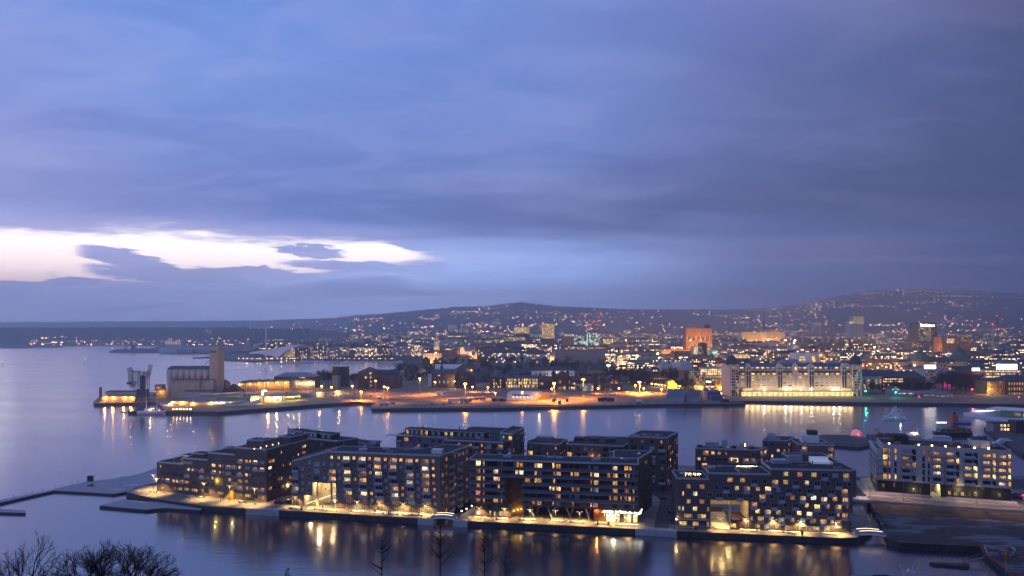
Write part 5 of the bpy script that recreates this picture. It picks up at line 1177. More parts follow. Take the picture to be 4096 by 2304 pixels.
# street surface strips between blocks
def street(name, pts, z, label): g = MB(); g.prism([tuple(p[:2]) for p in pts], z - .1, z); tag(g.build(name, M_asph), label, None, None, 'structure')
street('road', [gp(2615, 2112), gp(2700, 2116), gp(2735, 1990), (72, 330), (60, 330), gp(2640, 2000)], Q + .004, 'dark street running back between two blocks')
street('road', [gp(1085, 2012), gp(1160, 2020), gp(1168, 1975), (-88, 330), (-96, 332)], Q + .004, 'street running back beside the stepped block')
for i, (zf, x, y, e_, l_) in enumerate(((z4, 2472, 590, 900, 'in the street behind the shop block'), (z5, 45, 712, 500, 'at the far end of the dark street'), (z2, 1938, 1050, 650, 'in the street beside the stepped block'), (z3, 2262, 1075, 120, 'on the path right of the grey brick block, left'), (z3, 2322, 1048, 120, 'on the path right of the grey brick block, middle'), (z3, 2385, 1012, 120, 'on the path right of the grey brick block, right'), (z5, 160, 1190, 160, 'by the left corner of the charcoal block'))):
 hh = 3.6 if i < 3 else 1.0 if i < 6 else 3.2; p = gp(*zf(x, y + hh * 3.0), Q); r_ = thing('street_lamp', p, 'small bright lamp %s' % l_, 'street lamp', 'small street lamps between the blocks')
 MB().tube(p, p + Vector((0, 0, hh)), .06).build('pole', M_grey, r_); MB().lathe(p + Vector((0, 0, hh)), [(.08, 0), (.24, .12), (.2, .3), (.05, .38)], 8).build('lamp_head', lamp_mat('bright_globe', (1, .68, .32), 18) if 'bright_globe' not in MATS else MATS['bright_globe'], r_)
 lampkit(r_, (0, 0, hh + .6), e_, (1, .62, .28), .15)
# ================================================================ middle distance: harbour front and landmarks
def city_wall(name, col, lit=.3, pitch=3.2, storey=3.3, ww=.55, wh=.45, est=3.0, cols=None, bands=False, darkwin=.35):
 est *= 2.0; lit *= 1.2
 """plain wall whose windows are lit here and there; windows follow the wall's own metres"""
 if name in MATS: return MATS[name]
 m = bpy.data.materials.new(name); m.use_nodes = True; t = NT(m.node_tree); t.n.clear()
 p = t.new('ShaderNodeBsdfPrincipled'); o = t.new('ShaderNodeOutputMaterial'); t.link(p.outputs[0], o.inputs[0])
 u, v, w_ = t.sep(t.new('ShaderNodeTexCoord').outputs['UV']); rnd = t.new('ShaderNodeObjectInfo').outputs['Random']
 us = t.m('ADD', t.m('DIVIDE', u, pitch), t.m('MULTIPLY', rnd, 53.)); vs = t.m('DIVIDE', v, storey)
 cu = t.m('FLOOR', us); cv = t.m('FLOOR', vs); fu = t.m('FRACT', us); fv = t.m('FRACT', vs)
 wn = t.new('ShaderNodeTexWhiteNoise'); wn.noise_dimensions = '3D'; t.link(t.comb(t.m('MULTIPLY', cu, .0 if bands else 1.), cv, t.m('MULTIPLY', rnd, 91.)), wn.inputs['Vector'])
 wn2 = t.new('ShaderNodeTexWhiteNoise'); wn2.noise_dimensions = '3D'; t.link(t.comb(cu, cv, t.m('MULTIPLY', rnd, 17.)), wn2.inputs['Vector'])
 inw = t.m('MULTIPLY', t.m('LESS_THAN', t.m('ABSOLUTE', t.m('SUBTRACT', fu, .5)), ww / 2), t.m('LESS_THAN', t.m('ABSOLUTE', t.m('SUBTRACT', fv, .55)), wh / 2))
 on = t.m('MULTIPLY', inw, t.m('LESS_THAN', wn.outputs[0], t.m('MULTIPLY', t.mr(t.m('FRACT', t.m('MULTIPLY', rnd, 7.3)), 0, 1, .35, 1.5), lit)))
 if bands: on = t.m('MULTIPLY', on, t.m('LESS_THAN', wn2.outputs[0], .8))
 cols = cols or [(1, .60, .26, 1), (1, .72, .38, 1), (1, .50, .18, 1), (1, .85, .62, 1)]
 c = t.ramp(wn2.outputs[0], [(i / len(cols), q) for i, q in enumerate(cols)], 'CONSTANT')
 t.link(c, p.inputs['Emission Color']); t.link(t.m('MULTIPLY', on, t.mr(wn2.outputs[0], 0, 1, est * .4, est)), p.inputs['Emission Strength'])
 base = t.mix(t.mr(t.m('FRACT', t.m('MULTIPLY', rnd, 3.7)), 0, 1), tuple(q * .72 for q in col[:3]) + (1,), tuple(min(1, q * 1.25) for q in col[:3]) + (1,))
 t.link(t.mix(t.m('MULTIPLY', inw, .9), base, (.02, .022, .03, 1)), p.inputs['Base Color']); p.inputs['Roughness'].default_value = .8; p.inputs['Specular IOR Level'].default_value = .2
 m.cycles.emission_sampling = 'NONE'; MATS[name] = m; return m
M_slate = mat('slate_roof', (.055, .065, .085), .7, var=.3, vscale=.3); M_tile = mat('red_tile_roof', (.14, .055, .04), .85, var=.35, vscale=.3)
M_copper = mat('copper_green', (.06, .13, .115), .7, var=.25, vscale=.3); M_metroof = mat('metal_roof', (.20, .23, .28), .45, .2, var=.2, vscale=.1)
M_brk = mat('old_brick', (.13, .062, .045), .9, var=.3, vscale=.4); M_brk2 = mat('dark_old_brick', (.085, .05, .042), .9, var=.3, vscale=.4)
M_pale = mat('pale_render', (.50, .47, .44), .85, var=.1, vscale=.2); M_och = mat('yellow_render', (.34, .24, .10), .85, var=.12, vscale=.2)
M_navy = mat('navy_zinc', (.035, .05, .075), .6, var=.2, vscale=.3); M_silo = mat('silo_concrete', (.36, .35, .35), .85, var=.12, vscale=.15); M_tow = mat('orange_brick', (.34, .15, .06), .85, var=.15, vscale=.1)
def gz(px, D): return ZQ if D < 940 else terr(px, D) - .5
class Mid:
 """a building seen front-on, given by its columns in the photo, its distance and the row its eaves reach"""
 def __init__(s, label, x0, x1, yt, D, depth, wallm, name='building', cat='building', roof='flat', rh=0., rm=None, D1=None, group=None, parapet=True, uv=True, base=None, over=.4, hip=None):
  D1 = D1 or D; s.f = Face(((x0 - CX) * D / F, D), ((x1 - CX) * D1 / F, D1)); s.M = s.f.mtx(); s.D = D
  zb = gz((x0 + x1) / 2, D) if base is None else base; s.zb = zb; s.z = H - (yt - YH) * (D + D1) / 2 / F
  s.r = thing(name, (s.f.p.x, s.f.p.y, zb), label, cat, group); s.o = s.r['_o']; s.depth = depth; s.nw = 0; s.ex = {}
  s.part(MB().prism(quad(s.f, 0, s.f.L, 0, depth), zb - 1, s.z), 'wall', wallm, uv=uv)
  hh = rh * D / F; rm = rm or M_slate; L = s.f.L; g = MB(); o = over
  if roof == 'flat': g.prism(quad(s.f, -o * .3, L + o * .3, -o * .3, depth + .1), s.z + .01, s.z + .6)
  elif roof == 'gable': g.gable(-o, L + o, -o, depth + o, s.z + .01, s.z + hh, 'x', s.M)
  elif roof == 'gablef': g.gable(-o, L + o, -o, depth + o, s.z + .01, s.z + hh, 'y', s.M)
  elif roof == 'hip': g.gable(-o, L + o, -o, depth + o, s.z + .01, s.z + hh, 'x', s.M, hip=min(depth / 2, L / 2 - .5) if hip is None else hip)
  elif roof == 'pyr': g.gable(-o, L + o, -o, depth + o, s.z + .01, s.z + hh, 'x', s.M, hip=L / 2)
  elif roof == 'shed': g.prism(quad(s.f, -o, L + o, -o, depth + o), [s.z + .01] * 4, [s.z + .5, s.z + .5, s.z + hh, s.z + hh])
  s.top = s.z + hh; s.part(g, 'roof', rm)
 def part(s, mb, name, m, **k): return mb.build(name, m, s.r, s.o, **k)
 def X(s, px): return s.f.sx(px)
 def Z(s, px, py): return s.f.zy(px, py)
 def win(s, px, py, w, h, t, off=.06):
  """one window: centre in photo pixels, size in metres"""
  M_ = PT[t] if isinstance(t, str) else t; a, z = s.X(px), s.Z(px, py); s.w(a, z, w, h, M_, off)
 def w(s, a, z, w, h, M_, off=.06, name='window'):
  s.nw += 1
  if s.nw <= 99:
   o = inst(pane_mesh(w + .1, h + .1, M_), name, s.r, s.f.pt(a, z, off) - Vector(s.o), s.f.a)
  else:
   key = M_.name; g = s.ex.setdefault(key, (MB(), M_))[0]; P_ = [s.f.pt(a + i * w / 2, z + j * h / 2, off + .03) for i, j in ((-1, -1), (1, -1), (1, 1), (-1, 1))]; g.face(P_)
 def grid(s, x0, x1, y0, y1, nx, ny, w, h, types, seed=1, name='window', jit=0):
  """nx by ny windows between two corners (photo pixels of the first and last centres)"""
  r = random.Random(seed)
  for j in range(ny):
   for i in range(nx):
    px = x0 + (x1 - x0) * i / max(1, nx - 1); py = y0 + (y1 - y0) * j / max(1, ny - 1)
    t = r.choice(types) 
    if t == '.': continue
    s.w(s.X(px), s.Z(px, py), w, h, PT[t])
 def done(s):
  if s.ex:
   g = MB(); ms = []
   for k, (mb, m) in s.ex.items():
    for q in mb.f: g.face([mb.v[i] for i in q], len(ms))
    ms.append(m)
   o = s.part(g, 'window', ms); o['kind'] = 'stuff'
  return s
# ---------------------------------------------------------------- the lamps of the harbour (sodium), each a thing
M_sod = lamp_mat('sodium_head', (1, .50, .10), 30); M_whl = lamp_mat('white_head', (1, .86, .62), 30)
_hl = {}
def mast(zf, x, y, ytop, e, label, col=(1, .33, .04), D=None, big=1., kind='SPOT', name='lamp_mast', grp='harbour lamp masts', glow=True, m=None, refl=None):
 px, py = zf(x, y) if zf else (x, y); py2 = (zf(x, ytop)[1] if zf else ytop)
 p = gp(px, py, ZQ) if D is None else Vector(((px - CX) * D / F, D, gz(px, D))); h = H - (py2 - YH) * p.y / F - p.z
 r_ = thing(name, p, label, 'street lamp', grp)
 MB().tube((0, 0, 0), (0, 0, h), .22 * big, .12 * big, 6).build('pole', M_grey, r_, (0, 0, 0))
 MB().box(-.9 * big, .9 * big, -.5 * big, .5 * big, h - .1, h + .45 * big).build('lamp_head', (m or M_sod) if glow else M_grey, r_, (0, 0, 0))
 lampkit(r_, (0, -.8 * big, h - .3), e, col, .8 * big, 'POINT' if kind == 'POINT' else 'SPOT', spot=165)
 return r_
HL = [(zb, 935, 690, 590, 5e3, 'by the sawtooth sheds'), (zb, 1780, 720, 560, 9e3, 'before the pyramid-roofed brick store'), (zb, 1592, 810, 700, 14e3, 'at the corner of the small harbour basin'), (zb, 1935, 840, 650, 5e3, 'behind the white camper on the quay'), (zb, 2345, 740, 530, 12e3, 'on the yellow-lit yard'), (zb, 1890, 760, 635, 6e3, 'beside the brick store wing'), (zb, 1478, 700, 625, 5e3, 'left of the pyramid-roofed brick store'), (zb, 1210, 680, 640, 5e3, 'below the tall grey tower'), (zb, 1085, 690, 628, 5e3, 'by the red and white board'),
   (zc_, 290, 720, 575, 9e3, 'before the brick barracks'), (zc_, 680, 800, 600, 40e3, 'brightest, above the parked trailers'), (zc_, 773, 700, 635, 4e3, 'right of the brick barracks'), (zc_, 972, 700, 645, 4e3, 'left of the glazed office'), (zc_, 1065, 790, 715, 5e3, 'by the small kiosk'), (zc_, 1413, 830, 705, 6e3, 'before the white terminal'), (zc_, 1825, 820, 595, 45e3, 'bright double-headed, right of the white terminal'), (zc_, 2200, 780, 545, 24e3, 'before the pale annex'), (zc_, 1795, 720, 660, 3e3, 'behind the white terminal'),
   (zd, 670, 1040, 900, 60e3, 'brightest, left of the orange hut'), (zd, 617, 1040, 940, 6e3, 'left of the brightest mast'), (zd, 725, 1030, 980, 4e3, 'right of the brightest mast'), (zd, 955, 1040, 990, 5e3, 'before the orange hut'), (zd, 405, 1040, 975, 3e3, 'before the arched brick hall'), (zd, 135, 1040, 980, 3e3, 'beside the brick chimney block')]
for zf, x, y, yt, e, l_ in HL: mast(zf, x, y, yt, e * 6, 'tall orange-lit lamp mast ' + l_, big=1.0 if e < 2e4 else 1.6)
mast(zd, 1262, 1150, 1100, 9e3, 'white-lit lamp mast at the edge of the dark sloped sheds', (.9, .95, 1), m=M_whl)
def wall_lamp(parent, p, e, col=(1, .42, .06), m=None, r=.35, off=(0, -.7, 0)):
 MB().lathe((p[0], p[1], p[2]), [(r * .5, -r * .6), (r, 0), (r * .5, r * .6)], 8).build('wall_lamp', m or M_sod, parent, parent['_o'] if '_o' in parent else None)
 o = Vector(parent['_o']); lampkit(parent, Vector(p) - o + Vector(off), e * 1.5, col, .5)

# ---------------------------------------------------------------- grain silo pier
D0 = 733
s = Mid('tall slender concrete silo tower with antennas on the pier', *[za(1795, 0)[0], za(1925, 0)[0]], za(0, 145)[1], D0, 15, M_silo, 'silo_tower', 'tower', roof='flat', rm=M_silo)
g = MB(); 
for x in (-.2, 3, 6, 9.5): g.tube(s.f.pt(1 + x, s.z, -3), s.f.pt(1 + x, s.z + 4 + (x % 3), -3), .12)
s.part(g, 'antenna', M_grey); s.part(MB().box(1.0, 3.6, -.1, 0, s.z - 6, s.z - 3.6, s.M).box(4.6, 7.2, -.1, 0, s.z - 6, s.z - 3.6, s.M), 'louvre', M_dark); s.part(MB().box(s.f.L * .55, s.f.L + .06, -.12, 3, s.zb, s.z - 6.5, s.M), 'stair_shaft', mat('rust_stain', (.40, .32, .29), .9))
s.part(MB().tube(s.f.pt(-.2, s.Z(838, za(0, 330)[1]), -2), s.f.pt(-6.2, s.Z(838, za(0, 400)[1]), -2), .3), 'conveyor', M_dark)
s = Mid('big concrete grain silo with a row of seven round cells beside the tower', za(1172, 0)[0], za(1793, 0)[0], za(0, 468)[1], D0 + 6, 20, M_silo, 'grain_silo', 'silo', roof='gable', rh=12, rm=M_slate)
for i in range(7):
 a = s.f.L * (i + .5) / 7; zt_, zb_ = s.Z(700, za(0, 478)[1]), s.Z(700, za(0, 640)[1])
 s.part(MB().tube(s.f.pt(a, zb_ if i else s.zb, 1.0), s.f.pt(a, zt_, 1.0), s.f.L / 14 * .97, n=16), 'silo_cell', mat('pale_concrete', (.50, .47, .45), .85, var=.1, vscale=.2), smooth=True)
 s.part(MB().box(a - .9, a + .9, -.3, -.02, zt_ + 2.0, zt_ + 2.9, s.M), 'vent_window', M_dark)
s2 = Mid('blank concrete lower hall of the grain silo with small square windows', za(1225, 0)[0], za(1845, 0)[0], za(0, 632)[1], D0 - 6, 9, M_silo, 'silo_hall', 'building', roof='flat', rm=M_slate)
for x in (1275, 1322, 1367, 1412, 1460, 1505, 1550, 1688, 1732, 1778): s2.win(*za(x, 655), 1.2, 1.2, M_dark)
s2.part(MB().box(s2.X(za(1590, 0)[0]), s2.X(za(1665, 0)[0]), -2.5, 0, s2.Z(800, za(0, 745)[1]), s2.Z(800, za(0, 640)[1]), s2.M), 'bay', mat('sand_render', (.34, .29, .2), .8))
s3 = Mid('low annex with a dark lean-to roof at the foot of the grain silo', za(1430, 0)[0], za(1840, 0)[0], za(0, 795)[1], D0 - 14, 8, M_silo, 'annex', 'building', roof='shed', rh=3, rm=M_slate)
# ---- long shed, red column, crane
s = Mid('long grey warehouse with a dark roof along the silo pier', za(262, 0)[0], za(725, 0)[0], za(0, 805)[1], 716, 16, M_pale, 'warehouse', 'warehouse', roof='gable', rh=5, rm=M_slate)
s = Mid('low open-fronted pier shed glowing orange inside', za(205, 0)[0], za(722, 0)[0], za(0, 870)[1], 694, 12, M_conc, 'pier_shed', 'shed', roof='flat', rm=M_slate)
for i in range(9): s.w(s.f.L * (i + .5) / 9, s.zb + 2.6, s.f.L / 9 * .7, 3.6, mat('shed_door', (.45, .32, .22), .8), .06, 'door')
for x in (265, 385, 545, 655): px, py = za(x, 885); wall_lamp(s.r, s.f.pt(s.X(px), s.Z(px, py), .8), 2600, r=.4)
p = gp(402, 1594, ZQ); tag(MB().tube(p, p + Vector((0, 0, 11.5)), 1.35, n=14).tube(p + Vector((0, 0, 11.5)), p + Vector((0, 0, 11.9)), 1.5, n=14).build('light_column', M_or, org=tuple(p)), 'thick plain orange-red column at the left tip of the silo pier', 'column')
M_crane = mat('crane_steel', (.04, .05, .075), .55, .3, var=.2)
c0 = gp(568, 1607, ZQ); r_ = thing('gantry_crane', c0, 'dark latticed grain-unloading crane on the silo pier with two raised booms', 'crane'); Dc = c0.y
W = lambda x, y, d=0.: at(*za(x, y), Dc + d)
g = MB()
for d in (-5, 5):
 for xa, xb in ((735, 700), (865, 905)): g.tube(W(xb, 965, d), W(xa, 800, d), .8, .7)
g.box(*sorted((W(730, 0).x, W(880, 0).x)), Dc - 6, Dc + 6, W(0, 870).z, W(0, 850).z); g.build('leg', M_crane, r_)
g = MB(); g.box(W(745, 0).x, W(880, 0).x, Dc - 4, Dc + 4, W(0, 868).z, W(0, 760).z); g.box(W(785, 0).x, W(835, 0).x, Dc - 2, Dc + 2, W(0, 760).z, W(0, 560).z); g.build('machine_house', M_crane, r_)
g = MB()
def lattice(g, A, B_, w, n, r=.16, depth=None):
 """a square lattice boom or mast from A to B"""
 A, B_ = Vector(A), Vector(B_); d = (B_ - A).normalized(); u = d.cross(Vector((0, 1, 0))); u = u.normalized() if u.length > .1 else Vector((1, 0, 0)); v = d.cross(u).normalized()
 cs = [(-1, -1), (1, -1), (1, 1), (-1, 1)]; h = w / 2
 for cx_, cy_ in cs: g.tube(A + u * cx_ * h + v * cy_ * h, B_ + u * cx_ * h + v * cy_ * h, r, n=4)
 for k in range(n):
  P0, P1 = A.lerp(B_, k / n), A.lerp(B_, (k + 1) / n)
  for q in range(4):
   c0_, c1_ = cs[q], cs[(q + 1) % 4]
   g.tube(P0 + u * c0_[0] * h + v * c0_[1] * h, P1 + u * c1_[0] * h + v * c1_[1] * h, r * .7, n=4); g.tube(P1 + u * c0_[0] * h + v * c0_[1] * h, P1 + u * c1_[0] * h + v * c1_[1] * h, r * .7, n=4)
lattice(g, W(718, 790), W(718, 500), 5, 9, .16); lattice(g, W(860, 760), W(860, 520), 5, 8, .16); lattice(g, W(800, 700), W(800, 510), 6, 6, .14); g.tube(W(640, 490), W(935, 520), .3, n=4); g.tube(W(640, 510), W(935, 530), .2, n=4)
for x in (650, 680, 705, 735, 765, 835, 880, 900): g.tube(W(x, 515), W(x, 475), .3, n=4)
g.build('tower', M_crane, r_); g = MB(); lattice(g, W(622, 440), W(655, 735), 3.2, 14, .2); lattice(g, W(655, 725), W(720, 650), 2.0, 4, .15); g.box(W(585, 0).x, W(650, 0).x, Dc - 1, Dc + 1, W(0, 690).z, W(0, 655).z); g.build('boom', M_crane, r_)
g = MB(); lattice(g, W(880, 610), W(935, 400), 2.6, 10, .12); g.build('boom', M_crane, r_)
s = Mid('small lit three-storey pier office beside the crane', za(985, 0)[0], za(1095, 0)[0], za(0, 705)[1], 742, 8, M_och, 'office', 'building', rm=M_slate)
s.grid(*za(1000, 0)[:1], za(1080, 0)[0], za(0, 742)[1], za(0, 795)[1], 3, 2, 1.6, 1.5, 'WVO', 5)
s = Mid('low lit yellow house between the pier office and the silo', za(1010, 0)[0], za(1150, 0)[0], za(0, 770)[1], 738, 8, M_och, 'house', 'house', rm=M_slate); s.grid(za(1030, 0)[0], za(1135, 0)[0], za(0, 800)[1], za(0, 830)[1], 4, 2, 1.5, 1.5, 'WVO', 6)
wall_lamp(s.r, s.f.pt(6, s.z - 2, 2.5), 1500)
# ---- ferry quay: lit warehouse, big grey roof, glazed gangways
s = Mid('low brick quay warehouse with yellow wall lamps and a wide grey roof', za(1240, 0)[0], za(1505, 0)[0], za(0, 950)[1], 668, 26, mat('tan_brick', (.22, .17, .11), .85, var=.15), 'quay_warehouse', 'warehouse', roof='shed', rh=3, rm=M_metroof)
wall_lamp(s.r, s.f.pt(s.X(za(1398, 0)[0]), s.Z(za(1398, 0)[0], za(0, 945)[1]), 1.2), 9000, r=.6); wall_lamp(s.r, s.f.pt(s.X(za(1245, 0)[0]), s.Z(za(1245, 0)[0], za(0, 950)[1]), 1.2), 6000, (1, .5, .2), r=.5)
s = Mid('long lit ferry warehouse with a wide dark grey roof on the quay', za(1508, 0)[0], za(1865, 0)[0], za(0, 962)[1], 663, 40, MATS['tan_brick'], 'ferry_terminal', 'terminal', roof='shed', rh=12, rm=M_metroof, D1=670)
for x, e in ((1560, 7000), (1835, 7000)): wall_lamp(s.r, s.f.pt(s.X(za(x, 0)[0]), s.Z(za(x, 0)[0], za(0, 955)[1]), 1.2), e, r=.55)
s.grid(za(1790, 0)[0], za(1850, 0)[0], za(0, 1035)[1], za(0, 1035)[1], 2, 1, 5, 3, 'V')
s = Mid('low lit quay hall with a row of yellow lamps under its eaves', za(1868, 0)[0], za(2350, 0)[0], za(0, 950)[1], 676, 40, mat('brown_panel', (.14, .09, .07), .8), 'quay_hall', 'building', roof='shed', rh=12, rm=M_metroof, D1=690)
for x in (1880, 1905, 1970, 2005, 2105, 2170, 2265): wall_lamp(s.r, s.f.pt(s.X(za(x, 0)[0]), s.Z(za(x, 0)[0], za(0, 958)[1]), 1.0), 1800 if x != 1970 else 4500, (1, .68, .22), r=.4)
s.grid(za(1890, 0)[0], za(2030, 0)[0], za(0, 1032)[1], za(0, 1032)[1], 5, 1, 5, 4, 'VYC')
def tubeway(x0, y0, x1, y1, hpx, D, label, zf=za, D1=None, m=None, lit=True, w=4.5):
 D1 = D1 or D; a, b_ = at(*zf(x0, y0), D), at(*zf(x1, y1), D1); h = hpx / 3.68 * D / F; r_ = thing('gangway', (a.x, a.y, a.z - h), label, 'gangway'); f_ = Face(a, b_)
 MB().prism(quad(f_, 0, f_.L, -.2, w + .2), [a.z, b_.z, b_.z, a.z], [a.z + .5, b_.z + .5, b_.z + .5, a.z + .5]).build('roof', M_white, r_)
 MB().prism(quad(f_, 0, f_.L, 0, w), [a.z - h + .4, b_.z - h + .4, b_.z - h + .4, a.z - h + .4], [a.z - .01, b_.z - .01, b_.z - .01, a.z - .01]).build('glazing' if lit else 'side_wall', m or mat('blue_green_glazing', (.03, .07, .08), .15, var=.3, vscale=.6, emit=(.25, .8, .75, 1), est=.03), r_)
 MB().prism(quad(f_, 0, f_.L, -.2, w + .2), [a.z - h, b_.z - h, b_.z - h, a.z - h], [a.z - h + .39, b_.z - h + .39, b_.z - h + .39, a.z - h + .39]).build('floor', M_white, r_)
 g = MB()
 for k in range(int(f_.L / 9) + 1):
  t_ = k * 9 / f_.L; p = f_.pt(k * 9, 0, -w / 2); zz = a.z + (b_.z - a.z) * t_ - h
  g.tube((p.x, p.y, ZQ), (p.x, p.y, zz), .3, n=6)
 if (a.z - h) > ZQ + 1: g.build('support', M_grey, r_)
 return r_
tubeway(1650, 845, 2260, 808, 58, 705, 'long glazed gangway with a white roof above the ferry terminal, left stretch'); tubeway(2200, 880, 2300, 815, 58, 706, 'short steep glazed gangway joining the two long ones'); tubeway(2270, 812, 2485, 832, 62, 708, 'glazed gangway with a white roof, right stretch')
tubeway(2140, 1010, 2500, 925, 62, 655, 'white sloping gangway with round porthole lights down to the quay', lit=False, m=M_white, w=4)
r_ = thing('gangway', at(*za(2500, 925), 652), 'row of small round lights on the white sloping gangway', 'lights') if False else None
g = MB(); p = at(*za(2050, 1000), 655)
s = Mid('small white lit kiosk at the foot of the sloping gangway', za(2050, 0)[0], za(2165, 0)[0], za(0, 1005)[1], 655, 5, M_white, 'kiosk', 'kiosk', rm=M_white); s.win(*za(2143, 1035), 3, 3.2, 'V'); wall_lamp(s.r, s.f.pt(3, s.z - 1, 2), 800, (1, .7, .6))
s = Mid('white portal building with a sloping side and round lamp above the ferry quay', za(2400, 0)[0], za(2576, 0)[0], za(0, 870)[1], 668, 10, M_white, 'portal_building', 'building', rm=M_white, D1=672)
wall_lamp(s.r, s.f.pt(5, s.z - 5, 1.5), 5000, (1, .72, .12), r=.5); s.win(*za(2540, 935), 2.5, 4, 'Y'); s.win(*za(2480, 1005), 5, 3, 'V')
for x, y, w_, h_, l_ in ((1070, 975, 190, 60, 'small gabled shed lit from above at the left end of the ferry quay'),):
 s = Mid(l_, za(x, 0)[0], za(x + w_, 0)[0], za(0, y + 18)[1], 660, 8, M_conc, 'shed', 'shed', roof='gable', rh=5, rm=M_metroof); wall_lamp(s.r, s.f.pt(9, s.z + 1.2, 1.0), 3500, (1, .45, .2))
RR = random.Random(21)
for i in range(6):
 x = 1275 + i * 50; p = gp(*za(x, 1085), ZQ); r_ = thing('work_boat_rack', p, 'small lit stall with a pale awning on the ferry quay, %s' % ORD[i], 'stall', 'stalls on the ferry quay')
 MB().box(p.x - 1.4, p.x + 1.4, p.y - 1, p.y + 1, p.z, p.z + 1.2).build('counter', M_och, r_); MB().gable(p.x - 1.7, p.x + 1.7, p.y - 1.4, p.y + 1.4, p.z + 2.4, p.z + 3.1).build('awning', M_grey, r_)
 MB().box(p.x - .5, p.x + .5, p.y - 1.3, p.y - 1.2, p.z + 1.8, p.z + 2.2).build('lamp', M_whl if i % 3 else M_sod, r_)
# ---- sawtooth sheds with lamps
for i, (x0, x1) in enumerate(((0, 110), (112, 228), (230, 345), (347, 462), (464, 580), (582, 672))):
 s = Mid('gabled quay shed with a sodium lamp on its front, %s in the row' % ORD[i], zb(x0, 0)[0], zb(x1, 0)[0], zb(0, 585 - i * 4)[1], 800 + i * 4, 30, mat('shed_render', (.40, .33, .24), .85, var=.1), 'gabled_shed', 'shed', roof='gablef', rh=6.5, rm=M_slate, group='row of gabled sheds on the quay')
 xl = (x0 + x1) / 2 + (0 if i else -20); wall_lamp(s.r, s.f.pt(s.X(zb(xl, 0)[0]), s.z - 1.6, 2.4), 4500 if i > 1 else 1500, r=.7)
 if i < 2: s.grid(zb(x0 + 20, 0)[0], zb(x1 - 15, 0)[0], zb(0, 605)[1], zb(0, 605)[1], 5, 1, 1.6, 1.2, 'V')
s = Mid('dark low shed with a pyramid roof behind the silo annex', za(1925, 0)[0], za(2040, 0)[0], za(0, 672)[1], 790, 12, M_brk2, 'shed', 'shed', roof='hip', rh=14, rm=M_slate)
s = Mid('black steep tent-like roof building between silo and sheds', za(1985, 0)[0], za(2235, 0)[0], za(0, 790)[1], 742, 16, M_dark, 'tent_roof_building', 'building', roof='pyr', rh=28, rm=M_dark)
s = Mid('red-brown timber building with a long grey hipped roof behind the sheds', *[zb(470, 0)[0], zb(1000, 0)[0]], zb(0, 505)[1], 850, 22, mat('red_timber', (.16, .035, .03), .85, var=.2), 'timber_building', 'building', roof='hip', rh=15, rm=M_metroof)
s.part(MB().box(s.X(zb(660, 0)[0]), s.f.L, -1.5, -.05, s.zb, s.Z(1200, zb(0, 545)[1]), s.M), 'lower_wall', M_pale); 
for i in range(11): s.w(s.X(zb(690 + i * 29, 0)[0]), s.Z(1200, zb(0, 555)[1]), 1.7, 1.3, PT['D' if i % 3 else 'W'], 1.55)
for i in range(10): 
 x = 688 + i * 33; s.w(s.X(zb(x, 0)[0]), s.Z(1200, zb(0, 597)[1]), 1.5, 1.8, PT['D'], 1.55)
 p = s.f.pt(s.X(zb(x, 0)[0]), s.Z(1200, zb(0, 592)[1]), 3); wall_lamp(s.r, p, 900 if i % 2 else 0.1, (1, .62, .25), r=.55, m=MATS['bright_globe'])
for x, w_ in ((805, 2), (835, 2), (860, 2)): s.win(*zb(x, 518), 1.8, 1.0, 'V')
s = Mid('low white two-storey harbour office with lit ribbon windows', zb(1020, 0)[0], zb(1545, 0)[0], zb(0, 690)[1], 735, 14, M_pale, 'harbour_office', 'office', rm=mat('tan_roof', (.30, .22, .17), .9), D1=770)
for y in (718, 755):
 for i in range(16):
  x = 1045 + i * 31; s.win(*zb(x, y + (1 - i / 15) * 6), 2.0, 1.3, 'V' if (8 <= i <= 12 or i == 0) else ('Y' if i % 3 else 'D'))
for x in (1050, 1300): wall_lamp(s.r, s.f.pt(s.X(zb(x, 0)[0]), s.zb + 4.5, 2), 2500, (1, .62, .2))
s = Mid('dark quayside workshop with a pale lit parapet', zb(575, 0)[0], zb(800, 0)[0], zb(0, 770)[1], 700, 9, M_dark, 'workshop', 'building', rm=M_pale, D1=712)
for x in (590, 660, 720, 795): wall_lamp(s.r, s.f.pt(s.X(zb(x, 0)[0]), s.z + .5, 1.2), 1800, (1, .75, .15))
s.win(*zb(715, 835), 1.2, 3, 'R')
s = Mid('white rounded kiosk building with a gold lamp at the ferry quay', zb(360, 0)[0], zb(570, 0)[0], zb(0, 770)[1], 688, 8, M_white, 'ticket_office', 'building', rm=M_white); wall_lamp(s.r, s.f.pt(3, s.z + .3, 1), 5000, r=.5)
wall_lamp(s.r, s.f.pt(s.f.L - 5, s.z + .3, 1), 4000, (1, .78, .3), r=.5); s.win(*zb(520, 800), 2.4, 2.6, 'Y')
p = at(*zb(340, 900), 684); tag(MB().tube((p.x, p.y, ZQ), at(*zb(340, 770), 684), 1.4, n=12).build('white_column', M_white, org=(p.x, p.y, ZQ)), 'thick white round column beside the ticket office', 'column')
r_ = thing('fuel_canopy', gp(*zb(345, 740), ZQ), 'bright curved lit frame behind the ticket office', 'light frame'); g = MB(); D_ = gp(*zb(345, 740), ZQ).y
for a, b_ in (((322, 738), (322, 692)), ((322, 692), (350, 684)), ((350, 684), (372, 690))): g.tube(at(*zb(*a), D_), at(*zb(*b_), D_), .5)
g.build('tube', M_whl, r_)
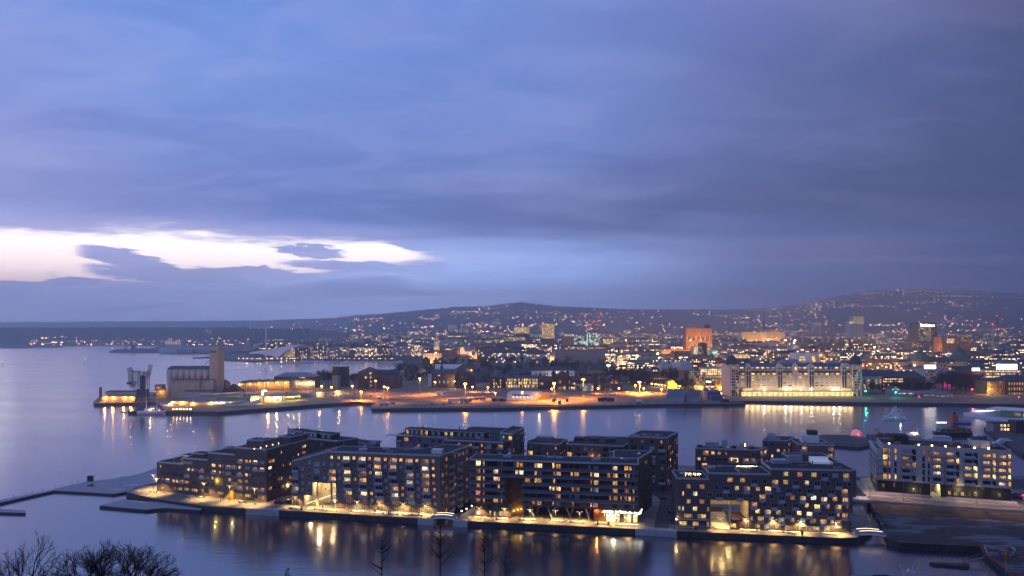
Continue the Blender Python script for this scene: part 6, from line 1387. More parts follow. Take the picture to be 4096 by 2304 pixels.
# ---- grey tower, brick stores, barracks
s = Mid('tall grey ventilated tower with dark upper storeys among bare trees', zb(1222, 0)[0], zb(1300, 0)[0], zb(0, 490)[1], 860, 12, M_silo, 'tower', 'tower', rm=M_slate); s.part(MB().box(0, s.f.L, .5, 10, s.z, s.Z(1330, zb(0, 378)[1]), s.M), 'upper_storeys', M_brk2)
s = Mid('dark brick tower block right of the grey tower', zb(1305, 0)[0], zb(1412, 0)[0], zb(0, 385)[1], 872, 12, M_brk2, 'tower', 'tower', rm=M_slate)
s = Mid('square brick store with a blue pyramid roof and a lit stair', zb(1548, 0)[0], zb(1772, 0)[0], zb(0, 448)[1], 850, 24, M_brk, 'brick_store', 'building', roof='pyr', rh=20, rm=M_slate, D1=846)
for x, y, w_, t in ((1715, 463, 3, 'V'), (1655, 516, 2.8, 'V'), (1716, 516, 2, 'W'), (1716, 570, 2, 'W'), (1716, 620, 2, 'W'), (1595, 520, 1.8, 'D'), (1655, 572, 1.8, 'D'), (1595, 572, 1.8, 'D'), (1595, 463, 1.6, 'D'), (1640, 463, 1.6, 'D')): s.win(*zb(x, y), w_, 2.4, t)
s.part(MB().box(s.X(zb(1635, 0)[0]), s.X(zb(1678, 0)[0]), -.2, -.02, s.zb, s.zb + 7, s.M), 'gateway', M_dark)
s = Mid('long brick store wing with a two-tier blue slate roof', zb(1776, 0)[0], zb(2090, 0)[0], zb(0, 515)[1], 852, 20, M_brk, 'brick_store_wing', 'building', roof='shed', rh=16, rm=M_slate); s.part(MB().gable(.5, s.f.L - 2, 10, 21, s.top - .4, s.top + 4, 'x', s.M), 'upper_roof', M_slate)
s.grid(zb(1860, 0)[0], zb(2050, 0)[0], zb(0, 570)[1], zb(0, 570)[1], 4, 1, 1.6, 3, 'D')
s = Mid('white-gabled pale barn end beside the brick barracks', zc_(195, 0)[0], zc_(245, 0)[0], zc_(0, 470)[1], 880, 25, M_white, 'gabled_house', 'house', roof='gablef', rh=14, rm=M_slate); s.win(*zc_(215, 495), 1.4, 2, 'D')
s = Mid('brick barracks with a blue slate roof and arched ground-floor windows', zc_(246, 0)[0], zc_(545, 0)[0], zc_(0, 472)[1], 858, 18, M_brk2, 'barracks', 'building', roof='shed', rh=15, rm=M_slate)
s.grid(zc_(285, 0)[0], zc_(520, 0)[0], zc_(0, 525)[1], zc_(0, 525)[1], 5, 1, 1.3, 2.2, 'OOD', 3); s.grid(zc_(345, 0)[0], zc_(520, 0)[0], zc_(0, 575)[1], zc_(0, 575)[1], 4, 1, 2.4, 3.6, 'C', 3); s.win(*zc_(343, 489), 3, 1.2, 'V')
wall_lamp(s.r, s.f.pt(s.X(zc_(545, 0)[0]), s.Z(1800, zc_(0, 560)[1]), 3), 9000, (1, .6, .2), r=.6)
s = Mid('dark gabled brick hall beside the barracks', zc_(562, 0)[0], zc_(800, 0)[0], zc_(0, 500)[1], 850, 26, M_brk2, 'gabled_hall', 'building', roof='gablef', rh=22, rm=M_slate); s.win(*zc_(638, 513), 1.6, 2.6, 'O'); s.win(*zc_(700, 427), 1.6, 1.2, 'O')
s = Mid('square building with a blue pyramid roof behind the barracks', zc_(545, 0)[0], zc_(752, 0)[0], zc_(0, 410)[1], 905, 26, M_brk2, 'pyramid_roof_house', 'building', roof='pyr', rh=20, rm=M_slate); wall_lamp(s.r, s.f.pt(s.f.L + 1, s.z - 1, 2), 5000, (1, .55, .15), r=.6)
s = Mid('white house with a steep snowy-looking roof behind the barracks', zc_(290, 0)[0], zc_(640, 0)[0], zc_(0, 400)[1], 985, 18, M_pale, 'white_roofed_house', 'house', roof='gable', rh=16, rm=M_white, base=6)
s.part(MB().lathe(s.f.pt(s.X(zc_(378, 0)[0]), s.zb, 2), [(2, 0), (2, s.z - s.zb + 3), (.1, s.z - s.zb + 9)], 8), 'turret', M_slate)
s = Mid('dark brick office with lit windows left of the glazed office', zc_(1000, 0)[0], zc_(1195, 0)[0], zc_(0, 515)[1], 855, 18, M_brk2, 'office_block', 'office', roof='shed', rh=10, rm=M_slate)
s.grid(zc_(1050, 0)[0], zc_(1132, 0)[0], zc_(0, 555)[1], zc_(0, 680)[1], 4, 4, 1.3, 3.2, 'VVDY', 9); s.grid(zc_(1145, 0)[0], zc_(1185, 0)[0], zc_(0, 555)[1], zc_(0, 640)[1], 2, 3, 1.2, 2, 'DD.', 9)
g = MB(); 
for x in (1045, 1060, 1075): g.tube(s.f.pt(s.X(zc_(x, 0)[0]), s.top - 2, -9), s.f.pt(s.X(zc_(x, 0)[0]) + 1.5, s.top + 6, -9), .35)
s.part(g, 'flue', M_silo)
s = Mid('glazed office with a glass front full of yellow light', zc_(1198, 0)[0], zc_(1612, 0)[0], zc_(0, 525)[1], 850, 20, mat('office_mullion', (.08, .09, .10), .4), 'glazed_office', 'office', roof='shed', rh=8, rm=M_slate); s.grid(zc_(1212, 0)[0], zc_(1602, 0)[0], zc_(0, 548)[1], zc_(0, 628)[1], 30, 3, 1.35, 3.3, 'VYYDVYD', 12)
s.part(MB().box(0, s.f.L, -.4, -.02, s.zb, s.Z(2080, zc_(0, 645)[1]), s.M), 'plinth', M_ochre)
s.done()
s = Mid('long white manor with a dark hipped roof behind the glazed office', zc_(1532, 0)[0], zc_(2085, 0)[0], zc_(0, 428)[1], 955, 14, M_white, 'manor_house', 'house', roof='hip', rh=14, rm=M_slate, base=5); s.grid(zc_(1590, 0)[0], zc_(2045, 0)[0], zc_(0, 470)[1], zc_(0, 470)[1], 10, 1, 1.6, 3, 'WDOD', 4)
wall_lamp(s.r, s.f.pt(s.f.L * .6, s.zb + 3, 6), 5000, (1, .78, .5), r=.1)
s = Mid('brick power station with a gabled centre, two slate turrets and arched lit windows', zc_(1620, 0)[0], zc_(2330, 0)[0], zc_(0, 560)[1], 835, 26, M_brk2, 'power_station', 'building', roof='shed', rh=14, rm=M_tile)
a0, a1 = s.X(zc_(1850, 0)[0]), s.X(zc_(2035, 0)[0]); zt_ = s.Z(2250, zc_(0, 505)[1]); s.part(MB().box(a0, a1, -2, 20, s.zb, zt_, s.M), 'centre_wall', M_brk2); s.part(MB().gable(a0 - .5, a1 + .5, -2.5, 20, zt_ + .01, zt_ + 7, 'y', s.M), 'gable_roof', M_tile)
for x in (1817, 1995): s.part(MB().mat(0).lathe(s.f.pt(s.X(zc_(x, 0)[0]), s.zb, 1), [(2.2, 0), (2.2, s.Z(2250, zc_(0, 455)[1]) - s.zb)], 8).mat(1).lathe(s.f.pt(s.X(zc_(x, 0)[0]), s.Z(2250, zc_(0, 455)[1]), 1), [(2.9, 0), (1.6, 2), (.6, 3.5), (.1, 8)], 8), 'turret', [M_brk2, M_slate])
for x, y, w_, h_, t in [(1895, 575, 3.4, 4.5, 'O'), (1950, 580, 3, 4, 'D'), (2005, 575, 3.4, 4.5, 'O'), (1893, 655, 3.6, 4, 'Y'), (1950, 652, 3.6, 4.5, 'V'), (2005, 652, 3.6, 4.5, 'V')] + [(x, 595, 1.6, 2.4, t) for x, t in zip((1643, 1672, 1700, 2055, 2085, 2210, 2250, 2280), 'OVDOVDDO')] + [(x, 652, 2, 3, t) for x, t in zip((2055, 2085, 1660, 1700), 'VVDD')]: s.win(*zc_(x, y), w_, h_, t, 2.1 if 1850 < x < 2035 else .06)
s = Mid('pale modern annex with a patchwork of glass before the power station', zc_(2100, 0)[0], zc_(2328, 0)[0], zc_(0, 612)[1], 815, 10, mat('blush_panel', (.34, .28, .28), .7), 'annex', 'building', rm=M_pale)
for x, y, w_, h_, t in ((2130, 640, 4, 3, 'D'), (2200, 642, 9, 3, 'C'), (2255, 640, 4, 4, 'B'), (2315, 645, 2.5, 4, 'V'), (2235, 677, 8, 3.4, 'C'), (2150, 675, 6, 3, 'D'), (2315, 682, 3, 2.6, 'V')): s.win(*zc_(x, y), w_, h_, t)
s = Mid('plain dark brick chimney block', zc_(2330, 0)[0], zc_(2393, 0)[0], zc_(0, 495)[1], 820, 10, M_brk2, 'chimney_block', 'tower', rm=M_brk2); s.win(*zd(157, 960), 2, 1, M_dark) if False else None
s = Mid('low brick hall with tall arched windows right of the chimney block', zc_(2400, 0)[0], zd(460, 0)[0], zc_(0, 615)[1], 818, 20, M_brk, 'arched_hall', 'building', roof='flat', rm=M_slate)
s.win(*zd(155, 985), 3, 9, 'Y'); 
for x, t in ((228, 'O'), (293, 'Y'), (360, 'D'), (420, 'D')): s.win(*zd(x, 990), 4.6, 5.2, 'D'); s.win(*zd(x, 992), 3.0, 2.4, t, .12)
s = Mid('brick house with stepped gable behind the arched hall', zd(250, 0)[0], zd(405, 0)[0], zd(0, 870)[1], 835, 14, M_brk, 'gabled_house', 'house', roof='gablef', rh=20, rm=M_slate)
for x, y in ((322, 875), (362, 875), (308, 907), (322, 907), (362, 907), (380, 907)): s.win(*zd(x, y), 1.2, 2.2, 'W')
s = Mid('long ochre palace-like building with a dark roof and arched windows', zc_(2270, 0)[0], zd(328, 0)[0], zd(0, 742)[1], 985, 18, M_och, 'ochre_building', 'building', roof='hip', rh=22, rm=M_slate, base=5)
s.grid(zc_(2335, 0)[0], zd(265, 0)[0], zc_(0, 478)[1], zc_(0, 478)[1], 8, 1, 2.6, 5, 'D')
mast(zd, 270, 760, 686, 9e3, 'dazzling white star-like lamp above the ochre building', (1, .85, .62), D=960, m=M_whl, big=2.2)
s = Mid('small brick turreted lodge behind the chimney block', zd(165, 0)[0], zd(245, 0)[0], zd(0, 845)[1], 860, 10, M_brk2, 'lodge', 'house', roof='pyr', rh=12, rm=M_slate)
# ---- white terminal, orange hut, red-roofed row
r_ = thing('cruise_terminal', gp(*zc_(1225, 805), ZQ), 'white trapezoid terminal building with a row of glowing arches', 'terminal')
f_ = Face(gp(*zc_(1228, 803), ZQ), gp(*zc_(1600, 812), ZQ)); hh = f_.zy(*zc_(1400, 715)) - ZQ
g = MB(); g.prism(quad(f_, -.8, f_.L, 0, 26), ZQ - .5, [ZQ + hh, ZQ + hh, ZQ + hh * .98, ZQ + hh]); g.build('wall', M_white, r_)
f2 = Face(f_.pt(f_.L, 0), gp(*zc_(1772, 792), ZQ)); MB().prism([tuple(f_.pt(f_.L, 0)[:2]), tuple(f2.pt(f2.L, 0)[:2]), tuple(f2.pt(f2.L, 0, -14)[:2]), tuple(f_.pt(f_.L, 0, -22)[:2])], ZQ - .5, ZQ + hh * .94).build('glazed_end', mat('bronze_glass', (.10, .06, .03), .3, var=.3, vscale=.5, emit=(1, .5, .2, 1), est=.12), r_)
for i, x in enumerate((1300, 1347, 1392, 1440, 1487, 1533)): a = f_.sx(zc_(x, 0)[0]); MB().tube(f_.pt(a, ZQ + 3.2, .02), f_.pt(a, ZQ + 3.2, .1), 1.4, n=14).build('arch_light', lamp_mat('soft_panel', (1, .95, .86), .95) if 'soft_panel' not in MATS else MATS['soft_panel'], r_)
a0, a1 = f_.sx(zc_(1283, 0)[0]), f_.sx(zc_(1503, 0)[0]); MB().box(a0, a1, -.08, -.01, ZQ + hh - 3.2, ZQ + hh - 1.6, f_.mtx()).build('name_board', M_dark, r_)
wall_lamp(tag(r_), tuple(f2.pt(2, ZQ + 5, 2)), 2500, (.9, .8, .3), r=.3)
s = Mid('plain gabled hut glowing orange in lamplight', zd(1030, 0)[0], zd(1150, 0)[0], zd(0, 890)[1], 850, 12, mat('orange_render', (.62, .38, .12), .85), 'hut', 'hut', roof='gablef', rh=7, rm=M_och)
wall_lamp(s.r, s.f.pt(s.f.L + 1.5, s.zb + 3, 3.0), 16000, (1, .52, .08), r=.5); wall_lamp(s.r, s.f.pt(3, s.zb + 4, 6.0), 9000, (1, .52, .08), r=.1)
s = Mid('long brown house with a red hipped roof and dormers', zd(700, 0)[0], zd(1020, 0)[0], zd(0, 880)[1], 905, 16, M_brk2, 'long_house', 'house', roof='hip', rh=24, rm=M_tile); s.grid(zd(740, 0)[0], zd(1005, 0)[0], zd(0, 905)[1], zd(0, 935)[1], 10, 2, 1.5, 1.8, 'DDWDY', 6); s.grid(zd(865, 0)[0], zd(980, 0)[0], zd(0, 850)[1], zd(0, 850)[1], 5, 1, 1.2, 1, 'V')
for i, x in enumerate((830, 878, 918, 960, 1005)): mast(zd, x, 990, 920 + i * 5, 3500, 'orange street lamp before the long brown house, %s' % ORD[i], D=870, grp='lamps before the long brown house')
for i, (x0, x1, yt) in enumerate(((1005, 1240, 1000), (1245, 1425, 1015))):
 f_ = Face(gp(*zd(x0, 1155), ZQ), gp(*zd(x1, 1165), ZQ)); hh = f_.zy(*zd((x0 + x1) / 2, yt)) - ZQ
 r_ = thing('sloped_shed', tuple(f_.p[:2]) + (ZQ,), ('larger', 'smaller')[i] + ' dark shed with a tall ribbed sloping front on the festival quay', 'shed', 'ribbed sloping sheds')
 g = MB(); g.prism(quad(f_, 0, f_.L, 0, 14), ZQ - .5, [ZQ + hh * .35, ZQ + hh * .35, ZQ + hh, ZQ + hh]); g.build('body', M_metroof, r_)
 g = MB()
 for k in range(9):
  a = f_.L * (k + .5) / 9; g.tube(f_.pt(a, ZQ + hh * .35 + .2, .1), f_.pt(a, ZQ + hh + .2, -14), .25, n=4)
 g.build('rib', M_dark, r_)
s = Mid('blue box-shaped shed on the festival quay', zd(1548, 0)[0], zd(1718, 0)[0], zd(0, 1030)[1], 712, 12, mat('blue_box', (.08, .11, .20), .7), 'blue_shed', 'shed', roof='shed', rh=8, rm=mat('blue_roof', (.10, .14, .24), .6))
s = Mid('low blue stage box before the blue shed', zd(1595, 0)[0], zd(1745, 0)[0], zd(0, 1080)[1], 700, 6, MATS['blue_box'], 'stage_box', 'shed', rm=MATS['blue_roof'])
for i, (zf, x, y, e, col, l_) in enumerate(((zd, 1140, 1050, 700, (1, .05, .1), 'red lamp on the larger sloping shed'), (zd, 1425, 1060, 2500, (1, .05, .15), 'red vertical sign light right of the sloping sheds'), (zd, 1570, 990, 2500, (1, .08, .1), 'red lamp above the blue shed'), (zd, 1240, 1073, 3000, (1, .6, .25), 'warm round lamp between the sloping sheds'), (zd, 1720, 1040, 2000, (1, .3, .4), 'pink lamp at the right of the blue shed'), (zg, 805, 1275, 1500, (1, .02, .06), 'red traffic light by the low sheds'), (zg, 1415, 1180, 2500, (1, .05, .1), 'pair of red lights among the bare trees'), (zg, 1955, 1275, 2000, (1, .05, .1), 'red signal light at the far right quay'), (zg, 180, 1200, 2000, (.05, 1, .7), 'green traffic light right of the white warehouse'), (zg, 530, 1215, 2000, (.05, 1, .7), 'green traffic light at the left end of the low sheds'))):
 p = at(*zf(x, y), 735); r_ = thing('signal_light', (p.x, p.y, ZQ), l_, 'lamp'); MB().tube((p.x, p.y, ZQ), p, .1).build('pole', M_grey, r_); MB().lathe(p, [(.4, -.6), (.8, 0), (.4, .6)], 8).build('lamp_head', lamp_mat('signal_%d' % i, col, 14), r_); lampkit(r_, p - r_.location + Vector((0, -1.2, 0)), e, col, .3)

# ---------------------------------------------------------------- the long white warehouse hotel
xw = lambda x: ze(x, 0)[0]; yw = lambda y: ze(0, y)[1]
M_ww = mat('white_stone', (.58, .49, .39), .85, var=.06, vscale=.1)
s = Mid('long white harbour warehouse with a blue roof, pointed gables and corner towers', xw(545), xw(2345), yw(912), 752, 40, M_ww, 'white_warehouse', 'warehouse', roof='flat', rm=M_ww)
za_, zb_, zc2 = s.Z(3180, yw(852)), s.Z(3180, yw(820)), s.Z(3180, yw(752))
L = s.f.L; M_bs = mat('blue_slate', (.045, .075, .13), .6, var=.2, vscale=.3)
s.part(MB().prism(quad(s.f, .3, L - .3, .2, 30), [s.z + .6] * 4, [s.z + .7, s.z + .7, za_, za_]).prism(quad(s.f, .3, L - .3, 3.0, 30), [s.z + .5] * 4, [za_, za_, za_ + .3, za_ + .3]), 'lower_roof', M_bs)
s.part(MB().box(.3, L - .3, 3.5, 30, za_, zb_ - .3, s.M), 'upper_wall', M_ww)
s.part(MB().prism(quad(s.f, .2, L - .2, 3.2, 30), [zb_ - .3] * 4, [zb_, zb_, zc2, zc2]), 'upper_roof', M_bs)
gab = [(700, 75, 1), (1155, 80, 0), (1382, 78, 2), (1612, 80, 0), (2085, 75, 1)]
for x, w, k in gab:
 a0, a1 = s.X(xw(x - w / 2)), s.X(xw(x + w / 2)); zt_ = s.Z(3180, yw(820 if k != 0 else 800)); am = (a0 + a1) / 2
 g = MB().box(a0, a1, -1.2, 6, s.zb + 8, zt_, s.M); pts = []
 prof = [(a0, zt_), (a1, zt_), (a1 - .4, zt_ + 2.5), (am + 1.4, zt_ + 5.2), (am, zt_ + 6.6), (am - 1.4, zt_ + 5.2), (a0 + .4, zt_ + 2.5)] if k else [(a0, zt_), (a1, zt_), (a1, zt_ + 2.6), (am, zt_ + 4.6), (a0, zt_ + 2.6)]
 n = len(prof); k0 = len(g.v)
 for d in (1.2, -4): g.v.extend(tuple(s.f.pt(a, z, d)) for a, z in prof)
 g.f.append(tuple(k0 + i for i in range(n))); g.mi.append(0)
 for i in range(n): j = (i + 1) % n; g.f.append((k0 + i, k0 + n + i, k0 + n + j, k0 + j)); g.mi.append(0)
 s.part(g, 'gable_bay', M_ww)
 if k == 2:
  s.w(am, s.Z(3180, yw(812)), 2.2, 3.4, PT['V'], 1.3); s.w(am, s.Z(3180, yw(878)), 2.4, 2.2, PT['R'], 1.3)
  for y in (918, 960, 1003, 1045): s.w(am, s.Z(3180, yw(y)), 2.2, 1.6, PT['B'], 1.3)
 else:
  s.w(am - 1.1, s.Z(3180, yw(812)), 1.3, 1.8, M_glass, 1.3); s.w(am + 1.1, s.Z(3180, yw(812)), 1.3, 1.8, M_glass, 1.3)
  for y in (868, 895, 935, 965, 990, 1020, 1050, 1072):
   for dx_ in (-1.35, 1.35): s.w(am + dx_, s.Z(3180, yw(y)), 1.9, 2.3, M_glass, 1.3)
cols = [620] + [772, 848, 923, 998, 1075] + [1228, 1305] + [1458, 1535] + [1690, 1765, 1843, 1920, 1998] + [2152]
rw = random.Random(5)
for j, y in enumerate((937, 977, 1020, 1058)):
 for x in cols: t = rw.choice('YYVB' if j < 2 else 'YBYD'); s.w(s.X(xw(x)), s.Z(3180, yw(y)), 3.6, 1.25, PT[t])
for x in cols: s.w(s.X(xw(x)), s.Z(3180, yw(889)), 3.8, 1.9, PT[rw.choice('YVY')], -.3); s.w(s.X(xw(x)), s.Z(3180, yw(803)), 3.8, 1.7, PT[rw.choice('YVB')], -3.4); s.w(s.X(xw(x)), s.Z(3180, yw(856)), 3.4, 1.0, PT['D'], -3.35)
s.part(MB().box(s.X(xw(565)), s.X(xw(2235)), -7, -.02, s.z * 0 + s.Z(3180, yw(1140)), s.Z(3180, yw(1128)), s.M), 'canopy', M_grey)
for x0, x1 in ((600, 745), (2035, 2180)): s.part(MB().box(s.X(xw(x0)), s.X(xw(x1)), -4, -.02, s.Z(3180, yw(1127)), s.Z(3180, yw(1095)), s.M), 'balcony_box', M_ww)
M_arc = pane_mat('arcade_light', [(1, .78, .28, 1), (1, .85, .35, 1)], 1.0, 3.0, .6)
nb = 22
for i in range(nb):
 x = 580 + (2225 - 580) * (i + .5) / nb; s.w(s.X(xw(x)), s.Z(3180, yw(1168)), 5.4, 3.2, M_arc, 3.0, 'arcade_window'); s.w(s.X(xw(x)), s.Z(3180, yw(1208)), 5.2, 4.6, M_arc, 3.0, 'arcade_window')
s.part(MB().box(s.X(xw(575)), s.X(xw(2230)), -3.0, -.0, s.zb, s.Z(3180, yw(1141)), s.M), 'arcade_wall', M_dark)
for i in range(nb + 1): x = 580 + (2225 - 580) * i / nb; s.part(MB().box(s.X(xw(x)) - .3, s.X(xw(x)) + .3, -6.6, -6.0, s.zb, s.Z(3180, yw(1140)), s.M), 'pillar', M_ww)
for x in (1225, 1305, 1455, 1600, 1920, 1998, 920): wall_lamp(s.r, s.f.pt(s.X(xw(x)), s.Z(3180, yw(1108)), 2.2), 500, (.95, 1, .8), M_whl, r=.55)
for x in range(640, 2200, 78): lampkit(s.r, s.f.pt(s.X(xw(x)), s.Z(3180, yw(1112)), 9) - Vector(s.o), 1500, (1, .70, .34), 2.6)  # unseen floodlights added in mid-air off the facade to wash it evenly
s.done()
for i, (x0, x1) in enumerate(((430, 562), (2222, 2350))):
 t_ = Mid('white corner tower with a dark domed cap at the %s end of the long warehouse' % ('left', 'right')[i], xw(x0), xw(x1), yw(745 + 15), 748, 30, M_ww, 'corner_tower', 'tower', roof='flat', rm=M_ww, group='corner towers of the white warehouse')
 xm = x0 + (55 if i == 0 else 68); p = t_.f.pt(t_.X(xw(xm)), t_.z, -6)
 t_.part(MB().lathe(p, [(6.8, 0), (6.8, 3), (5.8, 3.4), (5.4, 6), (3.4, 9), (.9, 11), (.2, 13.5)], 8), 'dome', M_navy)
 for y in (845, 885, 925, 965, 1010, 1052, 1092, 1135, 1160, 1195):
  for dx_ in (xm - 12, xm + 12) + ((x1 - 32, x1 - 12) if i == 0 else (x0 + 8, x0 + 28)): t_.w(t_.X(xw(dx_)), t_.Z(3000, yw(y)), 1.7, 2.0, PT[rw.choice('DDDYC')])
 for dx_ in (xm - 15, xm + 15): t_.w(t_.X(xw(dx_)), t_.Z(3000, yw(802)), 2.6, 2.2, PT['Y'])
 t_.done()

# ---------------------------------------------------------------- glass offices left of the warehouse
s = Mid('curved glass office block with bright yellow top floors', zd(1445, 0)[0], zd(1838, 0)[0], zd(0, 718)[1], 800, 30, mat('office_frame', (.16, .14, .13), .5), 'glass_office', 'office', roof='flat', rm=M_metroof, D1=780)
for y, t, h in ((735, 'V', 2.2), (760, 'V', 2.6), (790, 'V', 2.6), (828, 'Y', 2.6), (868, 'YD', 2.2), (925, 'YDD', 2), (955, 'V', 2.4)):
 for i in range(14): s.win(zd(1465 + i * 28, 0)[0], zd(0, y + 2)[1], 2.15 if h < 2.5 else 2.3, h, rw.choice(t))
s.part(MB().box(s.X(zd(1640, 0)[0]), s.X(zd(1832, 0)[0]), -2, -.0, s.zb, s.Z(2900, zd(0, 855)[1]), s.M), 'brick_front', M_tow)
for i in range(6):
 for y in (875, 905, 935): s.w(s.X(zd(1665 + i * 30, 0)[0]), s.Z(2900, zd(0, y)[1]), 1.5, 1.8, PT['W' if (i + y) % 3 else 'O'], 2.06)
for x in (1715, 1800): lampkit(s.r, s.f.pt(s.X(zd(x, 0)[0]), s.Z(2900, zd(0, 970)[1]), 3.2) - Vector(s.o), 9000, (1, .62, .05), .3)
s.part(MB().box(s.X(zd(1530, 0)[0]), s.X(zd(1590, 0)[0]), -.5, -.1, s.Z(2850, zd(0, 900)[1]), s.Z(2850, zd(0, 885)[1]), s.M), 'lit_sign', M_sign); s.done()
s = Mid('stepped office wing with warm ribbon windows left of the glass office', zd(1370, 0)[0], zd(1500, 0)[0], zd(0, 770)[1], 812, 24, MATS['office_frame'], 'office_wing', 'office', rm=M_metroof, D1=795)
for y in (790, 825, 860, 895, 930): s.grid(zd(1385, 0)[0], zd(1485, 0)[0], zd(0, y)[1], zd(0, y)[1], 6, 1, 1.8, 1.6, 'YWD', int(y))
for x in (1390, 1440, 1470): lampkit(s.r, s.f.pt(s.X(zd(x, 0)[0]), s.zb + 5, 3) - Vector(s.o), 5000, (1, .5, .1), .3)
s.done()
s = Mid('dark glass office with greenish windows and a sloping glass roof', zd(1240, 0)[0], zd(1395, 0)[0], zd(0, 745)[1], 825, 24, M_dark, 'dark_office', 'office', roof='shed', rh=10, rm=M_metroof)
s.grid(zd(1315, 0)[0], zd(1385, 0)[0], zd(0, 760)[1], zd(0, 960)[1], 4, 8, 2.1, 1.5, 'YCDY', 31); s.done()

# ---------------------------------------------------------------- right of the warehouse
def plain(label, zf, x0, x1, yt, D, depth, wallm, roof='flat', rh=0., rm=None, g=None, name='building', cat='building', D1=None):
 """g: list of window grids (x0,x1,y0,y1,nx,ny,w,h,types)"""
 s = Mid(label, zf(x0, 0)[0], zf(x1, 0)[0], zf(0, yt)[1], D, depth, wallm, name, cat, roof, rh, rm, D1)
 for k, q in enumerate(g or []): s.grid(zf(q[0], 0)[0], zf(q[1], 0)[0], zf(0, q[2])[1], zf(0, q[3])[1], *q[4:9], seed=k * 7 + int(x0))
 return s.done()
M_navy0 = mat('navy_zinc', (.035, .05, .075), .6, var=.2, vscale=.3)
plain('block with a blue glass-studded mansard roof beside the right corner tower', zg, 145, 368, 1030, 790, 20, M_pale, 'shed', 24, M_navy, [(170, 350, 1078, 1165, 5, 4, 2.2, 2.0, 'YYWD')])
plain('block with a black mansard roof full of yellow windows', zg, 368, 612, 1045, 800, 22, M_brk2, 'shed', 26, M_navy, [(395, 600, 1062, 1090, 9, 2, 2.2, 1.6, 'VYV'), (390, 470, 1130, 1170, 4, 2, 1.8, 2.0, 'YD')]).w(20, 30, 1, 1, PT['D'])
plain('dark block with a long slate roof behind bare trees', zg, 612, 875, 1050, 806, 22, M_brk2, 'shed', 24, M_slate, [(640, 860, 1075, 1120, 8, 2, 1.4, 1.6, 'DDDO')])
s = plain('lilac office block with rows of dark windows and a white lit sign on its roof', zg, 872, 1212, 948, 840, 22, mat('lilac_stone', (.42, .36, .40), .8), 'flat', 0, M_metroof, [(890, 1198, 975, 1078, 17, 4, 1.4, 1.2, 'DDDDY')], 'office_block', 'office')
s.part(MB().box(s.X(zg(868, 0)[0]), s.X(zg(998, 0)[0]), .5, 1.2, s.z + .6, s.z + 5.2, s.M), 'lit_sign', M_sign); s.grid(zg(890, 0)[0], zg(1198, 0)[0], zg(0, 1105)[1], zg(0, 1105)[1], 10, 1, 2, 2.5, 'DB'); s.win(*zg(1153, 945), 4, 3, 'V')
for x in (1095, 1145, 1195): lampkit(s.r, s.f.pt(s.X(zg(x, 0)[0]), s.zb + 6, 2.5) - Vector(s.o), 450, (1, .05, .35), .3)
s = plain('red-lit brick block with an orange window band and a white sign', zg, 1305, 1570, 980, 850, 20, mat('deep_red_wall', (.30, .05, .04), .8), 'flat', 0, M_slate, [(1430, 1560, 1000, 1000, 8, 1, 2.4, 2.6, 'O'), (1440, 1510, 968, 968, 5, 1, 2.4, 1.4, 'V')], 'red_block', 'building'); s.part(MB().box(s.X(zg(1422, 0)[0]), s.X(zg(1505, 0)[0]), .5, 1.2, s.z + 1.5, s.z + 5, s.M), 'lit_sign', M_sign); lampkit(s.r, s.f.pt(15, s.z - 8, 4) - Vector(s.o), 1500, (1, .12, .06), .5)
s = plain('broad office with two bright yellow window rows and a long white sign', zg, 1570, 1975, 960, 840, 24, M_conc, 'flat', 0, M_copper, [(1580, 1965, 973, 973, 20, 1, 3.0, 1.9, 'VV'), (1580, 1965, 1005, 1005, 20, 1, 3.0, 1.6, 'VYVD'), (1580, 1965, 1036, 1036, 20, 1, 3.0, 1.9, 'VV')], 'office_block', 'office'); s.part(MB().box(s.X(zg(1706, 0)[0]), s.X(zg(1940, 0)[0]), .5, 1.4, s.z + .8, s.z + 7.5, s.M), 'lit_sign', M_sign)
s = plain('yellow rendered corner building with lit windows by the trees', zg, 1590, 1795, 1085, 770, 20, M_och, 'hip', 10, M_slate, [(1610, 1780, 1100, 1250, 6, 4, 1.3, 2.0, 'WYDD')]); wall_lamp(s.r, s.f.pt(0, s.Z(4000, zg(0, 1178)[1]), 3), 9000, (1, .55, .12), r=.6)
s = plain('red brick museum-like building with arched lit windows at the right edge', zg, 1797, 2180, 1080, 765, 26, M_brk, 'hip', 22, M_slate, [(1845, 2150, 1118, 1235, 11, 3, 1.3, 3.2, 'WYW')])
s = plain('long low pale shed on the quay, left of three', zg, 520, 745, 1215, 742, 12, M_metroof, 'shed', 6, M_metroof, [(570, 735, 1228, 1228, 12, 1, 1.2, 1.0, 'VYD')], 'shed', 'shed')
s = plain('long low grey shed on the quay, middle of three', zg, 745, 1000, 1225, 745, 12, M_metroof, 'shed', 6, M_metroof, [(770, 990, 1250, 1250, 10, 1, 1.2, 1.2, 'DY')], 'shed', 'shed')
s = plain('long low shed with orange-lit front on the quay, right of three', zg, 1000, 1195, 1238, 742, 12, M_conc, 'shed', 5, M_metroof, [(1015, 1185, 1262, 1262, 8, 1, 1.2, 2, 'DW')], 'shed', 'shed')
s = plain('small classical pavilion with lit pediment front', zg, 485, 575, 1180, 760, 14, M_pale, 'gablef', 12, M_copper, [(500, 560, 1205, 1205, 4, 1, .8, 4, 'C')], 'pavilion', 'pavilion'); wall_lamp(s.r, s.f.pt(3, s.zb + 3, 3), 2500, (1, .75, .35), r=.2)

